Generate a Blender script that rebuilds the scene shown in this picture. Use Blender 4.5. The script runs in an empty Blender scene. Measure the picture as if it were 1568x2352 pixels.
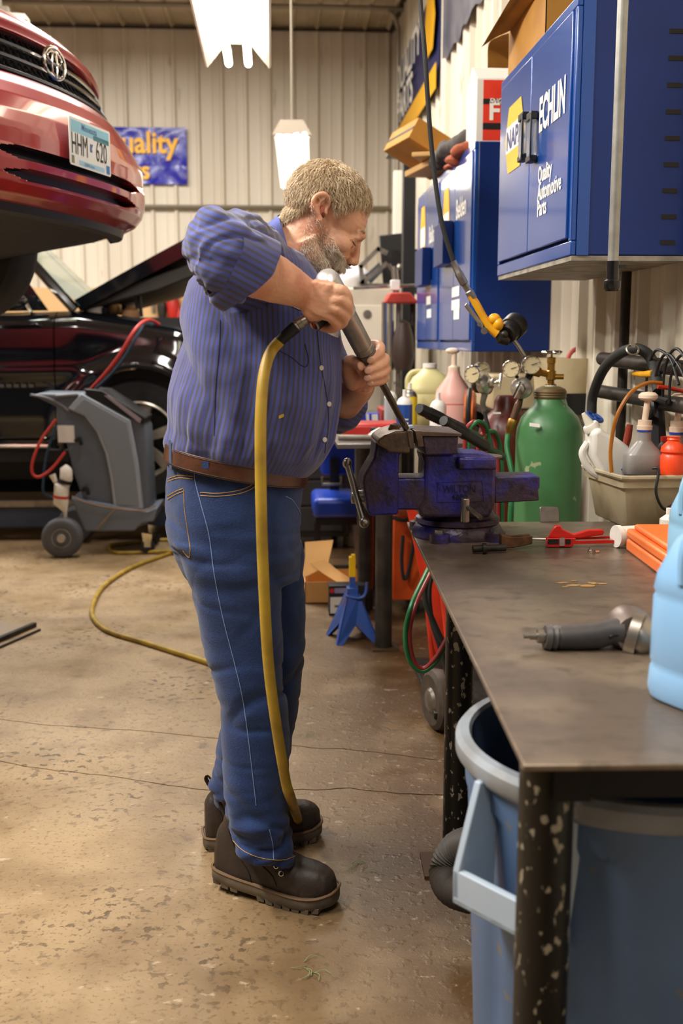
import bpy, math, random, bmesh
import numpy as np
from mathutils import Vector, Matrix, noise
from mathutils.bvhtree import BVHTree
from math import sin, cos, pi, radians as R
random.seed(7)
S = bpy.context.scene
C = S.collection
V = Vector
# ---------------- camera, world, exposure ----------------
FPX, W_, H_ = 2500.0, 1568.0, 2352.0
YAW, PITCH, HC = math.atan(142/2500), math.atan(396/2500), 1.30
cam = bpy.data.cameras.new('camera'); camo = bpy.data.objects.new('camera', cam); C.objects.link(camo)
camo.location = (0, 0, HC); camo.rotation_euler = (pi/2-PITCH, 0, -YAW)
cam.sensor_fit = 'VERTICAL'; cam.sensor_height = 36.0; cam.lens = 36.0*FPX/H_
cam.clip_start = .05; cam.clip_end = 60
cam.dof.use_dof = True; cam.dof.focus_distance = 2.62; cam.dof.aperture_fstop = 3.8
S.camera = camo
w = bpy.data.worlds.new('world'); S.world = w; w.use_nodes = True
w.node_tree.nodes['Background'].inputs[0].default_value = (1.0, .93, .84, 1)
w.node_tree.nodes['Background'].inputs[1].default_value = .05
S.view_settings.view_transform = 'Standard'; S.view_settings.look = 'None'
S.view_settings.gamma = 1; S.view_settings.use_curve_mapping = False
S.view_settings.exposure = 0.0
CR = camo.rotation_euler.to_matrix()
def ray(px, py): return (CR @ V(((px-W_/2)/FPX, -(py-H_/2)/FPX, -1))).normalized()
CO = V((0, 0, HC))
def P(px, py, Y): d = ray(px, py); return CO + d*(Y/d.y)           # point on the sight line at depth Y
def F(px, py, h=0.): d = ray(px, py); return CO + d*((h-HC)/d.z)    # ... at height h
def WX(px, py, X): d = ray(px, py); return CO + d*(X/d.x)           # ... on a plane parallel to the right wall
# ---------------- unseen overhead area lights, added beside the visible fixtures ----------------
def lamp(name, loc, sx, sy, power, rot=(0, 0, 0), col=(1, .95, .87)):
    l = bpy.data.lights.new(name, 'AREA'); l.shape = 'RECTANGLE'; l.size = sx; l.size_y = sy; l.energy = power; l.color = col
    o = bpy.data.objects.new(name, l); C.objects.link(o); o.location = loc; o.rotation_euler = rot; return o
lamp('unseen_light', (-2.2, 2.1, 3.9), .35, 2.4, 300, (0, R(-12), 0))
lamp('unseen_light', (-3.4, 4.8, 3.95), .35, 2.4, 170)
lamp('unseen_light', (-.35, .1, 3.9), .35, 2.4, 80)  # fill, added to brighten the bench top
lamp('unseen_light', (-2.2, 8.0, 4.0), 2.4, .35, 230)
lamp('unseen_light', (-5.2, 8.4, 4.0), .35, 2.4, 190)
lamp('unseen_light', (-.2, 6.4, 4.0), .35, 2.4, 130)
# ---------------- helpers ----------------
def lin(h):
    if isinstance(h, str):
        h = h.lstrip('#'); c = [int(h[i:i+2], 16)/255 for i in (0, 2, 4)]
    else: c = list(h)
    return tuple((x/12.92 if x <= .04045 else ((x+.055)/1.055)**2.4) for x in c)+(1,)
MATS = {}
def M(name, col, rough=.5, metal=0., col2=None, scale=8., amt=.5, bump=0., bscale=None, emit=0., alpha=1., coat=0., trans=0., stretch=(1, 1, 1), sharp=(.4, .65), detail=5, col3=None, s3=40., t3=(.62, .68), ior=1.45, sss=0., sheen=0.):
    if name in MATS: return MATS[name]
    m = bpy.data.materials.new(name); m.use_nodes = True; nt = m.node_tree; N = nt.nodes; L = nt.links
    b = N['Principled BSDF']; c1 = lin(col)
    b.inputs['Base Color'].default_value = c1; b.inputs['Roughness'].default_value = rough; b.inputs['Metallic'].default_value = metal
    b.inputs['Coat Weight'].default_value = coat; b.inputs['Coat Roughness'].default_value = .06
    b.inputs['Transmission Weight'].default_value = trans; b.inputs['IOR'].default_value = ior; b.inputs['Alpha'].default_value = alpha
    if sss: b.inputs['Subsurface Weight'].default_value = sss; b.inputs['Subsurface Radius'].default_value = (.012, .005, .003); b.inputs['Subsurface Scale'].default_value = 1
    if sheen: b.inputs['Sheen Weight'].default_value = sheen
    if emit: b.inputs['Emission Color'].default_value = c1; b.inputs['Emission Strength'].default_value = emit
    tc = N.new('ShaderNodeTexCoord'); mp = N.new('ShaderNodeMapping'); mp.inputs['Scale'].default_value = stretch
    L.new(tc.outputs['Object'], mp.inputs['Vector'])
    def nz(sc, det=detail):
        n = N.new('ShaderNodeTexNoise'); n.inputs['Scale'].default_value = sc; n.inputs['Detail'].default_value = det
        L.new(mp.outputs['Vector'], n.inputs['Vector']); return n
    out = None
    if col2 is not None:
        n = nz(scale); r = N.new('ShaderNodeValToRGB'); r.color_ramp.elements[0].position = sharp[0]; r.color_ramp.elements[1].position = sharp[1]
        r.color_ramp.elements[0].color = (0, 0, 0, 1); r.color_ramp.elements[1].color = (amt, amt, amt, 1)
        L.new(n.outputs['Fac'], r.inputs['Fac']); mx = N.new('ShaderNodeMixRGB'); L.new(r.outputs['Color'], mx.inputs['Fac'])
        mx.inputs['Color1'].default_value = c1; mx.inputs['Color2'].default_value = lin(col2); out = mx.outputs['Color']
    if col3 is not None:
        n = nz(s3, 8); r = N.new('ShaderNodeValToRGB'); r.color_ramp.elements[0].position = t3[0]; r.color_ramp.elements[1].position = t3[1]
        L.new(n.outputs['Fac'], r.inputs['Fac']); mx = N.new('ShaderNodeMixRGB'); L.new(r.outputs['Color'], mx.inputs['Fac'])
        if out: L.new(out, mx.inputs['Color1'])
        else: mx.inputs['Color1'].default_value = c1
        mx.inputs['Color2'].default_value = lin(col3); out = mx.outputs['Color']
    if out: L.new(out, b.inputs['Base Color'])
    if bump:
        n = nz(bscale or scale*4, 6); bp = N.new('ShaderNodeBump'); bp.inputs['Strength'].default_value = bump; bp.inputs['Distance'].default_value = .01
        L.new(n.outputs['Fac'], bp.inputs['Height']); L.new(bp.outputs['Normal'], b.inputs['Normal'])
    MATS[name] = m; return m
def spl(pts, k=8, closed=False):
    pts = [V(p) for p in pts]; n = len(pts); out = []
    if n < 3: return pts
    for i in range(n if closed else n-1):
        if closed: a, b, c, d = pts[(i-1) % n], pts[i], pts[(i+1) % n], pts[(i+2) % n]
        else: b, c = pts[i], pts[i+1]; a = pts[i-1] if i else b*2-c; d = pts[i+2] if i+2 < n else c*2-b
        for j in range(k):
            t = j/k; out.append(.5*((2*b)+(c-a)*t+(2*a-5*b+4*c-d)*t*t+(3*b-a-3*c+d)*t**3))
    if not closed: out.append(pts[-1])
    return out
def spf(vals, k=8):
    return [v.x for v in spl([V((x, 0, 0)) for x in vals], k)]
def rotm(ax, deg): return Matrix.Rotation(R(deg), 3, ax)
def frame(z, x=None):
    z = V(z).normalized(); x = V(x) if x is not None else (V((1, 0, 0)) if abs(z.x) < .9 else V((0, 1, 0)))
    y = z.cross(x).normalized(); x = y.cross(z).normalized()
    return Matrix((x, y, z)).transposed()
class MB:
    def __init__(s): s.v = []; s.f = []; s.uv = {}
    def add(s, vs, fs):
        o = len(s.v); s.v += [tuple(v) for v in vs]; s.f += [tuple(i+o for i in f) for f in fs]; return s
    def box(s, c, d, rot=None, taper=1.):
        c = V(c); hx, hy, hz = d[0]/2, d[1]/2, d[2]/2; vs = []
        for z in (-1, 1):
            k = 1 if z < 0 else taper
            for x, y in ((-1, -1), (1, -1), (1, 1), (-1, 1)):
                p = V((x*hx*k, y*hy*k, z*hz)); vs.append(c+(rot @ p if rot else p))
        return s.add(vs, [(3, 2, 1, 0), (4, 5, 6, 7), (0, 1, 5, 4), (1, 2, 6, 5), (2, 3, 7, 6), (3, 0, 4, 7)])
    def bx(s, a, b):
        a, b = V(a), V(b); return s.box((a+b)/2, (abs(b.x-a.x), abs(b.y-a.y), abs(b.z-a.z)))
    def loft(s, rings, caps=True, closed=True, cyc=False):
        n = len(rings[0]); o = len(s.v)
        for r in rings: s.v += [tuple(p) for p in r]
        m = len(rings)
        for i in range(m if cyc else m-1):
            a = o+i*n; b = o+((i+1) % m)*n
            for j in range(n if closed else n-1):
                k = (j+1) % n; s.f.append((a+j, a+k, b+k, b+j))
        if caps and closed and not cyc:
            s.f.append(tuple(o+j for j in reversed(range(n)))); s.f.append(tuple(o+(m-1)*n+j for j in range(n)))
        return s
    def tube(s, pts, r, n=10, caps=True, cyc=False, flat=1.):
        pts = [V(p) for p in pts]; m = len(pts)
        rs = list(r) if hasattr(r, '__len__') else [r]*m
        if len(rs) != m: rs = list(np.interp(np.linspace(0, 1, m), np.linspace(0, 1, len(rs)), rs))
        rings = []; pn = None
        for i in range(m):
            a = pts[(i-1) % m] if (cyc or i) else pts[i]; b = pts[(i+1) % m] if (cyc or i < m-1) else pts[i]
            t = (b-a).normalized() if (b-a).length > 1e-9 else V((0, 0, 1))
            if pn is None: pn = t.orthogonal().normalized()
            pn = (pn-t*pn.dot(t)); pn = pn.normalized() if pn.length > 1e-6 else t.orthogonal().normalized()
            bn = t.cross(pn)
            rings.append([pts[i]+(pn*cos(2*pi*k/n)+bn*sin(2*pi*k/n)*flat)*rs[i] for k in range(n)])
        return s.loft(rings, caps, True, cyc)
    def cyl(s, a, b, r, r2=None, n=20): return s.tube([a, b], [r, r if r2 is None else r2], n)
    def lathe(s, prof, o=(0, 0, 0), ax=(0, 0, 1), n=28, caps=True):
        F_ = frame(ax); o = V(o)
        return s.loft([[o+F_ @ V((max(r, 1e-5)*cos(2*pi*k/n), max(r, 1e-5)*sin(2*pi*k/n), z)) for k in range(n)] for r, z in prof], caps)
    def ell(s, c, r, rot=None, n=20, m=12):
        c = V(c); r = (r, r, r) if not hasattr(r, '__len__') else r; rings = []
        for i in range(m+1):
            a = -pi/2+pi*i/m; q = max(cos(a), 1e-4)
            ring = []
            for k in range(n):
                p = V((r[0]*q*cos(2*pi*k/n), r[1]*q*sin(2*pi*k/n), r[2]*sin(a))); ring.append(c+(rot @ p if rot else p))
            rings.append(ring)
        return s.loft(rings)
    def prism(s, poly, o, ux, uy, th):     # polygon in plane (ux,uy) at o, extruded by vector th
        o, ux, uy, th = V(o), V(ux), V(uy), V(th); a = [o+ux*p[0]+uy*p[1] for p in poly]; n = len(poly)
        vs = a+[p+th for p in a]
        return s.add(vs, [tuple(reversed(range(n))), tuple(range(n, 2*n))]+[(i, (i+1) % n, n+(i+1) % n, n+i) for i in range(n)])
    def torus(s, c, ax, Rr, r, n=32, m=8, a0=0, a1=360):
        F_ = frame(ax); c = V(c); full = (a1-a0) >= 360
        pts = [c+F_ @ V((Rr*cos(R(a0+(a1-a0)*i/n)), Rr*sin(R(a0+(a1-a0)*i/n)), 0)) for i in range(n if full else n+1)]
        return s.tube(pts, r, m, not full, full)
    def text(s, txt, o, ux, uy, size, depth=.001, bold=0., sx=1., align='LEFT', shear=0.):
        cu = bpy.data.curves.new('t', 'FONT'); cu.body = txt; cu.size = 1; cu.extrude = 0; cu.offset = bold; cu.align_x = align; cu.resolution_u = 3; cu.shear = shear
        ob = bpy.data.objects.new('t', cu); C.objects.link(ob); dg = bpy.context.evaluated_depsgraph_get(); me = ob.evaluated_get(dg).to_mesh()
        ux, uy, o = V(ux).normalized(), V(uy).normalized(), V(o); nn = ux.cross(uy)
        vs = [o+ux*(v.co.x*size*sx)+uy*(v.co.y*size)+nn*depth for v in me.vertices]; fs = [tuple(p.vertices) for p in me.polygons]
        s.add(vs, fs); ob.evaluated_get(dg).to_mesh_clear(); bpy.data.objects.remove(ob); bpy.data.curves.remove(cu); return s
    def xf(s, m): s.v = [tuple(m @ V(v)) for v in s.v]; return s
    def mesh(s, name, off=V((0, 0, 0))):
        me = bpy.data.meshes.new(name); me.from_pydata([(v[0]-off[0], v[1]-off[1], v[2]-off[2]) for v in s.v], [], s.f); me.validate()
        if hasattr(s, 'uvs'):
            l = me.uv_layers.new(name='UVMap')
            for lp in me.loops: l.data[lp.index].uv = s.uvs[lp.vertex_index]
        return me
ORG = {}
def finish(me, m, ang=35, fix=True):
    for mm in (m if isinstance(m, (list, tuple)) else [m]): me.materials.append(mm)
    if fix:
        b = bmesh.new(); b.from_mesh(me); bmesh.ops.recalc_face_normals(b, faces=b.faces); b.to_mesh(me); b.free()
    me.polygons.foreach_set('use_smooth', [True]*len(me.polygons)); me.set_sharp_from_angle(angle=R(ang)); me.update()
def tag(o, label=None, cat=None, group=None, kind=None):
    for k, v in (('label', label), ('category', cat), ('group', group), ('kind', kind)):
        if v: o[k] = v
    return o
def T(name, label, cat, loc, group=None):
    o = bpy.data.objects.new(name, None); C.objects.link(o); o.location = loc; o.empty_display_size = .1
    ORG[o.name] = V(loc); return tag(o, label, cat, group)
def O(name, mb, m, parent=None, bevel=0., ang=35, label=None, cat=None, group=None, kind=None, seg=2, fix=True, sub=0):
    if parent is not None: off = ORG[parent.name]
    else:
        a = np.array(mb.v); off = V(((a[:, 0].min()+a[:, 0].max())/2, (a[:, 1].min()+a[:, 1].max())/2, a[:, 2].min()))
    me = mb.mesh(name, off); finish(me, m, ang, fix)
    o = bpy.data.objects.new(name, me); C.objects.link(o)
    if parent is not None: o.parent = parent
    else: o.location = off
    ORG[o.name] = off
    if bevel:
        b = o.modifiers.new('bevel', 'BEVEL'); b.width = bevel; b.segments = seg; b.limit_method = 'ANGLE'; b.angle_limit = R(38); b.harden_normals = False
    if sub: q = o.modifiers.new('sub', 'SUBSURF'); q.levels = sub; q.render_levels = sub
    return tag(o, label, cat, group, kind)
def fuse(mb, voxel, it=4, fac=.5):
    me = mb.mesh('tmp'); b = bmesh.new(); b.from_mesh(me); bmesh.ops.recalc_face_normals(b, faces=b.faces); b.to_mesh(me); b.free()
    o = bpy.data.objects.new('tmp', me); C.objects.link(o)
    q = o.modifiers.new('r', 'REMESH'); q.mode = 'VOXEL'; q.voxel_size = voxel
    if it: s_ = o.modifiers.new('s', 'SMOOTH'); s_.iterations = it; s_.factor = fac
    dg = bpy.context.evaluated_depsgraph_get(); e = o.evaluated_get(dg); m2 = e.to_mesh()
    out = MB(); out.v = [tuple(v.co) for v in m2.vertices]; out.f = [tuple(p.vertices) for p in m2.polygons]; e.to_mesh_clear()
    bpy.data.objects.remove(o); bpy.data.meshes.remove(me); return out
def bvh(mb): return BVHTree.FromPolygons([V(v) for v in mb.v], mb.f)
def cast(tr, pts, lift=.0015, k=6):
    """follow a drawn line over a surface: returns points lying on the mesh"""
    out = []
    for p in spl([V((a[0], a[1], 0)) for a in pts], k):
        d = ray(p.x, p.y); h = tr.ray_cast(CO, d)
        if h[0] is not None: out.append(h[0]+(h[1] if h[1].dot(d) < 0 else -h[1])*lift)
    return out
def vnormals(mb):
    me = mb.mesh('n'); n = [V(x.vector) for x in me.vertex_normals]; bpy.data.meshes.remove(me); return n
def displace(mb, fn, flip=1):
    ns = vnormals(mb); mb.v = [tuple(V(v)+n*flip*fn(V(v), n)) for v, n in zip(mb.v, ns)]; return mb
X_, Y_, Z_ = V((1, 0, 0)), V((0, 1, 0)), V((0, 0, 1))
# ---------------- shared materials ----------------
steel = M('steel', '#9a948a', .35, .9, '#5a524a', 20, .5)
chrome = M('chrome', '#d8d6d0', .15, 1.)
darksteel = M('dark_steel', '#2a2725', .45, .6, '#4a443c', 25, .5, .15)
blackp = M('black_plastic', '#141416', .45)
rubber = M('rubber', '#1c1c1d', .7, 0, '#2c2b29', 12, .6)
brass = M('brass', '#b58a3e', .3, .9, '#6b4f22', 30, .5)
white = M('white_plastic', '#e6e2d8', .45, 0, '#b8b0a0', 9, .5)
redp = M('red_paint', '#b3241c', .4, 0, '#7a1812', 12, .5)
card = M('cardboard', '#b98a55', .85, 0, '#9d7242', 10, .5, .05)
yellowh = M('yellow_hose', '#a8892a', .5, 0, '#6e561c', 14, .6, .05)
greenh = M('green_hose', '#1f6b3a', .45, 0, '#123f24', 20, .4)
redh = M('red_hose', '#8e2a2a', .45, 0, '#5a1a1a', 20, .4)
lightm = M('tube_glow', '#fff6e4', .5, emit=9.)
# ---------------- the setting ----------------
def concrete():
    m = bpy.data.materials.new('concrete'); m.use_nodes = True; nt = m.node_tree; N = nt.nodes; L = nt.links; b = N['Principled BSDF']
    geo = N.new('ShaderNodeNewGeometry')
    def nz(sc, det=6, ro=.55, st=None):
        n = N.new('ShaderNodeTexNoise'); n.inputs['Scale'].default_value = sc; n.inputs['Detail'].default_value = det; n.inputs['Roughness'].default_value = ro
        if st:
            mp = N.new('ShaderNodeMapping'); mp.inputs['Scale'].default_value = st; L.new(geo.outputs['Position'], mp.inputs['Vector']); L.new(mp.outputs['Vector'], n.inputs['Vector'])
        else: L.new(geo.outputs['Position'], n.inputs['Vector'])
        return n
    def ramp(src, a, b_, ca=(0, 0, 0, 1), cb=(1, 1, 1, 1)):
        r = N.new('ShaderNodeValToRGB'); e = r.color_ramp.elements; e[0].position = a; e[1].position = b_; e[0].color = ca; e[1].color = cb; L.new(src, r.inputs['Fac']); return r.outputs['Color']
    def mix(f, c1, c2, mode='MIX'):
        x = N.new('ShaderNodeMixRGB'); x.blend_type = mode
        for s_, v in ((0, f), (1, c1), (2, c2)):
            if isinstance(v, (tuple, float, int)): x.inputs[s_].default_value = v
            else: L.new(v, x.inputs[s_])
        return x.outputs['Color']
    base = ramp(nz(1.3).outputs['Fac'], .3, .7, lin('#a48b69'), lin('#8f7857'))
    base = mix(ramp(nz(4.5, 8).outputs['Fac'], .45, .75), base, lin('#785f40'))
    # oil stained belt along the bench (towards +x)
    sx = N.new('ShaderNodeSeparateXYZ'); L.new(geo.outputs['Position'], sx.inputs[0])
    gx = N.new('ShaderNodeMapRange'); gx.inputs['From Min'].default_value = -.5; gx.inputs['From Max'].default_value = .35; L.new(sx.outputs['X'], gx.inputs['Value'])
    st = nz(2.2, 7); ml = N.new('ShaderNodeMath'); ml.operation = 'MULTIPLY'; L.new(gx.outputs['Result'], ml.inputs[0]); L.new(ramp(st.outputs['Fac'], .15, .5), ml.inputs[1])
    base = mix(ml.outputs[0], base, lin('#4a3216'))
    # oil drips
    vo = N.new('ShaderNodeTexNoise'); vo.inputs['Scale'].default_value = 38; vo.inputs['Detail'].default_value = 3; L.new(geo.outputs['Position'], vo.inputs['Vector'])
    patch = ramp(nz(1.7, 3).outputs['Fac'], .42, .62)
    drip = N.new('ShaderNodeMath'); drip.operation = 'MULTIPLY'; L.new(ramp(vo.outputs['Fac'], .57, .61), drip.inputs[0]); L.new(patch, drip.inputs[1])
    base = mix(drip.outputs[0], base, lin('#54422c'))
    base = mix(ramp(nz(95, 3).outputs['Fac'], .58, .64, (0, 0, 0, 1), (.55, .55, .55, 1)), base, lin('#5b4934'))
    base = mix(ramp(nz(16, 4, .6, (1, 1.6, 1)).outputs['Fac'], .64, .72, (0, 0, 0, 1), (.7, .7, .7, 1)), base, lin('#b7a68b'))
    base = mix(ramp(nz(9, 4, .6).outputs['Fac'], .66, .70, (0, 0, 0, 1), (.8, .8, .8, 1)), base, lin('#5f4a33'))
    L.new(base, b.inputs['Base Color'])
    L.new(ramp(nz(3, 6).outputs['Fac'], .3, .7, (.30, .30, .30, 1), (.62, .62, .62, 1)), b.inputs['Roughness'])
    h = mix(.5, nz(60, 8, .7).outputs['Fac'], ramp(vo.outputs['Fac'], .55, .7)); bp = N.new('ShaderNodeBump'); bp.inputs['Strength'].default_value = .35; bp.inputs['Distance'].default_value = .006
    L.new(h, bp.inputs['Height']); L.new(bp.outputs['Normal'], b.inputs['Normal']); return m
conc = concrete()
XL, XR, YB, ZC = -8.0, 1.15, 11.0, 4.25
fl = O('floor', MB().bx((XL, -3, -.10), (XR, YB, -.006)), M('joint_dirt', '#3a2d1e', .9), kind='structure')
def jag(xs, pts, amp):
    px_ = [p[0] for p in pts]; py_ = [p[1] for p in pts]
    return [np.interp(x, px_, py_)+noise.noise(V((x*3.1, amp*99, 0)))*amp+noise.noise(V((x*13, 1, amp)))*amp*.4 for x in xs]
xs = list(np.linspace(XL, XR, 260))
lineA = jag(xs, [(XL, 5.9), (-.94, 3.66), (.29, 3.29), (XR, 3.05)], .035)
lineB = jag(xs, [(XL, 5.2), (-.84, 3.28), (-.5, 3.12), (-.18, 3.03), (.5, 2.96), (XR, 2.9)], .05)
def slab(lo, hi, dz=0.):
    mb = MB(); g = .003
    mb.loft([[V((x, a+g, -.02)) for x, a in zip(xs, lo)], [V((x, a+g, dz)) for x, a in zip(xs, lo)], [V((x, b-g, dz)) for x, b in zip(xs, hi)], [V((x, b-g, -.02)) for x, b in zip(xs, hi)]], caps=False, closed=False)
    return mb
for lo, hi, dz in (([-3]*260, lineB, 0), (lineB, lineA, 0), (lineA, [YB]*260, 0)): O('slab', slab(lo, hi, dz), conc, fl, ang=30)
metalw = M('wall_metal', '#d3c9b8', .42, .0, '#b5a994', 1.6, .5, 0, stretch=(1, 1, .25), col3='#8d8069', s3=11, t3=(.66, .8))
metalr = M('wall_metal_right', '#d0c7b6', .42, .0, '#aa9c85', 2.5, .6, 0, stretch=(1, 1, .3), col3='#7d6f58', s3=9, t3=(.66, .8))
metalc = M('ceiling_metal', '#c2b59c', .5, .0, '#8d7d62', 1.4, .6)
def ribs(w, pitch=.2286, k=4, dep=.030):   # profile of one sheet, u across, d proud of the wall
    out = []
    for i in range(k):
        u = i*pitch; out += [(u, 0), (u+.085, 0), (u+.092, .004), (u+.112, .004), (u+.119, 0), (u+.176, 0), (u+.194, dep), (u+.211, dep), (u+.2286, 0)]
    return out
def sheets(par, m, o, ux, nrm, up, n, L_):
    pr = ribs(0); w = .9144; base = None
    for i in range(n):
        oo = V(o)+V(ux)*w*i
        if base is None:
            mb = MB(); A = [oo+V(ux)*u+V(nrm)*d for u, d in pr]; mb.loft([A, [p+V(up)*L_ for p in A]], caps=False, closed=False)
            base = O('panel', mb, m, par, ang=20); off = oo.copy()
        else:
            c = base.copy(); C.objects.link(c); c.location = oo-off; c.parent = par
wb = O('wall_back', MB().bx((XL, YB, 0), (XR+.1, YB+.12, ZC)), metalw, kind='structure')
sheets(wb, metalw, (XR-.9144*10-.05, YB-.002, 0), X_, -Y_, Z_, 10, ZC)
wr = O('wall_right', MB().bx((XR, -3, 0), (XR+.12, YB, ZC)), metalr, kind='structure')
sheets(wr, metalr, (XR-.002, YB-.9144*12-.03, 0), Y_, -X_, Z_, 12, ZC)
ce = O('ceiling', MB().bx((XL, -3, ZC), (XR+.1, YB+.1, ZC+.1)), metalc, kind='structure')
sheets(ce, metalc, (XR-.9144*10-.05, 3.2, ZC-.002), X_, -Z_, Y_, 10, YB-3.2)
O('wall_left', MB().bx((XL-.12, -3, 0), (XL, YB, ZC)), metalw, kind='structure')
dk = M('dark_trim', '#3b3226', .7)
O('trim_1', MB().bx((XL, YB-.05, ZC-.045), (XR, YB-.026, ZC-.02)), dk, kind='structure')
O('trim_2', MB().bx((XR-.05, 3, ZC-.045), (XR-.026, YB-.05, ZC-.02)), dk, kind='structure')
O('trim_3', MB().bx((XL, 9.85, ZC-.05), (XR-.05, 9.9, ZC-.024)), M('seam', '#6b5d46', .7), kind='structure')
ply = M('plywood', '#d0a877', .7, 0, '#b98f5c', 3, .6, stretch=(1, 1, .3))
wa = T('wainscot', 'tan plywood wainscot boards along the foot of the back wall', 'panelling', (-3, YB-.03, 0)); wa['kind'] = 'structure'
for i in range(6): O('board', MB().bx((XL+.02+i*1.22, YB-.052, 0), (XL+.02+i*1.22+1.212, YB-.028, 1.80)), ply, wa, bevel=.002)
# conduits
cond = M('conduit', '#8c8474', .45, .6)
O('conduit', MB().tube(spl([(XL, 10.15, 4.19), (-4, 10.15, 4.19), (.78, 10.15, 4.19), (.98, 10.15, 4.17), (1.07, 10.15, 4.05), (1.08, 10.15, 3.7), (1.08, 10.15, 1.2)], 6), .022, 8), cond, label='grey conduit crossing the ceiling and bending down into the far corner', cat='conduit')
O('conduit', MB().tube([(XL, YB-.06, 2.57), (1.1, YB-.06, 2.57)], .02, 8), cond, label='straight horizontal conduit halfway up the back wall', cat='conduit')
# ---------------- fluorescent fixtures ----------------
refl = M('reflector', '#efe9dc', .35)
def fixture(a, b, w, nt, label, drop=None, dropx=0, cap=True, glow=lightm, sag=0.):
    a, b = V(a), V(b); d = (b-a).normalized(); sd = d.cross(Z_).normalized(); up = sd.cross(d)
    t = T('hanging_light', label, 'lamp', a.lerp(b, .5), 'fluorescent shop lights under the ceiling')
    poly = [(-w/2, -.05), (-w*.32, .01), (-w*.2, .05), (w*.2, .05), (w*.32, .01), (w/2, -.05), (w/2-.008, -.056), (w*.3, .0), (w*.18, .038), (-w*.18, .038), (-w*.3, 0), (-w/2+.008, -.056)]
    O('reflector', MB().prism(poly, a, sd, up, b-a), refl, t)
    O('ballast_box', MB().box(a.lerp(b, .5)+up*.072, (w*.3, .06, .045), None) if abs(d.x) > .9 else MB().prism([(-w*.15, .051), (w*.15, .051), (w*.15, .09), (-w*.15, .09)], a+d*.06, sd, up, (b-a)*.9), cond, t)
    for i in range(nt):
        u = (i-(nt-1)/2)*w*(.30 if nt == 2 else .72)/max(nt-1, 1)
        O('tube', MB().cyl(a+sd*u-up*.03-d*.015, b+sd*u-up*.03+d*.03, .0165, n=10), glow, t)
        O('lamp_holder', MB().box(b+sd*u-up*.005, (.03, .02, .05)), cond, t)
    if drop:
        for f in drop: p = a.lerp(b, f)+sd*dropx+up*.09; O('hanger_rod', MB().tube([p, V((p.x, p.y, ZC-.03))], .009, 8), cond, t)
    return t
A_, B_ = P(520, -110, 3.55), P(547, 128, 4.75)
fixture(A_, V((B_.x, B_.y, A_.z)), .27, 2, 'bright twin tube shop light hanging over the aisle, nearest in view', (.1, .9))
a, b = P(670, 300, 8.0), P(678, 418, 9.1); fixture(a, b, .25, 4, 'small glowing four tube light hanging low behind the man', (.03,))
O('end_cap', MB().prism([(-.14, -.03), (-.08, .07), (.08, .07), (.14, -.03)], a-Y_*.02, X_, Z_, (0, .02, 0)), M('grey_cap', '#a89c8c', .6), bpy.data.objects['hanging_light.001'])
a, b = P(-60, 50, 7.2), P(62, 58, 7.2); fixture(a, b, .34, 2, 'bright light fixture at the left edge above the red car', (.5,))
# ---------------- steel workbench in front ----------------
HT = .80
c1, c2 = F(1202, 1757, HT), F(934, 1199, HT)
bu = (c2-c1).normalized(); bw = V((bu.y, -bu.x, 0)); BL = (c2-c1).length
def BN(u, v, z=HT): return V((c1.x, c1.y, 0))+bu*u+bw*v+Z_*z      # bench coordinates
topm = M('bench_top', '#6c5e52', .36, .45, '#897966', 5, .75, .10, 30, col3='#5f5346', s3=26, t3=(.52, .72), sharp=(.45, .62))
legm = M('chipped_black', '#121110', .38, .2, col3='#8f8776', s3=75, t3=(.60, .63), bump=.15, stretch=(1, 1, .6))
bench = T('workbench', 'long steel workbench with scarred brown top and chipped black pipe legs', 'workbench', BN(BL/2, .4, 0))
O('bench_top', MB().prism([(0, 0), (BL, 0), (BL, .745), (0, .745)], BN(0, 0, HT-.009), bu, bw, (0, 0, .009)), topm, bench, bevel=.0025)
ap = MB()
for v in (.045, .69): ap.prism([(.03, v), (BL-.2, v), (BL-.2, v+.04), (.03, v+.045)], BN(0, 0, HT-.06), bu, bw, (0, 0, .05))
for u in (.04, 1.35): ap.prism([(u, .09), (u+.045, .09), (u+.045, .70), (u, .70)], BN(0, 0, HT-.06), bu, bw, (0, 0, .05))
O('apron', ap, M('black_steel', '#121110', .5, .3), bench)
lx = P(1252, 1900, c1.y+.075)
for u, v in (((lx-V((c1.x, c1.y, 0))).dot(bu), (lx-V((c1.x, c1.y, 0))).dot(bw)),): LEG1 = (u, v)
l2 = F(1047, 1990); d2 = l2-V((c1.x, c1.y, 0)); LEG2 = (d2.dot(bu), d2.dot(bw))
for u, v in (LEG1, LEG2, (.08, .69), (1.35, .69)):
    p = BN(u, v, 0); lg = O('leg', MB().cyl(p+Z_*.008, p+Z_*(HT-.01), .035, n=28), legm, bench)
    O('foot_plate', MB().box(p+Z_*.004, (.17, .13, .008), rotm('Z', -2)), M('rusty_plate', '#4a3524', .7, .3), lg)
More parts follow.
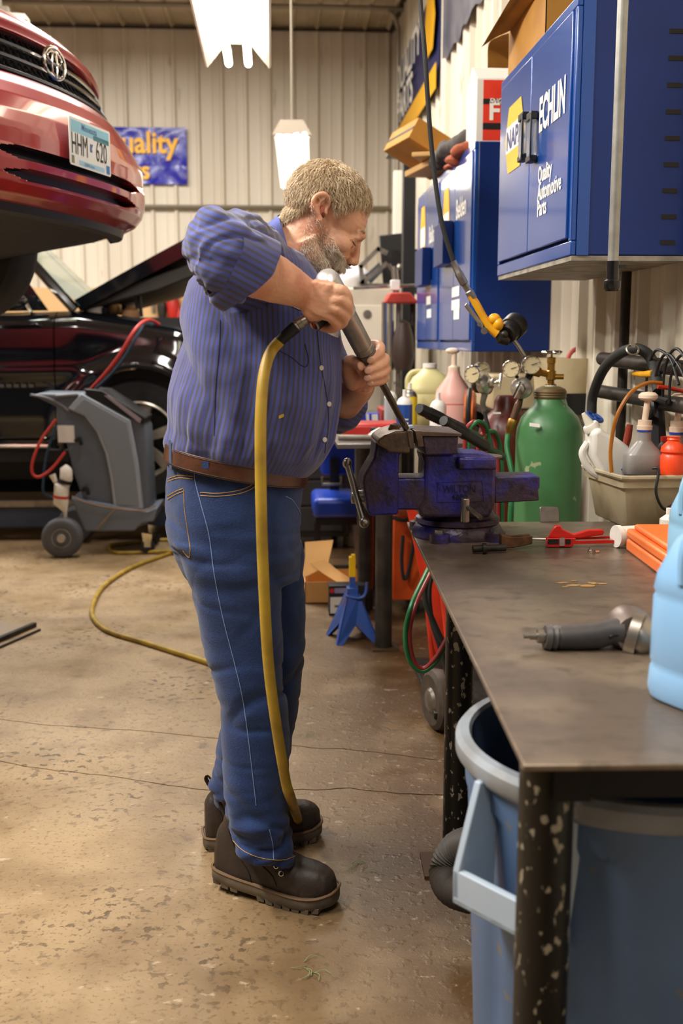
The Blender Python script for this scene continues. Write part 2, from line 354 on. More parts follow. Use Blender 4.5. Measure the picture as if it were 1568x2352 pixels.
# ---------------- bench vise ----------------
vb = M('vise_blue', '#2a2a8a', .36, .15, '#3c2d2a', 7, .92, .25, 70, sharp=(.38, .52), col3='#171216', s3=22, t3=(.55, .7))
vw = M('vise_worn', '#6e5a4b', .4, .5, '#3a2f28', 25, .7, .12)
YV = 2.70
def v3(px, py, dy=0): return P(px, py, YV+dy)
vise = T('bench_vise', 'heavy blue and rust-brown bench vise bolted to the far corner of the steel bench', 'vise', v3(1050, 1222, .05))
def vpoly(mb, pts, y0, y1):   # outline drawn in the vise's long vertical plane, y0..y1 about its centre
    ps = [P(x, y, YV+y0) for x, y in pts]; a = [V(p) for p in ps]; b = [p+Y_*(y1-y0) for p in a]; n = len(a)
    return mb.add(a+b, [tuple(reversed(range(n))), tuple(range(n, 2*n))]+[(i, (i+1) % n, n+(i+1) % n, n+i) for i in range(n)])
O('body', vpoly(MB(), [(968, 1040), (975, 1062), (972, 1150), (958, 1165), (965, 1190), (1125, 1190), (1135, 1165), (1139, 1150), (1141, 1050), (1100, 1042), (1040, 1040)], -.055, .075), vb, vise, bevel=.010, seg=3)
O('anvil', vpoly(MB(), [(1052, 1051), (1141, 1051), (1141, 1080), (1052, 1080)], -.075, .085), vb, vise, bevel=.006)
O('anvil_face', MB().lathe([(.001, 0), (.062, 0), (.062, .004), (.001, .005)], P(1096, 1051, YV+.01)+Z_*.0015), vw, vise)
O('rear_jaw', vpoly(MB(), [(969, 1000), (976, 1046), (1051, 1044), (1053, 1002)], -.095, .105), vb, vise, bevel=.004)
O('jaw_cap', vpoly(MB(), [(966, 990), (1061, 996), (1059, 1003), (966, 1002)], -.10, .11), vw, vise, bevel=.0015)
O('jaw_plate', vpoly(MB(), [(953, 990), (968, 990), (973, 1026), (960, 1026)], -.10, .11), vw, vise, bevel=.001)
O('jaw_plate', vpoly(MB(), [(934, 990), (948, 990), (951, 1028), (941, 1028)], -.10, .11), vw, vise, bevel=.001)
O('slide', vpoly(MB(), [(900, 1098), (1000, 1098), (1000, 1172), (900, 1172)], -.05, .06), vb, vise, bevel=.006)
O('slide_tail', vpoly(MB(), [(1136, 1096), (1240, 1095), (1240, 1120), (1236, 1124), (1238, 1150), (1136, 1156)], -.048, .06), vb, vise, bevel=.004)
# moving jaw: hooked front casting
fj = vpoly(MB(), [(900, 1000), (863, 1016), (858, 1052), (834, 1094), (832, 1110), (843, 1175), (850, 1186), (915, 1183), (916, 1045), (926, 1040), (941, 1040), (943, 1005), (940, 1000)], -.06, .07)
O('front_jaw', fj, vb, vise, bevel=.009, seg=3)
O('front_jaw_head', vpoly(MB(), [(940, 990), (908, 990), (884, 999), (868, 1010), (866, 1020), (896, 1040), (942, 1042)], -.09, .10), vw, vise, bevel=.008, seg=3)
O('spindle_head', MB().cyl(v3(806, 1141), v3(846, 1141), .0175, n=20), chrome if 0 else steel, vise, bevel=.003)
hb = MB().tube([v3(797, 1064, .02), v3(836, 1200, -.04)], .0085, 12)
O('handle_bar', hb, steel, vise); O('handle_knob', MB().ell(v3(797, 1064, .02), (.012, .012, .014)), steel, vise); O('handle_knob', MB().ell(v3(836, 1200, -.04), (.013, .013, .014)), steel, vise)
cb = v3(1050, 1215, .06); cb.z = HT
O('swivel_base', MB().lathe([(.001, 0), (.118, 0), (.118, .014), (.108, .03), (.10, .036), (.001, .036)], cb), vb, vise)
O('swivel_plate', MB().lathe([(.001, .036), (.108, .036), (.108, .048), (.098, .052), (.085, .075), (.06, .105), (.001, .105)], cb), vb, vise)
for a in (-120, -50, 55, 135):
    q = cb+V((.125*cos(R(a)), .125*sin(R(a)), 0)); O('lug', MB().lathe([(.001, 0), (.027, 0), (.025, .022), (.001, .024)], q, n=20), vb, vise)
    O('bolt', MB().lathe([(.001, .022), (.012, .022), (.012, .032), (.001, .033)], q, n=6), steel, vise)
q = v3(1068, 1172, -.085); O('lock_bolt', MB().cyl(q-Z_*.03, q+Z_*.030, .011, n=16), steel, vise, bevel=.002)
O('lock_handle', MB().tube([q+Z_*.012, v3(1104, 1190, -.14)], [.0055, .0065], 10), steel, vise)
npl = P(1003, 1161, YV-.0565)
O('name_frame', MB().tube([P(x, y, YV-.0555) for x, y in ((1004, 1108), (1107, 1104), (1110, 1150), (1004, 1153))], .0016, 6, cyc=True), vb, vise)
O('lettering', MB().text('WILTON', P(1016, 1132, YV-.057), X_, Z_, .028, .0012, .006, .74), M('vise_letters', '#1c1526', .45, .3), vise); O('lettering', MB().text('4800', P(1036, 1148, YV-.057), X_, Z_, .020, .0012, .004), MATS['vise_letters'], vise)
# clamped part on the jaws
q = P(905, 985, YV-.02); O('ball_joint_cup', MB().lathe([(.001, 0), (.014, .0), (.018, .008), (.016, .02), (.008, .026), (.001, .027)], q-Z_*.012, (.3, 0, 1)), M('rust', '#4c3424', .7, .4, '#7b5632', 30, .6, .1), label='small rusty cup held on the vise jaw beside the chisel tip', cat='car part')
O('shim', MB().box(P(932, 982, YV-.02), (.035, .03, .006), rotm('Y', -10)), M('pale_blue', '#a9bccb', .4), label='pale blue scrap under the chisel tip on the vise', cat='scrap')
random.seed(5)
for k in range(9):
    o = F(1330+random.uniform(-48, 52), 1340+random.uniform(-9, 12), HT+.0004); w_ = random.uniform(.006, .018); pts = [o+V((w_*cos(a)*random.uniform(.6, 1.3), w_*.45*sin(a)*random.uniform(.5, 1.4), 0)) for a in [2*pi*i/9 for i in range(9)]]
    O('paint_stain', MB().add(pts+[p+Z_*.0005 for p in pts], [tuple(range(9)), tuple(range(9, 18))]+[(i, (i+1) % 9, 9+(i+1) % 9, 9+i) for i in range(9)]), M('paint_stain', '#b3853c', .5, 0, '#8d7a5c', 60, .7), bench)
# ---------------- small things on the bench top ----------------
rust = MATS['rust']
t = T('ball_joint_fork', 'rusty brown pickle fork head with a short dark shank lying on the bench', 'tool', F(1150, 1275, HT))
q = F(1085, 1272, HT)+Z_*.012
O('shank', MB().tube([q, F(1160, 1270, HT)+Z_*.013], [.0085, .0085], 12).cyl(F(1108, 1272, HT)+Z_*.0125, F(1116, 1272, HT)+Z_*.0125, .013), darksteel, t)
fk = MB()
for s_, dy in ((1, .012), (-1, -.014)):
    a = F(1148, 1262+0*s_, HT)+Z_*.005+Y_*dy; fk.prism([(0, 0), (.03, .0), (.078, .008), (.078, .028), (.03, .026), (.0, .032)], a, (X_+Y_*.12).normalized(), Z_, Y_*.006)
fk.prism([(0, 0), (.012, 0), (.012, .03), (0, .032)], F(1148, 1262, HT)+Z_*.005-Y_*.014, X_, Z_, Y_*.03)
O('fork_head', fk, rust, t, bevel=.002)
O('steel_plate', MB().prism([(0, 0), (.055, 0), (.055, .038), (.05, .043), (.004, .044), (0, .04)], F(1240, 1200, HT), X_, (0, .25, .97), Y_*.005), M('dull_steel', '#77706a', .4, .7, '#4e4943', 20, .6), label='small square dull steel plate leaning up at the rear edge of the bench', cat='plate', bevel=.002)
t = T('grease_gun', 'red pistol grip dispenser gun with silver rod lying on the bench by the orange case', 'tool', F(1330, 1250, HT))
RY = F(1330, 1256, HT).y
def g3(px, py, dy=0): return P(px, py, RY+dy)
def plate(mb, pts, y0, y1): 
    a = [P(x, y, RY) +Y_*y0 for x, y in pts]; b = [p+Y_*(y1-y0) for p in a]; n = len(a)
    return mb.add(a+b, [tuple(reversed(range(n))), tuple(range(n, 2*n))]+[(i, (i+1) % n, n+(i+1) % n, n+i) for i in range(n)])
rg = M('gun_red', '#c3221a', .32, 0, '#8d1712', 15, .4)
O('housing', plate(MB(), [(1253, 1234), (1320, 1234), (1312, 1255), (1253, 1255)], -.012, .012), rg, t, bevel=.002)
O('grip', plate(MB(), [(1258, 1234), (1270, 1212), (1275, 1206), (1287, 1206), (1290, 1214), (1316, 1226), (1350, 1216), (1382, 1215), (1388, 1220), (1384, 1228), (1330, 1236)], -.006, .006), rg, t, bevel=.003)
O('push_rod', MB().tube([g3(1252, 1238), g3(1200, 1237), g3(1186, 1245)], .004, 8), chrome, t)
O('thumb_bar', MB().box(g3(1290, 1244, -.0125), (.012, .004, .02)), chrome, t)
O('barrel_rail', MB().tube([g3(1314, 1246, -.008), g3(1440, 1243, -.008)], .0055, 4).tube([g3(1314, 1237, .012), g3(1420, 1233, .012)], .004, 4), rg, t)
O('slots', MB().box(g3(1270, 1244, -.0125), (.026, .003, .012)).box(g3(1304, 1244, -.0125), (.012, .003, .012)), blackp, t)
O('grease_cartridge', MB().lathe([(.001, 0), (.027, 0), (.027, .012), (.024, .014), (.024, .10), (.001, .10)], F(1412, 1258, HT)+Z_*.028, (1, .25, 0)), white, label='white and grey cartridge behind the red dispenser gun', cat='cartridge')
oc = T('orange_case', 'orange moulded plastic tool case at the right edge of the bench behind the blue jug', 'case', F(1500, 1310, HT))
om = M('orange_plastic', '#ee7a38', .4, 0, '#d9601f', 9, .4)
a = F(1436, 1264, HT); b = F(1525, 1332, HT); dd = (b-a).normalized(); nn = V((-dd.y, dd.x, 0)); nn = -nn if nn.x < 0 else nn; LL = (b-a).length+.1
O('case_base', MB().prism([(0, 0), (LL, 0), (LL, .2), (0, .2)], a, dd, nn, Z_*.03), om, oc, bevel=.006)
O('case_lid', MB().prism([(0, 0), (LL, 0), (LL, .2), (0, .2)], a+Z_*.032, dd, nn, Z_*.022).prism([(.02, .012), (LL-.02, .012), (LL-.02, .18), (.02, .18)], a+Z_*.054, dd, nn, Z_*.014), om, oc, bevel=.006)
q = F(1355, 1271, HT); O('spark_plug_tip', MB().lathe([(.001, 0), (.007, 0), (.007, .008), (.004, .009), (.004, .014), (.001, .015)], q, n=6).lathe([(.001, 0), (.005, 0), (.004, .01), (.001, .011)], q+V((.012, .004, .003)), (1, .2, 0), n=8), chrome, label='tiny chrome fitting standing in front of the red dispenser gun', cat='fitting')
# air impact wrench in the foreground
t = T('air_impact_wrench', 'grey air impact wrench lying on the near end of the steel bench', 'power tool', F(1370, 1490, HT))
IY = F(1330, 1490, HT).y
def i3(px, py, dy=0): return P(px, py, IY+dy)
gk = M('grip_grey', '#3f3c3c', .5, .2, '#57514e', 25, .5); al = M('cast_alloy', '#a29a90', .35, .85, '#6d665e', 15, .5)
O('air_inlet', MB().tube([i3(1202, 1461), i3(1216, 1461), i3(1217, 1461), i3(1232, 1461), i3(1233, 1460), i3(1246, 1461), i3(1247, 1461), i3(1256, 1462)], [.004, .004, .006, .006, .012, .012, .008, .009], 14), steel, t)
O('grip_collar', MB().tube([i3(1250, 1463), i3(1262, 1464), i3(1264, 1464), i3(1275, 1465), i3(1277, 1465), i3(1286, 1465)], [.019, .022, .018, .022, .017, .02], 20), gk, t)
O('grip', MB().tube([i3(1284, 1465), i3(1330, 1464), i3(1370, 1460), i3(1400, 1452), i3(1424, 1452)], [.0185, .0205, .021, .021, .024], 20, flat=1.1), gk, t)
O('motor_housing', MB().tube([i3(1432, 1430, .07), i3(1436, 1432, .05), i3(1440, 1440, .02), i3(1450, 1452, -.0), i3(1458, 1458, -.02)], [.02, .032, .038, .036, .03], 24), M('housing_grey', '#6d5f58', .4, .4), t)
O('hammer_case', MB().tube([i3(1440, 1452, .0), i3(1446, 1455), i3(1470, 1462, -.01), i3(1476, 1464, -.01), i3(1492, 1470, -.02), i3(1515, 1474, -.03)], [.026, .040, .040, .034, .030, .016], 24), al, t)
O('trigger', MB().tube(spl([i3(1402, 1472), i3(1400, 1463, -.02), i3(1412, 1458, -.02), i3(1440, 1462, -.02)], 4), .0035, 8), blackp, t)
O('anvil_drive', MB().box(i3(1528, 1478, -.035), (.02, .014, .014)), darksteel, t)
# ---------------- blue jugs ----------------
bl = M('blue_fluid', '#86b0d6', .3, 0, '#6c9fcd', 3, .6); bl2 = M('blue_plastic', '#8fb9d6', .35, 0, '#6fa3c8', 4, .5)
def jug(q, w, d, h, label, yaw, body, shoulder=.62, cap=None, sh=None):
    t = T('fluid_jug', label, 'jug', q); t.rotation_euler[2] = 0
    Rz = rotm('Z', yaw)
    def ring(z, a, b, p=3.2, cx=0):
        out = []
        for i in range(40):
            th = 2*pi*i/40; c, s_ = cos(th), sin(th); out.append(V(q)+Rz @ V((cx+a*abs(c)**(2/p)*(1 if c > 0 else -1), b*abs(s_)**(2/p)*(1 if s_ > 0 else -1), z)))
        return out
    O('body', MB().loft([ring(0, w*.42, d*.42), ring(h*.012, w*.48, d*.48), ring(h*.05, w*.5, d*.5), ring(h*.15, w*.49, d*.49), ring(h*.17, w*.475, d*.475), ring(h*.19, w*.49, d*.49), ring(h*.5, w*.485, d*.485), ring(h*.52, w*.47, d*.47), ring(h*.54, w*.485, d*.485), ring(h*shoulder, w*.47, d*.47, 3), ring(h*.78, w*.36, d*.36, 2.6), ring(h*.88, w*.2, d*.2, 2.2), ring(h*.93, w*.13, d*.13, 2)]), body, t, ang=50)
    O('cap', MB().lathe([(.001, h*.93), (w*.14, h*.93), (w*.14, h), (.001, h)], q), cap or white, t)
    O('handle', MB().tube(spl([V(q)+Rz @ V((-w*.1, 0, h*.86)), V(q)+Rz @ V((-w*.33, 0, h*.86)), V(q)+Rz @ V((-w*.44, 0, h*.76)), V(q)+Rz @ V((-w*.45, 0, h*.6))], 5), w*.055, 10), body, t)
    return t
q = F(1500, 1628, HT)+V((.100, .03, .0005)); jug(q, .165, .165, .29, 'pale blue washer fluid jug standing closest on the bench, cut by the right edge', 25, bl)
q = F(1536, 1400, HT)+V((.085, .02, .0005)); jug(q, .15, .15, .30, 'second blue jug standing behind the nearest one', 10, bl2)
# ---------------- grey tote full of bottles ----------------
tw = M('tote_plastic', '#a89c80', .45, 0, '#6a5a3e', 6, .8, .05)
q = F(1437, 1214, HT); tote = T('plastic_tote', 'dirty cream plastic tote filled with bottles at the rear of the bench', 'tote', q+V((.09, .05, 0)))
td = F(1360, 1181, HT)-q; tl = td.normalized(); tx = V((.998, .06, 0)); HTt = P(1420, 1095, q.y).z-HT
def tring(z, o, ins=0): 
    k = o; pts = [(0, 0), (.30, 0), (.30, 1), (0, 1)]; ln = td.length
    base = [q+tx*(-k)+tl*(-k), q+tx*(.24+k)+tl*(-k), q+tx*(.24+k)+tl*(ln+k), q+tx*(-k)+tl*(ln+k)]
    out = []
    for i in range(4):
        a, b, c = base[i-1], base[i], base[(i+1) % 4]
        for s_ in (0, 1, 2): out.append(((b+(a-b).normalized()*.025)*(1-s_/2)**2+b*2*(s_/2)*(1-s_/2)+(b+(c-b).normalized()*.025)*(s_/2)**2)+Z_*z)
    return out
O('tub', MB().loft([tring(.0, -.005), tring(.004, 0), tring(HTt*.78, .018), tring(HTt*.80, .026), tring(HTt, .028), tring(HTt, .021), tring(.01, -.004)]), tw, tote, ang=50)
O('rim', MB().tube([p for p in tring(HTt, .030)], .007, 8, cyc=True), tw, tote)
BY = q.y+.05
def bottle(name, label, cat, prof, base, mat_, tilt=(0, 0, 1), parts=(), flat=1., group=None):
    t = T(name, label, cat, base, group); L_ = V(tilt).normalized()
    mb = MB().lathe(prof, (0, 0, 0), (0, 0, 1), 32)
    Fm = frame(L_).to_4x4(); fl_ = Matrix.Diagonal((1, flat, 1, 1)); mb.xf(Matrix.Translation(base) @ Fm @ fl_); O('body', mb, mat_, t, ang=45)
    for nm, p, m in parts: O(nm, MB().lathe(p, (0, 0, 0), (0, 0, 1), 24).xf(Matrix.Translation(base) @ Fm), m, t, ang=45)
    return t
# white jug with handle, tilted
wm = M('white_hdpe', '#dcdad2', .35, 0, '#c3c0b4', 6, .5)
b0 = P(1435, 1115, BY+.10); top = P(1352, 975, BY+.10); ax = (top-b0).normalized(); side = ax.cross(Y_).normalized(); side = -side if side.x < 0 else side
t = T('spout_jug', 'white plastic jug with long spout leaning to the left in the tote', 'jug', b0)
def so(pts, o=b0, A=ax, B=side): return [(p[1], p[0]) for p in pts]
LJ = (top-b0).length
outl = [(-.045, 0), (.055, 0), (.055, LJ*.50), (.04, LJ*.68), (.018, LJ*.86), (.016, LJ*.93), (-.012, LJ*.93), (-.02, LJ*.84), (-.045, LJ*.66)]
O('body', MB().prism(outl, b0-Y_*.045, side, ax, Y_*.09), wm, t, bevel=.012, seg=3)
O('handle', MB().tube(spl([b0-side*.028+ax*LJ*.80, b0-side*.058+ax*LJ*.70, b0-side*.062+ax*LJ*.45, b0-side*.045+ax*LJ*.28], 5), .010, 10), wm, t)
O('collar', MB().lathe([(.001, 0), (.023, 0), (.023, .012), (.020, .018), (.001, .018)], b0+ax*LJ*.91+side*.002, ax), white, t)
O('spout', MB().lathe([(.014, 0), (.006, .035), (.005, .038)], b0+ax*(LJ*.91+.016)+side*.002, ax), M('spout_clear', '#cfcabb', .3), t)
qp = P(1422, 1085, BY+.045); O('blue_label', MB().prism([(0, 0), (.05, 0), (.05, .045), (0, .045)], qp-ax*.01+side*.008-ax*.03, side, ax, Y_*.001), M('label_blue', '#26439c', .5), t)
O('yellow_label', MB().prism([(0, 0), (.05, 0), (.05, .02), (0, .02)], qp-ax*.041+side*.008, side, ax, Y_*.001), M('label_yellow', '#e0b020', .5), t)
O('lettering', MB().text('WA', qp+side*.012-ax*.035-Y_*.001, side, ax, .022, .0005, .02), white, t)
# grey quart bottle with hand pump
gm = M('grey_bottle', '#8d8986', .35, .1, '#6b6662', 12, .4); cream = M('cream_pump', '#e2cdb8', .4, 0, '#c4ab92', 14, .5); bluem = M('cap_blue', '#22409c', .35)
def pump(base, hh, label, grp):
    t = T('pump_bottle', label, 'bottle', base, None)
    def rg_(z, a, b, p=3.5):
        o = []
        for i in range(32):
            th = 2*pi*i/32; c, s_ = cos(th), sin(th); o.append(base+V((a*abs(c)**(2/p)*(1 if c > 0 else -1), b*abs(s_)**(2/p)*(1 if s_ > 0 else -1), z)))
        return o
    O('body', MB().loft([rg_(0, .048, .03), rg_(.005, .052, .034), rg_(hh*.36, .052, .034), rg_(hh*.40, .048, .032), rg_(hh*.60, .022, .020, 2.3), rg_(hh*.64, .019, .019, 2), rg_(hh*.80, .018, .018, 2)]), gm, t, ang=50)
    O('blue_ring', MB().lathe([(.001, hh*.79), (.0195, hh*.79), (.0195, hh*.825), (.001, hh*.825)], base), bluem, t)
    O('collar', MB().lathe([(.001, hh*.825), (.020, hh*.825), (.021, hh*.90), (.018, hh*.905), (.018, hh), (.001, hh)], base), cream, t)
    O('pump_stem', MB().cyl(base+Z_*hh, base+Z_*hh+V((.006, 0, .058)), .0085, n=14), cream, t)
    O('pump_head', MB().lathe([(.001, 0), (.018, .0), (.026, .006), (.026, .014), (.018, .021), (.001, .023)], base+V((.006, 0, hh+.053)), n=28), cream, t)
    return t
pz = P(1475, 1090, BY-.0); pt = P(1475, 965, BY); pump(pz, (pt-pz).length*1.0, 'grey quart bottle with a cream hand pump in the tote', 'g')
pz = P(1548, 1110, BY+.02); pump(pz, .17, 'grey pump bottle with blue ring at the right edge, behind the orange bottle', 'g')
amb = M('amber_hose', '#b5711c', .25, 0, '#7d4210', 12, .5, trans=.25)
O('amber_hose', MB().tube(spl([P(1404, 1085, BY-.01), P(1402, 1030, BY-.01), P(1415, 960, BY-.01), P(1445, 905, BY), P(1485, 880, BY+.01), P(1520, 880, BY+.01)], 6), .0052, 10), amb, label='amber tube curving from the tote up to the pump head', cat='hose')
O('red_hose', MB().tube(spl([P(1510, 888, BY), P(1540, 892, BY), P(1580, 902, BY)], 5), .006, 10), M('red_tube', '#a82a18', .3), label='short red tube leaving the pump head to the right', cat='hose')
orm = M('orange_bottle', '#e6491f', .35)
z = P(1543, 1090, BY-.045); bottle('oil_bottle', 'bright orange red bottle with threaded neck in the tote', 'bottle', [(.001, 0), (.030, 0), (.033, .006), (.033, .05), (.028, .056), (.033, .062), (.031, .075), (.018, .088), (.016, .09), (.018, .094), (.016, .098), (.018, .102), (.001, .103)], z, orm)
z = P(1525, 1085, BY+.03); bottle('oil_bottle', 'dark bottle with red cap just left of the orange one', 'bottle', [(.001, 0), (.02, 0), (.022, .07), (.012, .085), (.001, .086)], z, blackp, parts=(('cap', [(.001, .085), (.014, .085), (.014, .098), (.001, .1)], redp),))
O('screwdriver_handle', MB().tube([P(1432, 1040, BY+.08), P(1441, 1005, BY+.08), P(1446, 975, BY+.08)], [.008, .011, .009], 10), M('maroon', '#7e3020', .4), label='maroon tool handle sticking up between the bottles', cat='tool')
O('purple_bottle', MB().lathe([(.001, 0), (.022, 0), (.024, .01), (.024, .06), (.012, .075), (.012, .09), (.001, .09)], F(1545, 1215, HT)+V((0, .03, 0))), M('purple', '#3c1440', .3), label='dark purple bottle at the right end of the tote', cat='bottle')
O('small_white_bottle', MB().lathe([(.001, 0), (.022, 0), (.024, .02), (.024, .05), (.009, .062), (.009, .078), (.001, .079)], F(1532, 1240, HT)+V((.01, .02, 0))), white, label='small white bottle behind the orange case', cat='bottle')
O('black_strap', MB().tube(spl([P(1498, 1075, BY-.08), P(1512, 1080, BY-.09), P(1506, 1130, BY-.10), P(1520, 1165, BY-.09), P(1540, 1172, BY-.08)], 6), .004, 8), blackp, label='thin black strap hanging over the tote rim', cat='strap')
# ---------------- round trash bin ----------------
bin_m = M('bin_plastic', '#5d779c', .42, 0, '#4c648a', 4, .5, 0, col3='#7d7464', s3=26, t3=(.66, .72)); rimm = M('bin_rim', '#8d949c', .5, 0, '#736f68', 14, .6)
bc = V((F(1057, 1700, .69).x+.275, F(1057, 1700, .69).y+.0, 0)); rr = .275
bn = T('trash_bin', 'round blue grey trash bin with moulded side handle under the workbench', 'bin', bc)
ns = 56
def brg(z, r, flute=0): return [bc+V((r*(1-flute*(.5+.5*cos(th*9)) ** 6)*cos(th), r*(1-flute*(.5+.5*cos(th*9))**6)*sin(th), z)) for th in [2*pi*i/144 for i in range(144)]]
O('tub', MB().loft([brg(.0, .23, .0), brg(.01, .235, .03), brg(.60, .258, .03), brg(.615, .262), brg(.69, .266), brg(.69, .256), brg(.6, .25), brg(.03, .225), brg(.02, .001)]), bin_m, bn, ang=40)
O('rim', MB().lathe([(.262, .655), (.272, .655), (.279, .665), (.279, .685), (.272, .694), (.258, .694), (.254, .688), (.262, .68)], bc, n=72, caps=False), rimm, bn)
# handle: a box bracket on the left-front side
hd = V((-.80, -.60, 0)).normalized(); hs = V((hd.y, -hd.x, 0)); hs = -hs if hs.y > 0 else hs
hc = bc+hd*.262
hm = MB()
def hp(u, o, z): return hc+hs*u+hd*o+Z_*z
for s_ in (-1, 1):
    a = [hp(s_*.085, -.03, .665), hp(s_*.085, .012, .665), hp(s_*.075, .064, .548), hp(s_*.075, .064, .505), hp(s_*.075, -.01, .465)]
    b = [p-hs*s_*.012 for p in a]; n = 5; hm.add(a+b, [tuple(range(n)), tuple(range(n, 2*n))]+[(i, (i+1) % n, n+(i+1) % n, n+i) for i in range(n)])
hm.add([hp(-.075, .064, .548), hp(.075, .064, .548), hp(.075, .064, .498), hp(-.075, .064, .498), hp(-.075, .052, .548), hp(.075, .052, .548), hp(.075, .052, .51), hp(-.075, .052, .51)], [(0, 1, 2, 3), (4, 5, 6, 7), (0, 1, 5, 4), (2, 3, 7, 6), (0, 3, 7, 4), (1, 2, 6, 5)])
hm.add([hp(-.075, .064, .505), hp(.075, .064, .505), hp(.075, -.01, .465), hp(-.075, -.01, .465), hp(-.075, .064, .497), hp(.075, .064, .497), hp(.075, -.01, .457), hp(-.075, -.01, .457)], [(0, 1, 2, 3), (4, 5, 6, 7), (0, 1, 5, 4), (1, 2, 6, 5), (3, 0, 4, 7)])
hm.tube(spl([hp(-.05, .037, .515), hp(0, .030, .51), hp(.05, .037, .515)], 4), .004, 6)
O('handle', hm, M('bin_handle', '#a3b0bd', .42, 0, '#8b9aab', 6, .5), bn, bevel=.003)
# black rippled duct hose behind the bin
rh = spl([P(1090, 1935, 2.15), P(1048, 1952, 2.2), P(1024, 2000, 2.2), P(1038, 2040, 2.15), P(1085, 2058, 2.1)], 12)
O('ribbed_hose', MB().tube(rh, [.033+.005*(i % 2) for i in range(len(rh))], 20), M('duct', '#3a342e', .6, 0, '#241f1b', 12, .5), label='brown black ribbed exhaust hose end curled between bench leg and trash bin', cat='hose')
# ---------------- wall cabinets ----------------
cbl = M('cabinet_blue', '#0f4390', .24, .1, '#144b9a', 3, .6, .03, 3, coat=.35); cbd = M('cabinet_blue_shaded', '#06296c', .36, .1, '#051f55', 2.5, .6)  # second blue is the same paint, darkened for the shade on the sides
wlet = M('white_print', '#e9e6de', .5); ylw = M('logo_yellow', '#f0b21c', .45)
XC = .80
def cabinet(label, y0, y1, z0, z1, doors, group):
    t = T('storage_cabinet', label, 'cabinet', (XR-.2, (y0+y1)/2, z0), group)
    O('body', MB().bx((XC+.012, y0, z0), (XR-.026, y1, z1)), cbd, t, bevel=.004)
    fr = MB(); b = .028
    fr.bx((XC-.004, y0, z0), (XC+.012, y1, z0+b*1.4)).bx((XC-.004, y0, z1-b), (XC+.012, y1, z1)).bx((XC-.004, y0, z0+b*1.4), (XC+.012, y0+b, z1-b)).bx((XC-.004, y1-b, z0+b*1.4), (XC+.012, y1, z1-b))
    O('face_frame', fr, cbl, t, bevel=.003)
    n = doors; wd = (y1-y0-2*b)/n; ds = []
    for i in range(n):
        ds.append(O('door', MB().bx((XC-.010, y0+b+i*wd+.003, z0+b*1.4+.008), (XC+.002, y0+b+(i+1)*wd-.003, z1-b-.004)), cbl, t, bevel=.003))
    return t, ds
# near cabinet: its far end is the left edge in the picture
a, b = WX(1144, 632, XC), WX(1312, 590, XC); yn, yf, zb = b.y, a.y, (a.z+b.z)/2; zt = WX(1148, 197, XC).z
cab, dn = cabinet('large glossy blue wall cabinet nearest the camera with yellow hexagon logo and clear handles', yn, yf, zb, zt, 2, 'blue wall cabinets')
dxn = XC-.0112
def dw(mb, txt, px, py, size, sx=1., bold=.0): # text on the door plane reading away->towards camera (left to right in the photo)
    o = WX(px, py, dxn); return mb.text(txt, o, -Y_, Z_, size, .0006, bold, sx)
hexp = [WX(x, y, dxn-.0006) for x, y in ((1160, 318), (1172, 245), (1193, 230), (1203, 300), (1190, 385), (1168, 396))]
hc_ = sum(hexp, V((0, 0, 0)))/6; HW, HH = .150, .108
def hexpoly(c, hw, hh, x): return [V((x, c.y+s_*hw*q, c.z+z*hh)) for s_, q, z in ((1, 1, 0), (1, .62, 1), (-1, .62, 1), (-1, 1, 0), (-1, .62, -1), (1, .62, -1))]
dW = dn[1]
m_ = MB(); p_ = hexpoly(hc_, HW, HH, dxn-.0005); m_.add(p_, [tuple(range(6))]); O('logo_hexagon', m_, ylw, dW)
m_ = MB(); x = dxn-.0010; m_.add([V((x, hc_.y+HW*.86, hc_.z-.040)), V((x, hc_.y-HW*.86, hc_.z-.040)), V((x, hc_.y-HW*.86, hc_.z+.046)), V((x, hc_.y+HW*.86, hc_.z+.046))], [(0, 1, 2, 3)]); O('logo_band', m_, wlet, dW)
O('lettering', MB().text('NAPA', V((dxn-.0014, hc_.y+HW*.80, hc_.z-.028)), -Y_, Z_, .084, .0005, .03, 1.12), M('logo_blue', '#1b2f7a', .4), dW)
dN = dn[0]
for a_ in (('ECHLIN', 1237, 303, .135, .66, .035), ('Quality', 1235, 421, .066, .86, .02), ('Automotive', 1234, 462, .066, .88, .02), ('Parts', 1233, 498, .066, .86, .02)): O('lettering', dw(MB(), *a_), wlet, dN)
clearp = M('clear_handle', '#c9d0da', .15, trans=.8, ior=1.2)
for px, dk_, par in ((1210, 0, dW), (1230, 1, dN)):
    o = WX(px, 312, dxn); zc = o.z
    O('pull_handle', MB().bx((dxn-.022, o.y-.030, zc-.062), (dxn-.001, o.y+.030, zc+.045)), clearp, par, bevel=.006)
    O('handle_ends', MB().bx((dxn-.024, o.y-.031, zc+.045), (dxn-.001, o.y+.031, zc+.068)).bx((dxn-.024, o.y-.031, zc-.078), (dxn-.001, o.y+.031, zc-.060)).bx((dxn-.026, o.y-.034, zc-.07), (dxn-.020, o.y-.029, zc+.06)), blackp, par, bevel=.003)
O('lock', MB().cyl(WX(1215, 358, dxn+.004), WX(1215, 358, dxn+.004)-X_*.03, .009, n=14), chrome, dN)
for k in range(9):
    z = zt-.02-.0685*(k+1)*1.0; O('vent_slot', MB().bx((1.045, yn-.0022, z-.006), (1.085, yn+.01, z+.006)), M('slot_dark', '#1a150e', .8), cab)
O('side_trim', MB().bx((XC+.012, yn-.003, zb), (XC+.045, yn, zt)), cbl, cab)
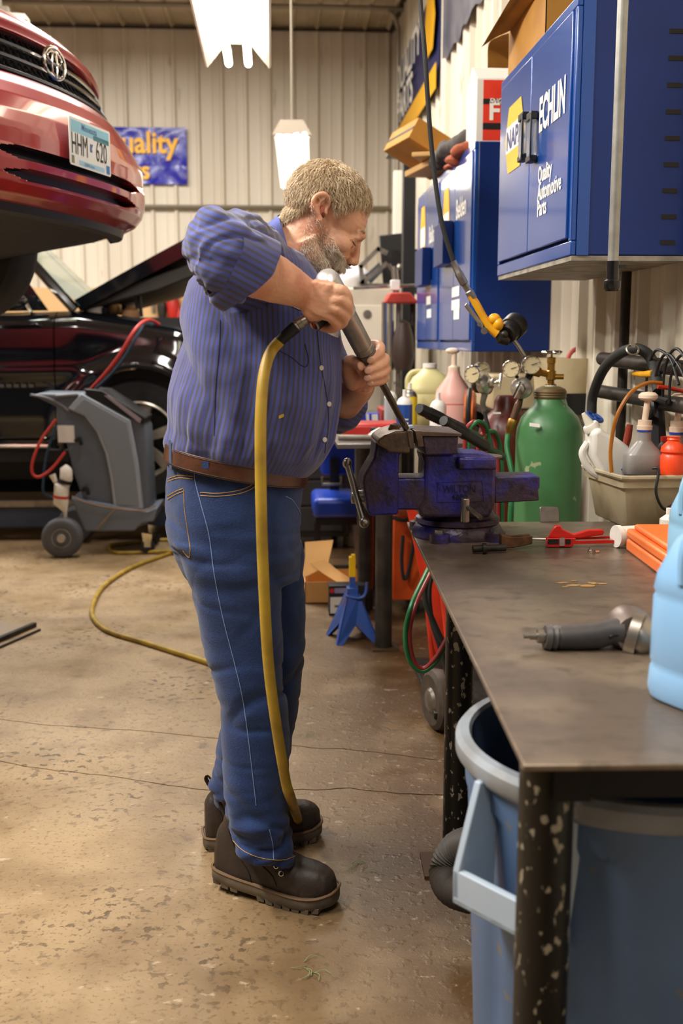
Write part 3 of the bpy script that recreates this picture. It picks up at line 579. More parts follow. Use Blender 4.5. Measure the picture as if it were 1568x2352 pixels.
O('underside_board', MB().bx((XC+.0, yn+.002, zb-.014), (XR-.03, yf-.002, zb-.001)), M('dirty_white', '#968f84', .6, 0, '#4d473e', 14, .7), cab)
# two far cabinets
a, b, e = WX(958, 798, XC), WX(1009, 803, XC), WX(1084, 808, XC); zb2 = e.z; zt2 = WX(1087, 330, XC).z
c3, d3 = cabinet('tall blue wall cabinet behind the near one, white oil box on its top', e.y, b.y-.01, zb2, zt2, 2, 'blue wall cabinets')
c4, d4 = cabinet('farthest blue wall cabinet, beside the black post of the wall', b.y, a.y, zb2, zt2, 2, 'blue wall cabinets')
for dd_, hx, tx_, nm in ((d3, (1024, 515), (1047, 505), 'Belden'), (d4, (971, 545), (985, 560), 'Balkamp')):
    o = WX(*hx, dxn); mb = MB(); mb.add(hexpoly(o, .11, .16, dxn-.0005), [tuple(range(6))]); O('logo_hexagon', mb, ylw, dd_[1])
    mb = MB(); mb.add([V((dxn-.001, o.y+.09, o.z-.05)), V((dxn-.001, o.y-.09, o.z-.05)), V((dxn-.001, o.y-.09, o.z+.05)), V((dxn-.001, o.y+.09, o.z+.05))], [(0, 1, 2, 3)]); O('logo_band', mb, wlet, dd_[1])
    o = WX(*tx_, dxn); O('lettering', MB().text(nm, o, -Y_, Z_, .12, .0006, .02, .8), wlet, dd_[0])
for pxs, py, dd_ in ((1030, 545, d3), (982, 600, d4)):   # blue document pockets on the doors
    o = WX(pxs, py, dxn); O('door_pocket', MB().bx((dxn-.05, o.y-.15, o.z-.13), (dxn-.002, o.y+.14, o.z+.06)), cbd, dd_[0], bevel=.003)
for px, py, w, dd_ in ((1046, 670, .2, d3), (1046, 700, .22, d3), (1048, 722, .15, d3), (984, 655, .2, d4), (984, 690, .16, d4), (985, 720, .16, d4)):
    o = WX(px, py, dxn); O('sticker', MB().bx((dxn-.0012, o.y-w/2, o.z-.022), (dxn-.0002, o.y+w/2, o.z+.022)), wlet, dd_[0])
# ---------------- things on top of the cabinets ----------------
cin = M('cardboard_tan', '#a9772f', .85, 0, '#8f6226', 8, .5)
t = T('cardboard_box', 'open tan cardboard box with raised flaps on top of the near blue cabinet', 'box', (.98, yf-.28, zt))
bx0 = (.815, yf-.56, zt+.001); bx1 = (1.10, yf-.02, zt+.165)
sh = MB(); th = .004
sh.bx(bx0, (bx0[0]+th, bx1[1], bx1[2])).bx((bx1[0]-th, bx0[1], zt+.001), bx1).bx((bx0[0], bx1[1]-th, zt+.001), bx1).bx(bx0, (bx1[0], bx0[1]+th, bx1[2])).bx(bx0, (bx1[0], bx1[1], zt+.005))
O('box_walls', sh, cin, t)
def sheet(pts, n=8, th=.003):   # curved flap: pts = two guide curves
    a, b = spl(pts[0], n), spl(pts[1], n); mb = MB(); nn = (a[1]-a[0]).cross(b[0]-a[0]).normalized()*th
    mb.loft([a, b], caps=False, closed=False); mb.loft([[p+nn for p in a], [p+nn for p in b]], caps=False, closed=False)
    mb.loft([a, [p+nn for p in a]], caps=False, closed=False); mb.loft([b, [p+nn for p in b]], caps=False, closed=False); return mb
y1_, z1_ = bx1[1], bx1[2]
O('flap', sheet(([V((bx0[0], y1_, z1_)), V((bx0[0], y1_+.18, z1_+.035)), V((bx0[0]+.0, y1_+.38, z1_+.06)), V((bx0[0]+.01, y1_+.45, z1_-.01))], [V((bx1[0], y1_, z1_)), V((bx1[0], y1_+.18, z1_+.035)), V((bx1[0], y1_+.38, z1_+.06)), V((bx1[0], y1_+.45, z1_-.01))])), cin, t)
O('flap', sheet(([V((bx0[0], bx0[1], z1_)), V((bx0[0]-.03, bx0[1], z1_+.03)), V((bx0[0]-.03, bx0[1]-.0, z1_+.08))], [V((bx0[0], y1_-.02, z1_)), V((bx0[0]-.05, y1_-.01, z1_-.02)), V((bx0[0]-.095, y1_, z1_-.05))])), cin, t)
O('flap', sheet(([V((bx0[0], bx0[1], z1_)), V((bx0[0], bx0[1]-.07, z1_+.05)), V((bx0[0], bx0[1]-.12, z1_+.06))], [V((bx1[0], bx0[1], z1_)), V((bx1[0], bx0[1]-.07, z1_+.05)), V((bx1[0], bx0[1]-.12, z1_+.06))])), cin, t)
# white box with red label
a = WX(1090, 327, .86); a.z = zt2; yb_ = P(1090, 327, e.y+.10).y
q0 = P(1092, 327, yb_); HB = P(1092, 180, yb_).z-zt2
t = T('oil_box', 'white carton with red and black label standing on the far blue cabinet', 'carton', (q0.x+.15, yb_+.12, zt2))
O('carton', MB().bx((q0.x, yb_, zt2), (q0.x+.26, yb_+.24, zt2+HB)).prism([(0, 0), (.12, .07), (.24, 0)], (q0.x, yb_, zt2+HB), Y_, Z_, X_*.26), M('white_card', '#dcd9d2', .6), t, bevel=.004)
def lab(x0, z0, x1, z1, m, nm='label_panel', d=.001): O(nm, MB().bx((q0.x+x0, yb_-d, zt2+z0), (q0.x+x1, yb_+.0, zt2+z1)), m, t)
rl = M('label_red', '#d8341c', .5)
lab(.028, .02, .25, HB-.005, rl); lab(.028, HB*.62, .25, HB*.70, blackp, d=.002); lab(.028, HB*.24, .25, HB*.34, blackp, d=.002)
O('lettering', MB().text('F', V((q0.x+.05, yb_-.003, zt2+HB*.39)), X_, Z_, .10, .0005, .03), wlet, t); O('lettering', MB().text('ENGINE', V((q0.x+.055, yb_-.003, zt2+HB*.635)), X_, Z_, .026, .0005, .02), wlet, t)
# rags, tray and boxes further along
cz = zt2
def blob(name, pts, r, m, label, cat, seed=0, amp=.03, fl_=.6):
    mb = MB()
    for p, q in zip(pts, r): mb.ell(p, (q, q*1.2, q*fl_))
    mb = fuse(mb, .012, 2); mb = displace(mb, lambda v, n: amp*noise.noise(v*9+V((seed, 0, 0)))+amp*.4*noise.noise(v*25))
    O(name, mb, m, label=label, cat=cat)
yy = e.y
blob('rag', [P(1058, 345, yy+.35), P(1045, 370, yy+.45), P(1075, 340, yy+.32), P(1035, 385, yy+.6)], [.045, .05, .04, .04], M('rust_cloth', '#9c5238', .9), 'crumpled rust coloured cloth hanging over the far cabinet edge', 'rag', 3, .02)
blob('jacket', [P(1065, 330, yy+.55), P(1045, 345, yy+.7), P(1030, 350, yy+.85), P(1015, 372, yy+1.0)], [.07, .08, .08, .06], M('dark_cloth', '#4b4643', .9), 'dark grey crumpled bundle behind the rust cloth on the far cabinets', 'cloth', 8, .03)
o = P(975, 345, b.y+.35); t = T('carton', 'flat brown carton perched over the farthest blue cabinet, taped along its middle', 'box', o)
rb = rotm('Z', 12) @ rotm('Y', 28); O('carton', MB().box(o, (.30, .42, .11), rb), cin, t, bevel=.003); O('tape', MB().box(o+rb @ V((-.1515, 0, 0)), (.001, .42, .015), rb), blackp, t)
o = P(990, 372, b.y+.30); O('wood_scraps', MB().box(o+V((.08, 0, -.03)), (.30, .5, .03), rotm('Z', 10)).box(o+V((.05, -.1, -.0)), (.25, .35, .02), rotm('Z', -20)), M('pale_wood', '#c79d62', .7), label='flat pale cardboard sheets under the brown carton', cat='cardboard', bevel=.003)
# black bracket and post by the far cabinet
o = P(925, 360, 7.1); O('steel_post', MB().bx((o.x+.0, 7.06, 0), (o.x+.08, 7.14, 2.46)).bx((o.x-.10, 7.0, 2.44), (XR-.08, 7.2, 2.52)), blackp, label='black steel post with a bracket arm beside the farthest cabinet', cat='post', bevel=.004)
O('door_panel', MB().bx((P(905, 400, 8.2).x, 8.2, .4), (P(941, 400, 8.2).x, 8.28, 2.52)), M('off_white_panel', '#d9d4c8', .5), label='tall off-white ribbed panel in the far right corner', cat='panel', bevel=.005)
# ---------------- banners ----------------
nav = M('banner_navy', '#232a5c', .4, 0, '#1a1f46', 4, .5); gry = M('tarp', '#5d5a60', .6, 0, '#2f2f3f', 3, .8)
def wallbanner(name, y0, y1, z0, z1, m, label, wav=.02, skew=0.):
    mb = MB(); rows = []
    for j in range(9):
        rows.append([V((XR-.035-wav*.6*(1+sin(y*6+j*.3))*.5, y, z0+(z1-z0)*j/8+skew*(y-y0)+(.02*sin(y*16) if j == 0 else 0))) for y in np.linspace(y0, y1, 40)])
    mb.loft(rows, caps=False, closed=False); t = T(name, label, 'banner', (XR-.04, (y0+y1)/2, z0)); O('sheet', mb, m, t, ang=60); return t
t = wallbanner('banner', 7.75, 10.45, 3.02, 3.75, nav, 'navy banner with white words and yellow stripe high on the right wall')
bd = M('banner_yellow', '#d9a11c', .45)
O('stripe', MB().bx((XR-.066, 7.76, 3.0), (XR-.063, 10.4, 3.17)), bd, t)
O('logo_hexagon', MB().add(hexpoly(V((0, 8.1, 3.5)), .28, .2, XR-.066), [tuple(range(6))]), bd, t)
O('lettering', MB().text('QUALITY', V((XR-.068, 10.3, 3.46)), -Y_, Z_, .34, .001, .02, 1.2), wlet, t); O('lettering', MB().text('PARTS', V((XR-.068, 10.2, 3.2)), -Y_, Z_, .32, .001, .02, 1.25), wlet, t)
wallbanner('banner', 3.9, 7.55, 3.12, 4.15, gry, 'faded grey navy sheet with scalloped edge high on the right wall', .03)
t = T('banner', 'shiny royal blue banner with yellow words on the back wall', 'banner', (P(350, 420, YB-.06).x, YB-.06, P(350, 423, YB-.06).z))
x1 = P(427, 300, YB-.06).x; z1 = P(427, 293, YB-.06).z; z0 = P(427, 423, YB-.06).z; x0 = x1-1.15
mb = MB(); rows = [[V((x, YB-.05-.012*noise.noise(V((x*9, z*9, 0))), z)) for x in np.linspace(x0, x1, 50)] for z in np.linspace(z0, z1, 26)]
mb.loft(rows, caps=False, closed=False); roy = M('banner_royal', '#1717a0', .25, 0, '#121284', 5, .5, .5, 9, coat=.1); O('sheet', mb, roy, t, ang=60)
O('lettering', MB().text('Quality', V((P(262, 350, YB-.07).x-.14, YB-.075, P(300, 350, YB-.07).z)), X_, Z_, .28, .001, .025, .90), ylw, t); O('lettering', MB().text('ers', V((P(276, 410, YB-.07).x, YB-.075, P(300, 410, YB-.07).z)), X_, Z_, .24, .001, .02, .95), ylw, t)
# ---------------- hanging air drop pipe, hose reel end with yellow gun ----------------
pp = M('galv_pipe', '#9b9a94', .4, .6, '#77756e', 18, .6)
t = T('air_drop_pipe', 'grey galvanised drop pipe hanging beside the near cabinet, its end wrapped in black tape', 'pipe', P(1406, 670, 2.60))
a, b = P(1423, -120, 2.60), P(1407, 612, 2.60); a.x = b.x+.004
O('pipe', MB().cyl(V((b.x, b.y, ZC-.01)), b, .0125, n=18), pp, t)
O('taped_end', MB().tube([b+Z_*.012, b-Z_*.01, b-Z_*.03, b-Z_*.034, b-Z_*.052, b-Z_*.058], [.016, .015, .015, .020, .020, .014], 18).box(b+V((.022, 0, 0)), (.02, .003, .008)), M('black_tape', '#121213', .25), t, ang=50)
t = T('grease_hose_gun', 'black hanging hose ending in a yellow handled gun with black round head', 'hose gun', P(1130, 760, 3.05))
YG = 3.05
def h3(px, py, dy=0): return P(px, py, YG+dy)
O('hose', MB().tube(spl([h3(958, -420, .1), h3(962, -60, .05), h3(975, 120), h3(990, 330), h3(1012, 500), h3(1042, 605)], 8), .0068, 10), rubber, t)
O('swivel', MB().tube([h3(1040, 600), h3(1052, 625), h3(1053, 627), h3(1066, 652), h3(1067, 654), h3(1076, 668), h3(1077, 670), h3(1086, 686)], [.009, .010, .012, .012, .009, .009, .012, .012], 6), steel, t)
yp = M('tool_yellow', '#e0a214', .35, 0, '#b67d10', 14, .5)
O('handle_body', MB().tube(spl([h3(1080, 678), h3(1092, 696), h3(1108, 725), h3(1125, 752), h3(1142, 765)], 4), [.011, .013, .0125, .014, .018], 14, flat=.75).ell(h3(1135, 733), (.018, .014, .016)).ell(h3(1143, 745), (.016, .02, .02)), yp, t)
O('lever', MB().prism([(0, 0), (.012, 0), (.012, .075), (0, .085)], h3(1066, 703, -.01), (V(h3(1066, 703))-V(h3(1060, 712))).normalized(), (V(h3(1114, 765))-V(h3(1066, 703))).normalized(), Y_*.006), steel, t, bevel=.002)
O('pivot', MB().cyl(h3(1112, 760, -.015), h3(1112, 760, .015), .010, n=12).cyl(h3(1100, 745, -.015), h3(1100, 745, .01), .006, n=10), steel, t)
O('round_head', MB().lathe([(.001, 0), (.026, 0), (.030, .006), (.030, .034), (.034, .036), (.036, .042), (.036, .072), (.028, .08), (.001, .082)], h3(1160, 770), (V(h3(1190, 740, .06))-V(h3(1160, 770))), n=30), M('head_black', '#1e1a18', .4, .4), t, ang=30)
O('outlet', MB().tube([h3(1148, 762), h3(1152, 778), h3(1168, 785)], [.016, .018, .012], 12).ell(h3(1158, 768, -.01), .012), darksteel, t)
O('nozzle', MB().tube([h3(1180, 782), h3(1190, 795), h3(1204, 818)], [.006, .006, .0055], 10), steel, t)
# ---------------- wall pipes, hose and pail ----------------
XP = 1.06
blk = M('black_pipe', '#2a2522', .45, .4, '#473e37', 16, .6)
t = T('iron_pipes', 'greasy black iron pipes running along the wall behind the tote', 'pipe', (XP, 3.2, 1.1))
O('upper_pipe', MB().tube([WX(1383, 824, XP), WX(1620, 853, XP)], .022, 16), blk, t); O('lower_pipe', MB().tube([WX(1372, 898, XP), WX(1620, 941, XP)], .022, 16), blk, t)
O('vertical_pipe', MB().tube([V((XR-.045, WX(1436, 700, XR-.045).y, .1)), V((XR-.045, WX(1436, 700, XR-.045).y, 1.95))], .016, 14), blk, t)
O('bracket', MB().tube(spl([WX(1480, 960, XP-.03), WX(1500, 945, XP-.03), WX(1502, 915, XP-.03), WX(1535, 925, XP-.03)], 5), .010, 8).tube([WX(1508, 940, XP), WX(1508, 1010, XP), WX(1512, 1060, XP)], [.02, .026, .016], 10), blackp, t)
HX = .98
O('fat_hose', MB().tube(spl([WX(1358, 955, HX), WX(1362, 905, HX), WX(1388, 845, HX), WX(1430, 808, HX), WX(1470, 803, HX+.03), WX(1498, 830, HX+.06), WX(1512, 900, HX+.05)], 8), .0155, 14), rubber, label='fat black hose arching over the wall pipe with a clamp', cat='hose')
O('hose_clamp', MB().torus(WX(1452, 803, HX), (0, .8, -.5), .0165, .003).box(WX(1452, 793, HX), (.01, .02, .012)), steel, label='steel clamp on top of the arched black hose', cat='clamp')
for i, (x, y) in enumerate([(1500, 835), (1520, 845), (1540, 835), (1555, 850)]):
    o = WX(x, y, XP-.03); O('cable', MB().tube(spl([o+V((0, .05, -.09)), o+V((0, .045, -.02)), o+V((0, .0, .03)), o+V((0, -.06, .035)), o+V((.0, -.14, .01-.01*i)), o+V((0, -.2, -.05))], 6), .004, 8), blackp, label='thin black cable over the upper wall pipe, %s of four' % ('leftmost', 'second', 'third', 'rightmost')[i], cat='cable', group='cables over the wall pipe')
o = WX(1365, 958, HX); bv = M('valve_blue', '#33529a', .4); mb = MB().torus(o, (.35, -.35, .86), .026, .0055, 16, 8)
for k in range(4): mb.tube([o, o+frame((.35, -.35, .86)) @ V((.026*cos(k*pi/2), .026*sin(k*pi/2), 0))], .004, 6)
O('valve_wheel', mb.cyl(o, o-Z_*.02, .008), bv, label='small blue valve wheel at the hose foot', cat='valve')
o = WX(1500, 868, XP-.09); O('brass_tap', MB().tube([WX(1455, 858, XP-.03), WX(1478, 860, XP-.03), WX(1500, 858, XP-.03)], [.007, .009, .011], 12), yp, label='yellow lever tap above the pump bottle', cat='tap')
pl = M('pail', '#bfae8c', .5, 0, '#94815c', 6, .7); YP = 4.16
o = P(1300, 948, YP); t = T('pail', 'grimy cream plastic pail with dark base and red hose loop behind the green cylinder', 'pail', o); ph = P(1300, 822, YP).z-o.z
O('tub', MB().lathe([(.001, 0), (.115, 0), (.135, ph), (.125, ph), (.11, .03), (.001, .03)], o, n=40), pl, t); O('dark_band', MB().lathe([(.1165, .0), (.125, ph*.38), (.127, ph*.38), (.119, -.001)], o, n=40, caps=False), blackp, t)
O('hose_loop', MB().torus(P(1328, 828, YP-.05), (.2, -1, .1), .043, .009, 24, 8, 0, 180), M('faded_red', '#b0524a', .5), t)
t = T('pail_shelf', 'dark shelf carrying the cream pail against the wall', 'shelf', (1.0, YP, o.z-.03))
O('board', MB().bx((.86, 4.03, o.z-.03), (XR-.03, 5.6, o.z-.004)), darksteel, t, bevel=.003)
O('leg', MB().bx((1.0, 5.5, 0), (1.04, 5.54, o.z-.03)), darksteel, t); O('leg', MB().bx((1.05, 4.06, 0), (1.09, 4.10, o.z-.03)), darksteel, t)
O('tan_box', MB().bx((.86, 4.4, o.z-.004), (1.1, 4.75, o.z+.14)), pl, label='dull tan bin on the shelf left of the pail', cat='bin', bevel=.01)
# ---------------- welding cylinders, regulators, hoses and cart ----------------
grn = M('cylinder_green', '#46794a', .40, 0, '#3a6640', 5, .6, .04, 10, col3='#8d9a72', s3=17, t3=(.68, .70)); mar = M('cylinder_maroon', '#5c1f16', .36, 0, '#43160f', 6, .6)
YO = 3.60
ppm = FPX/(P(1261, 1000, YO)-CO).dot(CR @ V((0, 0, -1))); ro = 76/ppm; bo = P(1261, 1000, YO); bo.z = .09
zs = P(1261, 935, YO).z
t = T('gas_cylinder', 'tall green oxygen cylinder with brass valve behind the vise', 'gas cylinder', bo); zz = bo.z; Hs = zs-.10-zz
O('shell', MB().lathe([(.001, 0), (ro*.9, 0), (ro, .02), (ro, Hs), (ro*.97, Hs+.03), (ro*.86, Hs+.065), (ro*.66, Hs+.09), (ro*.52, Hs+.105), (ro*.45, Hs+.13), (.001, Hs+.131)], bo, n=56), grn, t, ang=50)
zc_ = Hs+.125
O('neck_ring', MB().lathe([(.001, zc_), (.050, zc_), (.054, zc_+.01), (.052, zc_+.014), (.054, zc_+.018), (.052, zc_+.022), (.054, zc_+.026), (.048, zc_+.036), (.03, zc_+.044), (.001, zc_+.045)], bo, n=32), M('neck_rust', '#6b4a33', .6, .4, '#4a6b3c', 14, .6), t)
zv = zc_+.044; vt = bo+Z_*zv
O('valve_body', MB().lathe([(.018, 0), (.02, .006), (.012, .01), (.012, .02), (.017, .022), (.017, .05), (.013, .053), (.013, .075), (.015, .076), (.015, .095), (.004, .097), (.004, .108), (.001, .108)], vt, n=12).tube([vt+V((.012, -.004, .032)), vt+V((.04, -.012, .032))], .009, 10).tube([vt+V((-.012, 0, .04)), vt+V((-.035, 0.0, .045)), vt+V((-.036, 0, .045)), vt+V((-.062, 0, .05))], [.011, .011, .016, .016], 6), brass, t)
O('thread_seal', MB().lathe([(.019, -.003), (.019, .006), (.001, .007)], vt), white, t)
hw = MB()
for k in range(5): a = 2*pi*k/5; hw.ell(vt+V((.024*cos(a), .024*sin(a), .112)), (.013, .013, .007), n=12, m=8)
O('hand_wheel', hw.lathe([(.001, .107), (.028, .107), (.028, .117), (.001, .118)], vt), chrome, t)
O('sticker', MB().box(P(1228, 977, YO-ro*.93)+V((0, .004, 0)), (.034, .002, .013), rotm('Y', 8) @ rotm('X', -35)), white, t)
YA = 3.9; ba = P(1163, 1000, YA); ba.z = .09; ppa = FPX/(P(1163, 1000, YA)-CO).dot(CR @ V((0, 0, -1))); ra = 66/ppa; za = P(1163, 985, YA).z-.09
t = T('gas_cylinder', 'maroon acetylene cylinder standing behind and left of the green cylinder', 'gas cylinder', ba)
O('shell', MB().lathe([(.001, 0), (ra*.9, 0), (ra, .02), (ra, za-.03), (ra*.95, za), (ra*.75, za+.045), (ra*.48, za+.07), (ra*.46, za+.1), (ra*.36, za+.12), (.001, za+.122)], ba, n=48), mar, t, ang=50)
O('sticker', MB().box(P(1140, 949, YA-ra*.75), (.03, .002, .008), rotm('X', -40)), white, t)
gf = M('gauge_face', '#c4b591', .5, 0, '#a39169', 8, .4); mdark = M('regulator_dark', '#3a322c', .4, .7)
def gauge(par, px, py, dy, r, ax):
    c = P(px, py, YO+dy); A = V(ax).normalized(); g = O('gauge', MB().lathe([(.001, -.026), (r*.8, -.026), (r, -.022), (r, 0), (r*.92, .003), (r*.88, 0)], c, A, 32, caps=False), chrome, par)
    O('dial', MB().lathe([(.001, -.001), (r*.9, -.001), (r*.9, -.002)], c, A, 28, caps=False), gf, g)
    F_ = frame(A); k = MB()
    for i in range(9): a = R(-50+35*i); k.tube([c+F_ @ V((r*.72*cos(a), r*.72*sin(a), .0005)), c+F_ @ V((r*.82*cos(a), r*.82*sin(a), .0005))], .0008, 4)
    k.tube([c+F_ @ V((0, 0, .001)), c+F_ @ V((r*.6, r*.2, .001))], .001, 4); O('needle', k, blackp, g)
def reg(label, c, axd, gs, par_=None):
    t = T('gas_regulator', label, 'regulator', c); A = V(axd).normalized()
    O('bonnet', MB().lathe([(.001, -.03), (.030, -.03), (.036, -.02), (.036, -.004), (.033, .0), (.024, .006), (.016, .012), (.016, .03), (.012, .032), (.001, .033)], c, A, 32), M('satin_steel', '#b9b5ac', .32, .85), t)
    O('hex_nut', MB().lathe([(.001, .010), (.019, .010), (.019, .018), (.001, .019)], c, A, 6), steel, t)
    O('back_body', MB().ell(c-A*.04, .026), mdark, t)
    e = c+A*.055; F_ = frame(A, (0, 0, 1)); O('adjusting_screw', MB().cyl(c+A*.02, e, .0055, n=10).tube([e+F_ @ V((-.026, .012, 0)), e+F_ @ V((.026, -.012, 0))], .005, 8), chrome, t)
    for g in gs: gauge(t, *g); O('gauge_stem', MB().tube([c-A*.04, P(g[0], g[1], YO+g[2])-V(g[4]).normalized()*.02], .006, 8), mdark, t)
    return t
r1c = P(1196, 892, YO-.03); t = reg('silver regulator with two cream dial gauges joined to the green cylinder', r1c, (-.45, -1, -.05), [(1173, 847, -.04, .029, (-.35, -1, .05)), (1220, 838, -.02, .0315, (-.1, -1, .0))])
O('inlet_pipe', MB().tube([r1c+V((.02, .035, 0)), vt+V((-.06, 0, .05))], .007, 10), mdark, t)
O('hose_barb', MB().tube([P(1196, 915, YO-.0), P(1190, 930, YO-.02), P(1178, 962, YO-.02)], [.008, .013, .011], 12), M('barb', '#5a4232', .45, .5), t)
O('brass_nut', MB().tube([P(1178, 962, YO-.02), P(1177, 965, YO-.02), P(1170, 985, YO-.02), P(1169, 990, YO-.02), P(1166, 998, YO-.02)], [.011, .014, .014, .010, .010], 6), brass, t)
r2c = P(1120, 882, YA-.1); t = reg('second dusty regulator with two gauges, above the maroon cylinder', r2c, (.9, -1, .25), [(1084, 860, .17, .031, (-.75, -1, .0)), (1108, 850, .24, .029, (.3, -1, .05))])
O('hose_barb', MB().tube([P(1113, 905, YA-.1), P(1108, 925, YA-.1), P(1112, 950, YA-.1)], [.012, .010, .008], 8), steel, t)
O('hose', MB().tube(spl([P(1112, 945, YA-.12), P(1122, 985, YA-.13), P(1134, 1030, YA-.14), P(1140, 1100, YA-.15), P(1140, 1250, YA-.15)], 5), .007, 8), rubber, label='black hose dropping from the left regulator past the maroon cylinder', cat='hose')
O('hose', MB().tube(spl([P(1166, 998, YO-.02), P(1164, 1030, YO-.05), P(1172, 1070, YO-.08), P(1178, 1110, YO-.1), P(1172, 1180, YO-.12), P(1170, 1300, YO-.12)], 6), .009, 10), greenh, label='green oxygen hose dropping straight down beside the green cylinder', cat='hose')
# coiled twin hose behind the vise
HYy = 3.28
for j, (m, dx) in enumerate(((redh, 0), (greenh, 9))):
    for k, (sx_, top_, w) in enumerate(((1068, 968, 46), (1098, 990, 42))):
        O('hose', MB().tube(spl([P(sx_+dx, 1480, HYy+.05*k), P(sx_+dx, 1120, HYy+.05*k), P(sx_+dx, top_+35, HYy+.05*k), P(sx_+dx+w*.3, top_+4, HYy+.05*k), P(sx_+dx+w*.75, top_+6, HYy+.05*k+.03), P(sx_+w+dx, top_+45, HYy+.05*k+.05), P(sx_+w+dx+4, 1120, HYy+.05*k+.05), P(sx_+w+dx+4, 1480, HYy+.05*k+.05)], 6), .0068, 8), m, label=('%s %s of the looped twin welding hose behind the vise' % (('red', 'outer loop' if k else 'inner loop') if j == 0 else ('green', 'outer loop' if k else 'inner loop'))), cat='hose')
gd = M('green_dark', '#1c4a26', .45)
# torch handles
for a, b, lb in (((962, 938), (1060, 985), 'upper'), ((1018, 966), (1115, 1025), 'lower')):
    pts = [P(a[0], a[1], 2.95), P(a[0]+(b[0]-a[0])*.12, a[1]+(b[1]-a[1])*.12, 2.96)]
    q0_, q1_ = P(*a, 2.95), P(*b, 3.12); n_ = 40; rs = [(.0135 if i < 2 else .0160)+(.0020 if 8 < i < 20 and i % 2 else 0) for i in range(n_)]
    t = T('bolt_cutter_grip', 'black ribbed %s grip of long handles lying behind the vise' % lb, 'tool handle', q0_)
    O('grip', MB().tube([q0_.lerp(q1_, i/(n_-1)) for i in range(n_)], rs, 14), blackp, t, ang=50); O('shaft', MB().tube([q1_, q1_+(q1_-q0_)*.45], .011, 10), gd, t)
# cart
cr = M('cart_red', '#c8321a', .4, 0, '#8a2212', 8, .6)
t = T('cylinder_cart', 'red two wheeled cylinder cart under the far end of the bench', 'cart', F(1000, 1640)+V((.3, .1, 0)))
fp = F(990, 1690); 
O('wheel', MB().lathe([(.03, -.025), (.085, -.03), (.10, -.02), (.104, 0), (.10, .02), (.085, .03), (.03, .025)], V((fp.x+.03, fp.y+.06, .105)), (1, .25, 0), 36), M('wheel_dirty', '#3b3129', .6, 0, '#54463a', 20, .6), t)
O('wheel_hub', MB().lathe([(.001, -.04), (.035, -.035), (.05, -.02), (.05, .02), (.035, .035), (.001, .04)], V((fp.x+.03, fp.y+.06, .105)), (1, .25, 0), 20), steel, t)
O('base_plate', MB().bx((.50, 3.42, .06), (1.10, 4.05, .085)), darksteel, t, bevel=.004)
O('side_plate', MB().prism([(0, 0), (.06, 0), (-.02, .58), (-.12, .58)], P(1000, 1500, 3.7), X_, Z_, Y_*.01), cr, t)
O('frame_rail', MB().tube([V((.58, 3.46, .08)), V((.52, 3.5, .62))], .014, 10).tube([V((.58, 4.0, .08)), V((.52, 3.95, .62))], .014, 10).tube([V((.52, 3.5, .62)), V((.52, 3.95, .62))], .014, 10), cr, t)
for i, (m, dx, r_) in enumerate(((greenh, 0, .0075), (redh, 9, .007))):
    YH = 2.95
    O('hose', MB().tube(spl([P(992+dx, 1290, YH+.2), P(975+dx, 1325, YH+.1), P(945+dx, 1390, YH), P(931+dx, 1455, YH), P(940+dx, 1515, YH), P(968+dx*.4, 1541-dx*.6, YH), P(1000, 1520-dx, YH), P(1030, 1470-dx, YH+.02), P(1060, 1430, YH+.05)], 7), r_, 10), m, label='%s line of the twin welding hose hanging in a loop below the bench end' % ('green' if i == 0 else 'red'), cat='hose')
for i, pts in enumerate((((985, 1310), (975, 1370), (1000, 1440), (1030, 1500)), ((1000, 1300), (985, 1350), (990, 1420), (1015, 1500), (1030, 1560)))):
    O('cable', MB().tube(spl([P(x, y, 3.2+.08*i) for x, y in pts], 6), .009, 8), rubber, label='thick black cable %s on the red cart' % ('hanging nearer the aisle', 'curving lower')[i], cat='cable', group='black cables on the cart')
# ---------------- second bench behind the vise with its clutter ----------------
H2 = .885
y2 = F(880, 1488).y; p2 = F(880, 1488)
t = T('workbench', 'farther grey steel bench on plain black pipe legs, behind the vise', 'workbench', (.65, 5.3, 0))
XB0 = F(775, 1012, H2).x-.01
O('bench_top', MB().bx((XB0, y2-.12, H2-.02), (XR-.2, 6.5, H2)), M('bench_top_far', '#6f6a66', .35, .6, '#4c4743', 8, .6), t, bevel=.003)
O('leg', MB().cyl((p2.x, y2, .008), (p2.x, y2, H2-.02), .036, n=22), M('black_leg', '#2b2724', .4, .4, '#4d4640', 12, .5), t)
q = F(838, 1400); O('leg', MB().cyl((q.x, q.y, .008), (q.x, q.y, H2-.02), .04, n=22), MATS['black_leg'], t)
O('leg', MB().cyl((XR-.26, y2, .008), (XR-.26, y2, H2-.02), .036, n=22), MATS['black_leg'], t); O('leg', MB().cyl((XR-.26, 6.3, .008), (XR-.26, 6.3, H2-.02), .036, n=22), MATS['black_leg'], t)
O('foot_plate', MB().bx((p2.x-.05, y2-.06, 0), (p2.x+.06, y2+.06, .008)), MATS['rusty_plate'], t)
O('square_tube', MB().bx((P(816, 1030, 5.6).x, 5.6, .02), (P(831, 1030, 5.6).x, 5.64, H2-.02)), pp, t)
def on2(px, py): return F(px, py, H2)
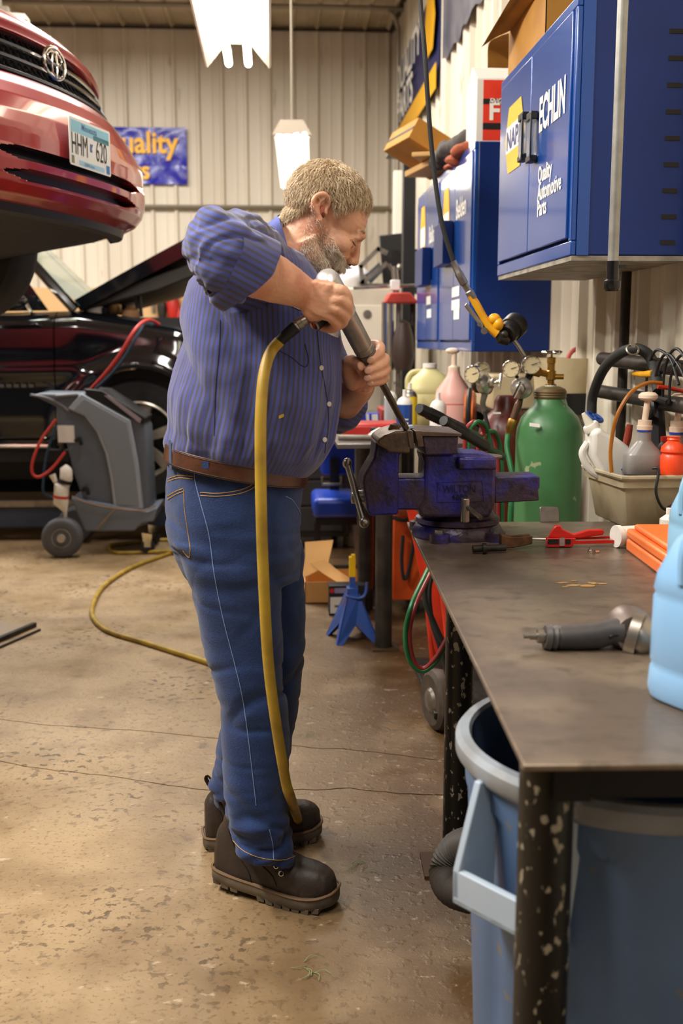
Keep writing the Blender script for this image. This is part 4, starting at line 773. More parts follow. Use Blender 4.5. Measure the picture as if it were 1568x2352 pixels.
def can(px, py, Yc, r, h, cols, label, cat='can', nozzle=True, name='spray_can', n=26):
    o = P(px, py, Yc); o.z = H2; t = T(name, label, cat, o)
    O('body', MB().lathe([(.001, 0), (r, .0), (r, .003), (r, h*.70), (r*.98, h*.71)], o, n=n), cols[0], t); O('shoulder', MB().lathe([(r*.99, h*.70), (r*.97, h*.74), (r*.7, h*.82), (r*.42, h*.845), (r*.42, h*.86), (.001, h*.86)], o, n=n), cols[1], t)
    if nozzle: O('nozzle', MB().lathe([(.001, h*.85), (r*.26, h*.86), (r*.25, h), (.001, h)], o, n=14), cols[2], t)
    return t, o
cblu = M('can_blue', '#163f86', .35); cyel = M('can_yellow', '#d6c31e', .4); cwh = M('can_white', '#dedcd6', .4); cred = M('can_red', '#c02a22', .4); cgrn = M('can_green', '#1f6b48', .4)
def hz(px, py, Yc): return P(px, py, Yc).z-H2
t, o = can(928, 1000, 4.55, .034, hz(928, 895, 4.55), (cblu, cwh, cwh), 'blue and white spray can beside the tip of the chisel')
O('lettering', MB().text('GRIT', V((o.x+.012, o.y-.0345, H2+.02)), Z_, -X_, .035, .0005, .02, 1.0), cwh, t)
can(940, 990, 5.1, .036, hz(941, 880, 5.1), (cyel, steel, cwh), 'yellow spray can peeking out behind the blue and white one')
can(1005, 1000, 4.45, .034, hz(1005, 902, 4.45), (cwh, cwh, cwh), 'white spray bottle with dark green stripe by the black ribbed grips')
t, o = can(896, 985, 5.2, .030, hz(896, 885, 5.2), (M('clear_plastic', '#c8ccd6', .2, trans=.5), cwh, cwh), 'clear plastic bottle left of the blue and white can', 'bottle', False, 'water_bottle')
t, o = can(1018, 990, 4.95, .030, hz(1018, 930, 4.95), (cgrn, cgrn, cgrn), 'dark green canister partly behind the white spray bottle', 'canister', False, 'canister')
# yellowish jug and pink funnel bottle
q = P(985, 985, 5.3); q.z = H2+.0005; jug(q, .24, .2, hz(985, 835, 5.3), 'pale yellow green coolant jug at the back of the far bench', 0, M('yellow_jug', '#c9c18a', .4, 0, '#b3ab72', 4, .5), cap=cwh)
q = P(1040, 1000, 4.9); q.z = H2; hh = hz(1020, 800, 4.9)
t = T('pump_dispenser', 'pink translucent conical dispenser bottle with cream pump top', 'bottle', q)
O('body', MB().lathe([(.001, 0), (.085, 0), (.085, hh*.40), (.078, hh*.5), (.03, hh*.68), (.026, hh*.74), (.001, hh*.74)], q, n=32), M('pink', '#d9a69c', .4, 0, '#c98f86', 5, .5), t, ang=50)
O('pump', MB().lathe([(.001, hh*.73), (.026, hh*.74), (.026, hh*.78), (.012, hh*.8), (.011, hh*.94), (.001, hh*.94)], q).ell(q+V((-.008, 0, hh*.97)), (.032, .02, .014)), cream, t)
O('red_line', MB().lathe([(.0855, hh*.34), (.0858, hh*.345), (.0855, hh*.35)], q, n=32, caps=False), cred, t)
# orange cord reel seen edge-on
q = P(1078, 985, 4.5); q.z = H2; zr = P(1078, 905, 4.5).z-H2
t = T('cord_reel', 'orange and black round reel standing edge on behind the vise', 'reel', q)
O('reel_side', MB().lathe([(.001, -.018), (.105, -.018), (.105, -.01), (.09, .0), (.105, .01), (.105, .018), (.001, .018)], q+Z_*.105, (1, -.25, 0), 36), M('reel_orange', '#d3651e', .5, 0, '#3a1c0c', 18, .8), t)
O('reel_rim', MB().torus(q+Z_*.105, (1, -.25, 0), .102, .012, 36, 8), blackp, t)
# case, blaster box, grinder, rolls
q = on2(850, 1006); t = T('tool_case', 'red flat tool case with black latches on the edge of the far bench', 'case', q)
O('case_shell', MB().bx((q.x-.12, q.y, H2), (q.x+.16, q.y+.22, H2+.06)), M('case_red', '#b72a26', .4, 0, '#8b1d1a', 8, .5), t, bevel=.015)
O('latch', MB().bx((q.x-.0, q.y-.012, H2+.0), (q.x+.06, q.y+.01, H2+.045)), blackp, t, bevel=.004); O('latch_plate', MB().bx((q.x+.015, q.y-.015, H2+.012), (q.x+.042, q.y-.011, H2+.034)), white, t)
q = on2(800, 1000); O('socket_head', MB().lathe([(.001, 0), (.04, 0), (.045, .02), (.03, .05), (.001, .05)], q, n=24), blackp, label='black round cap left of the red case', cat='cap')
q = on2(810, 1012); O('chrome_pipe', MB().tube([q+V((-.06, .0, .014)), q+V((.12, -.03, .014))], .012, 10), steel, label='dull steel tube lying along the front edge of the far bench', cat='tube')
q = P(848, 962, 5.35); t = T('wipes_box', 'small blue and white printed box propped above the red case', 'box', q)
O('carton', MB().box(q+V((0, 0, .0)), (.095, .05, .055), rotm('Y', -4)), M('box_blue', '#2437b8', .4), t, bevel=.002); O('white_panel', MB().box(q+V((.025, -.026, .0)), (.03, .001, .05), rotm('Y', -4)).box(q+V((-.01, -.026, .0)), (.015, .001, .05), rotm('Y', -4)), cwh, t)
O('box_stack', MB().bx((q.x-.15, q.y-.06, H2), (q.x+.12, q.y+.2, q.z-.03)), M('dark_box', '#463f3d', .7), label='dark block under the small blue box', cat='box', bevel=.005)
q = P(885, 950, 5.5); q.z = H2; O('red_toolbox', MB().bx((q.x-.02, q.y, H2), (q.x+.32, q.y+.25, H2+.07)), M('dull_red', '#8e2621', .5), label='dull red toolbox behind the spray cans', cat='toolbox', bevel=.01)
q = on2(878, 1012); O('crumpled_paper', displace(MB().ell(q+Z_*.02, (.06, .04, .022)), lambda v, n: .02*noise.noise(v*30)), white, label='crumpled off white paper by the vise jaw', cat='paper')
# ---------------- spring press: red head, silver columns ----------------
YS = 6.6
def s3(px, py, dy=0): return P(px, py, YS+dy)
t = T('shop_press', 'press with red top plate, chrome screw and tall silver columns at the back', 'press', V((s3(912, 900).x, YS, 0)))
zt_ = s3(912, 697).z
hx = [s3(880, 697), s3(892, 673), s3(938, 673), s3(958, 697)]
O('head', MB().prism([(0, 0), (hx[1].x-hx[0].x, hx[1].z-hx[0].z), (hx[2].x-hx[0].x, hx[1].z-hx[0].z), (hx[3].x-hx[0].x, 0)], hx[0]-Y_*.09, X_, Z_, Y_*.18), M('press_red', '#b0382a', .45, 0, '#7c281e', 8, .5), t, bevel=.008)
for px, dy, m in ((884, -.06, chrome), (898, .03, chrome), (916, .06, steel), (948, .05, darksteel)):
    a = s3(px, 697, dy); O('column', MB().cyl(V((a.x, a.y, H2*0+.05)), V((a.x, a.y, zt_+.005)), .020, n=16), m, t)
O('screw', MB().cyl(s3(910, 673), s3(905, 612), .02, n=14).torus(s3(905, 606), (0, 1, 0), .032, .012, 20, 8, 0, 180), steel, t)
O('screw_nut', MB().box(s3(907, 655), (.055, .05, .06)), cwh, t, bevel=.004)
O('t_handle', MB().tube([s3(812, 662, -.05), s3(955, 655, .05)], .009, 10), steel, t)
O('base', MB().bx((s3(872, 900).x, YS-.12, 0), (s3(962, 900).x, YS+.14, .06)), MATS['press_red'], t, bevel=.005)
O('spring_body', MB().lathe([(.001, 0), (.05, .0), (.07, .08), (.06, .2), (.04, .28), (.001, .3)], s3(925, 850), n=20), M('dark_knob', '#3b2a22', .5), t)
# beige cabinet machine behind it
YM = 7.6
def m3(px, py, dy=0): return P(px, py, YM+dy)
bg = M('machine_beige', '#bdb3a4', .5, 0, '#a69b8a', 5, .5); a = m3(790, 660); b = m3(952, 660)
t = T('parts_machine', 'big beige machine cabinet behind the man and the red press', 'machine', V(((a.x+b.x)/2, YM+.3, 0)))
O('housing', MB().bx((a.x-.35, YM, .05), (b.x, YM+.65, a.z)), bg, t, bevel=.015); O('foot', MB().bx((a.x-.3, YM+.05, 0), (b.x-.05, YM+.6, .06)), blackp, t)
O('front_panel', MB().bx((a.x-.2, YM-.012, .5), (b.x-.12, YM, a.z-.12)), M('machine_panel', '#c9bfb0', .5), t, bevel=.004)
O('badge', MB().lathe([(.001, 0), (.03, 0), (.03, .004), (.001, .005)], m3(843, 722)-Y_*.013, (0, -1, 0), 20), steel, t)
# arm with screen and frame on its top
t = T('monitor_arm', 'black screen on a tilted aluminium frame on top of the beige machine', 'monitor', m3(905, 655))
O('screen', MB().prism([(0, 0), (.20, .0), (.17, .36), (-.03, .34)], m3(880, 655, .15), X_, Z_, Y_*.03), blackp, t, bevel=.006)
O('shelf_block', MB().box(m3(928, 625, .3), (.24, .3, .3)), M('dark_block', '#1a1718', .5), t, bevel=.01)
for p_, q_ in (((828, 612), (868, 572)), ((868, 572), (886, 580)), ((828, 652), (886, 606)), ((828, 612), (832, 650))): O('frame_bar', MB().box((m3(*p_)+m3(*q_))/2, (.03, .03, (m3(*q_)-m3(*p_)).length+.02), frame(m3(*q_)-m3(*p_), Y_)), steel, t)
O('back_panel', MB().prism([(0, 0), (.10, .09), (.12, .02), (.04, -.06)], m3(838, 632, .05), X_, Z_, Y_*.02), M('panel_grey_blue', '#55606c', .4), t)
O('base_rail', MB().box(m3(880, 656, .1), (.34, .2, .02)), steel, t)
O('plastic_bag', displace(MB().ell(m3(815, 640, .2), (.10, .1, .09)), lambda v, n: .03*noise.noise(v*14)), M('bag', '#cfcfd2', .3), label='crumpled whitish bag on the beige machine near the man face', cat='bag')
q = P(845, 905, 6.9); t = T('drum', 'light beige drum standing in front of the beige machine', 'drum', V((q.x, q.y, 0))); O('shell', MB().lathe([(.001, 0), (.16, 0), (.165, .3), (.16, .31), (.165, .6), (.16, .61), (.165, 1.02), (.17, 1.03), (.001, 1.03)], V((q.x, q.y, 0)), n=40), bg, t)
O('lid_ring', MB().torus(V((q.x, q.y, 1.03)), Z_, .165, .008, 40, 8), steel, t)
# ---------------- blue shop chair ----------------
YC = 5.75
def k3(px, py, dy=0): return P(px, py, YC+dy)
vin = M('blue_vinyl', '#1a3fae', .35, 0, '#15348f', 5, .4)
sc = k3(765, 1155); sc.z = k3(765, 1140).z
t = T('shop_chair', 'shop chair with bright blue vinyl seat and backrest by the far bench', 'chair', V((sc.x, YC, 0)))
O('seat', MB().bx((k3(716, 1130).x, YC-.2, k3(716, 1178).z), (k3(716, 1130).x+.40, YC+.2, k3(716, 1133).z)), vin, t, bevel=.03, seg=4)
O('backrest', MB().bx((k3(738, 1030).x, YC+.16, k3(738, 1100).z), (k3(738, 1030).x+.40, YC+.22, k3(738, 1025).z)), vin, t, bevel=.025, seg=4)
O('seat_plate', MB().bx((k3(722, 1180).x, YC-.16, k3(716, 1195).z), (k3(722, 1180).x+.34, YC+.16, k3(716, 1179).z)), blackp, t)
for x in (0, .3):
    for y in (-.15, .15): a = V((k3(728, 1190).x+x, YC+y, 0)); O('leg', MB().bx((a.x-.012, a.y-.012, 0), (a.x+.012, a.y+.012, k3(716, 1190).z)), blackp, t)
O('back_post', MB().bx((k3(760, 1100).x, YC+.14, k3(738, 1190).z), (k3(760, 1100).x+.05, YC+.16, k3(738, 1060).z)), blackp, t)
O('foot_rail', MB().tube([V((k3(728, 1190).x, YC-.15, .12)), V((k3(728, 1190).x+.3, YC-.15, .12))], .009, 8), blackp, t)
q = k3(757, 1108, -.1); O('caliper_bracket', MB().tube([q+V((-.04, 0, .03)), q+V((-.04, 0, -.01)), q+V((.06, 0, -.01)), q+V((.06, 0, .03))], .008, 6), steel, label='small white bracket between chair seat and backrest', cat='bracket')
# tool chest (dark) behind chair
a = P(690, 1075, 6.7); t = T('tool_chest', 'dark grey low drawer chest behind the blue chair', 'chest', V((a.x+.3, 6.9, 0)))
O('chest_body', MB().bx((a.x-.5, 6.7, .08), (a.x+.30, 7.2, .80)), M('chest_grey', '#2b2b2e', .4), t, bevel=.006)
for k in range(4): O('drawer', MB().bx((a.x-.46, 6.688, .12+.165*k), (a.x+.26, 6.70, .27+.165*k)), M('drawer_grey', '#3b3a3c', .4), t, bevel=.003)
for x in (-.4, .2): O('caster', MB().cyl((a.x+x, 6.8, .04), (a.x+x+.03, 6.8, .04), .04, n=16), rubber, t)
# ---------------- cardboard box, battery box, jack stand ----------------
cl = M('cardboard_light', '#d9a768', .85, 0, '#c8935a', 6, .4)
q = F(775, 1395); t = T('cardboard_box', 'open light cardboard box with long flaps up, on the floor behind the man', 'box', q+Y_*.2)
zb_ = P(750, 1345, q.y).z
O('box_walls', MB().bx((q.x-.16, q.y+.08, 0), (q.x+.14, q.y+.085, zb_)).bx((q.x-.16, q.y+.38, 0), (q.x+.14, q.y+.385, zb_)).bx((q.x-.16, q.y+.08, 0), (q.x-.155, q.y+.385, zb_)).bx((q.x+.135, q.y+.08, 0), (q.x+.14, q.y+.385, zb_)).bx((q.x-.16, q.y+.08, 0), (q.x+.14, q.y+.385, .006)), cl, t)
fy = q.y+.08
def fp_(x, y, dy=0): return P(x, y, fy+dy)
O('flap', sheet(([fp_(690, 1330), fp_(700, 1285, .05), fp_(700, 1245, .1)], [fp_(752, 1300), fp_(760, 1265, .05), fp_(765, 1240, .10)])), cl, t)
O('flap', sheet(([fp_(712, 1295, -.01), fp_(745, 1320, -.05), fp_(795, 1350, -.1)], [fp_(745, 1285, .02), fp_(775, 1310, 0), fp_(808, 1332, -.02)])), cl, t)
q = F(790, 1414); zq = P(790, 1345, q.y).z; t = T('battery_box', 'black carton with white label on the floor left of the jack stand', 'carton', q+Y_*.06)
O('carton', MB().bx((P(755, 1345, q.y).x, q.y, 0), (P(840, 1345, q.y).x, q.y+.09, zq)), M('black_card', '#1d1c20', .5), t, bevel=.003)
O('label_panel', MB().bx((P(758, 1385, q.y).x, q.y-.001, .012), (P(798, 1385, q.y).x, q.y, zq*.62)), cwh, t); O('label_lines', MB().bx((P(768, 1385, q.y).x, q.y-.002, zq*.28), (P(784, 1385, q.y).x, q.y-.001, zq*.36)), cond, t)
O('round_logo', MB().lathe([(.001, 0), (.012, 0), (.001, .001)], V((P(762, 1358, q.y).x, q.y-.001, zq*.83)), (0, -1, 0), 16), cred, t); O('stripe', MB().bx((P(768, 1385, q.y).x, q.y-.001, zq*.75), (P(795, 1385, q.y).x, q.y, zq*.92)), M('lilac', '#8d85a8', .5), t)
q = F(812, 1480); jb = M('jack_blue', '#2d4f9a', .42, 0, '#5c3a2a', 12, .7, sharp=(.5, .7)); t = T('jack_stand', 'blue jack stand with yellow ratchet post on the floor by the black pipe leg', 'jack stand', q)
zt3 = P(812, 1372, q.y).z; top_ = P(812, 1283, q.y).z; wj = .095
for k in range(4):
    a = R(12+90*k); d = V((cos(a), sin(a), 0)); s_ = V((-sin(a), cos(a), 0)); o = q+Y_*wj
    A = [o+d*wj+s_*wj, o+d*wj+s_*wj*.72, o+d*wj*.62+Z_*zt3*.36, o+d*wj-s_*wj*.72, o+d*wj-s_*wj, o+d*.026-s_*.026+Z_*zt3, o+d*.026+s_*.026+Z_*zt3]
    n = 7; th = d*-.006; O('leg', MB().add(A+[p+th for p in A], [tuple(range(n)), tuple(reversed(range(n, 2*n)))]+[(i, (i+1) % n, n+(i+1) % n, n+i) for i in range(n)]), jb, t)
o = q+Y_*wj
O('sleeve', MB().box(o+Z_*(zt3+.0), (.05, .05, .05)), jb, t, bevel=.004); O('post', MB().box(o+Z_*(zt3+.04), (.026, .026, .1)), jb, t)
O('ratchet_post', MB().bx((o.x-.014, o.y-.014, zt3+.07), (o.x+.014, o.y+.014, top_-.01)).bx((o.x-.004, o.y-.014, top_-.012), (o.x+.012, o.y+.014, top_)), M('jack_yellow', '#e3b512', .45, 0, '#b38a12', 14, .5), t, bevel=.002)
O('release_handle', MB().tube(spl([o+V((-.03, -.03, zt3-.01)), o+V((.03, -.035, zt3-.018)), o+V((.055, -.03, zt3+.0)), o+V((.062, -.02, zt3+.05))], 4), .007, 8), jb, t)
# ---------------- orange machine and red sheet under the benches ----------------
om2 = M('orange_paint', '#d2521c', .42, 0, '#9e3c14', 5, .6)
q = P(902, 1400, 5.0); t = T('orange_cabinet', 'orange painted steel cabinet on small feet below the far bench', 'machine', V((q.x+.2, 5.2, 0)))
O('housing', MB().bx((q.x, 5.0, .08), (q.x+.42, 5.4, P(902, 1182, 5.0).z)), om2, t, bevel=.006)
for x in (.1, .34): O('foot', MB().bx((q.x+x, 5.05, 0), (q.x+x+.03, 5.35, .08)), blackp, t)
O('cable', MB().tube(spl([P(900, 1188, 4.9), P(925, 1195, 4.88), P(948, 1192, 4.88), P(950, 1240, 4.9), P(940, 1305, 4.95), P(928, 1330, 4.95), P(922, 1290, 4.95), P(925, 1230, 4.95)], 6), .009, 8), rubber, label='black cable looped in front of the orange cabinet', cat='cable')
# ---------------- red car on the lift ----------------
cp = M('car_red', '#a82226', .32, .1, '#96191d', 3, .5, coat=1., bump=0); ck = M('car_trim_black', '#0f0f10', .45); grm = M('grille_grey', '#26262a', .35, .6)
dS = V((.287, .958, 0)).normalized(); dN_ = V((dS.y, -dS.x, 0))          # across the nose / forwards
pc = P(205, 335, 3.86); ORC = V((pc.x, pc.y, 0))-dN_*.005
def K(s_, u, z): return ORC+dS*s_+dN_*u+Z_*z
def curv(s_): a = abs(s_); return -.20*a**2.2-.22*max(0, a-.62)**1.6*3
prof = [(1.715, -.16), (1.725, -.09), (1.745, -.04), (1.775, -.012), (1.80, -.004), (1.84, 0), (1.865, .0), (1.885, -.006), (1.93, -.006), (1.99, -.012), (2.04, -.025), (2.08, -.045), (2.105, -.065), (2.12, -.085)]
def cm(z): return 1+.85*max(0, min(1, (z-1.95)/.17))
pz = [p[0] for p in prof]; pu = [p[1] for p in prof]
def uz(z): return float(np.interp(z, pz, pu))
ss = list(np.linspace(-1.02, 1.02, 241)); zs_ = list(np.linspace(1.715, 2.12, 109))
def slot(s_, z):
    for z0, z1, w in ((1.785, 1.818, .47), (1.845, 1.883, .52)):
        zc_ = (z0+z1)/2; hz_ = (z1-z0)/2
        if abs(s_) < w and abs(z-zc_) < hz_*(1-max(0, abs(s_)-w+.12)/.14): return True
    return False
t = T('red_car', 'red sedan raised high on a lift at the upper left, seen from its nose', 'car', K(0, -1.5, 0)); RC = t
body = MB(); slotm = MB(); rows = [[K(s_, uz(z)+curv(s_)*(cm(z) if z > 1.8 else 1.03)-(.05 if slot(s_, z) else 0), z+.018*(1-abs(s_)/1.02)*0) for s_ in ss] for z in zs_]
n = len(ss); vs = [p for r in rows for p in r]; fa, fb = [], []
for j in range(len(zs_)-1):
    for i in range(n-1):
        inn = slot(ss[i]/2+ss[i+1]/2, (zs_[j]+zs_[j+1])/2)
        (fb if inn else fa).append((j*n+i, j*n+i+1, (j+1)*n+i+1, (j+1)*n+i))
O('bumper', MB().add(vs, fa), cp, t, ang=60); O('lower_grille', MB().add(vs, fb), ck, t, ang=60)
# side flanks behind the bumper ends, fender and door
for sg in (-1, 1):
    mb = MB(); x_ = [0, -.12, -.25]; rows2 = []
    for u_, w in ((0, 1.02), (-.25, 1.04), (-.32, 1.04)): rows2.append([K(sg*w*1.0, uz(z)+curv(1.02)*cm(z)+u_, z) for z in np.linspace(1.72, 2.12, 12)])
    mb.loft(rows2, caps=False, closed=False)
    rows3 = [[K(sg*1.04, curv(1.02)-.32+a, b) for a, b in ((u_, z0), (u_, 2.12))] for u_, z0 in [(0, 1.78)]+[(-.42+.36*cos(R(g)), 1.80+.36*sin(R(g))) for g in range(20, 181, 16)]+[(-.85, 1.66), (-3.2, 1.66), (-3.4, 1.7)]]
    mb.loft(rows3, caps=False, closed=False); O('fender', mb, cp, t, ang=50)
# hood, upper body and cabin (mostly out of sight from below)
def arc(s_, z0, u0): return K(s_, u0+.06+curv(s_)*1.5, z0-.10*abs(s_)**2.6)
ht_ = [(2.235, -.10), (2.30, -.13), (2.37, -.19), (2.43, -.32), (2.47, -.6), (2.52, -1.15)]
O('hood', MB().loft([[arc(s_, z, u) for s_ in np.linspace(-.99, .99, 60)] for z, u in [(2.262, -.235), (2.272, -.205), (2.30, -.205), (2.35, -.26), (2.39, -.42), (2.43, -.70), (2.50, -1.20)]], caps=False, closed=False), cp, t, ang=50)
O('cabin', MB().loft([[K(s_*.95, -1.15, 2.50), K(s_*.95, -4.2, 2.55), K(s_*.7, -3.6, 2.98), K(s_*.7, -1.9, 2.98)] for s_ in (-1, 1)]), M('tinted_glass', '#15181a', .08), t)
O('belt_panel', MB().loft([[K(s_*1.04, curv(1.02)-.32, 2.11), K(s_*1.04, -4.4, 2.2), K(s_*.97, -4.4, 2.55), K(s_*.97, curv(1.02)-.4, 2.30)] for s_ in (-1, 1)]), cp, t)
O('undertray', MB().loft([[K(s_, -.16+curv(s_), 1.717) for s_ in np.linspace(-1.0, 1.0, 40)], [K(s_, -.26+curv(s_)*.9, 1.705) for s_ in np.linspace(-.95, .95, 40)], [K(s_*.9, -.5+curv(s_)*.5, 1.65-.02*sin(s_*5)) for s_ in np.linspace(-.9, .9, 40)], [K(s_*.75, -.9, 1.58) for s_ in np.linspace(-.9, .9, 40)], [K(s_*.75, -4.2, 1.62) for s_ in np.linspace(-.9, .9, 40)]], caps=False, closed=False), M('undertray', '#0b0a09', .55, .1, '#16130f', 6, .5, .2, 14), t, ang=60)
O('splash_lip', MB().loft([[K(s_, -.09+curv(s_)*1.02, 1.73), K(s_, -.10+curv(s_)*1.02, 1.70), K(s_, -.14+curv(s_)*1.0, 1.695), K(s_, -.16+curv(s_), 1.72)] for s_ in np.linspace(-.8, .8, 40)], caps=True), ck, t)
# grille: opening, mesh, chrome bars
def G_(s_, v): z = 2.127+(.142)*v; return K(s_, -.092-.07*v+curv(s_)*1.75, z)
sw = .50
O('grille_back', MB().loft([[G_(s_, v)-dN_*.03 for s_ in np.linspace(-.62, .62, 40)] for v in (-.02, 1.02)], caps=False, closed=False), ck, t)
mesh = MB(); q_ = .036
for i in range(-18, 19):
    for dr in (1, -1):
        pts = []
        for k in range(7):
            v = k/6; s_ = i*q_+dr*(v-.5)*.10
            if abs(s_) < sw+.08*(v-.3): pts.append(G_(s_, v)-dN_*.010)
        if len(pts) > 1: mesh.tube(pts, .0035, 4)
O('grille_mesh', mesh, grm, t, kind='stuff')
for v in (.02, .36, .70, 1.0): O('grille_bar', MB().tube([G_(s_, v+.02*(1-s_*s_*4)*(v > .9)) for s_ in np.linspace(-sw-.02, sw+.02, 30)], .0075, 6, flat=1.4), chrome if v in (.36, .70) else grm, t)
for sg in (-1, 1): O('grille_end', MB().tube([G_(sg*(sw-.03), 0), G_(sg*(sw+.04), .5), G_(sg*(sw+.09), 1)], .009, 6), grm, t)
em = MB(); ec = K(0, -.112, 2.215); F_ = Matrix((dS, Z_, dN_)).transposed()
def ering(cx, cy, a, b, r): return [ec+F_ @ V((cx+a*cos(2*pi*k/28), cy+b*sin(2*pi*k/28), 0)) for k in range(28)]
em.tube(ering(0, 0, .072, .050, 0), .0065, 8, cyc=True).tube(ering(0, .017, .048, .020, 0), .0045, 8, cyc=True).tube(ering(0, -.004, .018, .042, 0), .0045, 8, cyc=True)
O('emblem', em, chrome, t)
hl = M('headlamp', '#c9bfa0', .12, 0, '#8d8264', 5, .5, coat=1.)
for sg in (-1, 1):
    O('headlight', MB().loft([[K(sg*s_, -.095+curv(s_)*1.77-dz*.5, 2.127+dz+.02*(s_-.6)) for dz in (0, .05, .10, .145)] for s_ in np.linspace(.60, .98, 16)], caps=False, closed=False), hl, t, ang=60)
# number plate
pl0 = K(0, .008, 1.940); tl_ = 0
npm = M('plate_white', '#dfe4e6', .35); npb = M('plate_blue', '#7fc0dc', .35); nt_ = T('licence_plate', 'white and sky blue licence plate on the nose of the red car', 'number plate', pl0)
def PL(x, z, d=0): return pl0+dS*x+Z_*z+dN_*d
O('plate', MB().prism([(-.152, -.070), (-.146, -.076), (.146, -.076), (.152, -.070), (.152, .070), (.146, .076), (-.146, .076), (-.152, .070)], pl0, dS, Z_, dN_*.002), npm, nt_)
def pb(x0, z0, x1, z1, m, nm): O(nm, MB().add([PL(x0, z0, .0026), PL(x1, z0, .0026), PL(x1, z1, .0026), PL(x0, z1, .0026)], [(0, 1, 2, 3)]), m, nt_)
pb(-.14, .030, .14, .068, npb, 'sky_band'); pb(.02, .026, .14, .042, M('plate_tree', '#3f8f9a', .4), 'shore_line'); pb(-.09, -.070, .10, -.054, M('plate_blue_pale', '#9cc8e2', .4), 'foot_band'); pb(.115, -.070, .142, -.042, M('sticker_blue', '#2c77b8', .4), 'sticker'); pb(-.142, -.07, -.122, -.045, cond, 'sticker')
ptx = M('plate_ink', '#16181a', .5)
O('lettering', MB().text('HHM', PL(-.142, -.038, .003), dS, Z_, .096, .0004, -.002, .56), ptx, nt_); O('lettering', MB().text('620', PL(.036, -.038, .003), dS, Z_, .096, .0004, -.002, .60), ptx, nt_)
O('state_name', MB().text('Minnesota', PL(-.066, .044, .003), dS, Z_, .030, .0004, .004, .9), M('plate_navy', '#2b5f9c', .4), nt_); O('slogan', MB().text('10,000 lakes', PL(-.055, -.067, .003), dS, Z_, .014, .0004, 0, 1.1), MATS['plate_navy'], nt_)
O('state_shape', MB().prism([(0, 0), (.016, 0), (.012, .012), (.022, .026), (.002, .026)], PL(-.006, -.016, .0026), dS, Z_, dN_*.0008), MATS['plate_navy'], nt_)
# wheels
def wheel(par, c, ax, r, w, rimm_, nsp=5, rr=.68, tread=True):
    A = V(ax).normalized(); wl = O('wheel', MB().lathe([(r*rr, -w/2+.01), (r*.93, -w/2), (r*.985, -w*.38), (r, -w*.2), (r, w*.2), (r*.985, w*.38), (r*.93, w/2), (r*rr, w/2-.01)], c, A, 60, caps=False), rubber, par)
    F_ = frame(A); O('rim', MB().lathe([(r*rr, -w/2+.012), (r*rr*.97, w/2-.03), (r*rr*.9, w/2-.05), (r*rr*.9, -w/2+.02)], c, A, 48, caps=False).lathe([(r*rr+.002, w/2-.012), (r*rr-.012, w/2-.004), (r*rr-.02, w/2-.02)], c, A, 48, caps=False), rimm_, wl)
    O('brake_disc', MB().lathe([(.001, -w*.1), (r*rr*.8, -w*.1), (r*rr*.8, -w*.04), (.001, -w*.04)], c, A, 36), darksteel, wl)
    for k in range(nsp):
        a = 2*pi*k/nsp+.3; d = F_ @ V((cos(a), sin(a), 0)); s_ = A.cross(d)
        pts = [(.18, -.10), (.92, -.17), (.98, 0), (.92, .17), (.18, .10)]; o = c+A*(w/2-.045)
        O('spoke', MB().add([o+d*r*rr*p+s_*r*rr*q for p, q in pts]+[o+A*.03+d*r*rr*p+s_*r*rr*q*.8 for p, q in pts], [tuple(range(5)), tuple(range(5, 10))]+[(i, (i+1) % 5, 5+(i+1) % 5, 5+i) for i in range(5)]).tube([o+A*.035+d*r*rr*.45-s_*.0, o+A*.035+d*r*rr*.8], .001, 3), rimm_, wl, bevel=.004)
    O('hub_cap', MB().lathe([(.001, w/2-.06), (r*.16, w/2-.06), (r*.15, w/2-.01), (.001, w/2)], c, A, 24), rimm_, wl); return wl
for sg in (-1, 1):
    for u in (-.98, -3.6): wheel(RC, K(sg*.76, u, 1.70), dS*sg, .325, .21, steel)
    O('strut', MB().tube([K(sg*.62, -.98, 1.70), K(sg*.55, -.98, 2.2)], .05, 10), darksteel, RC)
t = T('car_lift', 'two post vehicle lift carrying the red car from outside the left edge', 'vehicle lift', K(0, -2.2, 0))
lf = M('lift_grey', '#3c4350', .5)
for sg in (-1, 1):
    O('post', MB().prism([(-.14, -.16), (.14, -.16), (.14, .16), (-.14, .16)], K(sg*1.45, -2.2, 0), dS, dN_, Z_*3.4), lf, t, bevel=.01)
    for u in (-1.5, -3.0): a, b = K(sg*1.35, -2.2, 1.50), K(sg*.72, u, 1.55); O('arm', MB().box((a+b)/2, (.10, .08, (b-a).length), frame(b-a)), lf, t); O('pad', MB().cyl(b-Z_*.02, b+Z_*.06, .06, n=16), rubber, t)
# ---------------- black SUV with its bonnet up ----------------
YV2 = 7.15
def u3(px, py, dy=0): return P(px, py, YV2+dy)
bp = M('suv_black', '#0b0d12', .10, .2, coat=1.); t = T('black_suv', 'glossy black SUV with raised bonnet and open engine bay at the left', 'car', V((u3(120, 1100).x, YV2+.95, 0))); SV = t
wc = u3(318, 1012); wr_ = .40; 
def XZ(px, py): p = u3(px, py); return (p.x, p.z)
ar = [(wc.x-.50*cos(R(g)), wc.z+.50*sin(R(g))) for g in range(-14, 195, 8)]
out = [XZ(-620, 1062), XZ(-620, 735)]+[XZ(-200, 722), XZ(60, 716), XZ(170, 712), XZ(300, 728), XZ(400, 742), XZ(470, 760), XZ(520, 800), XZ(535, 870), XZ(530, 1010), XZ(500, 1045)]+[p for p in reversed(ar)]+[XZ(170, 1062)]
mbp = MB(); Ws = 1.85
def yo(z): return .05*((z-1.05)/.35)**2 if z > 1.05 else .03*((1.05-z)/.4)**2
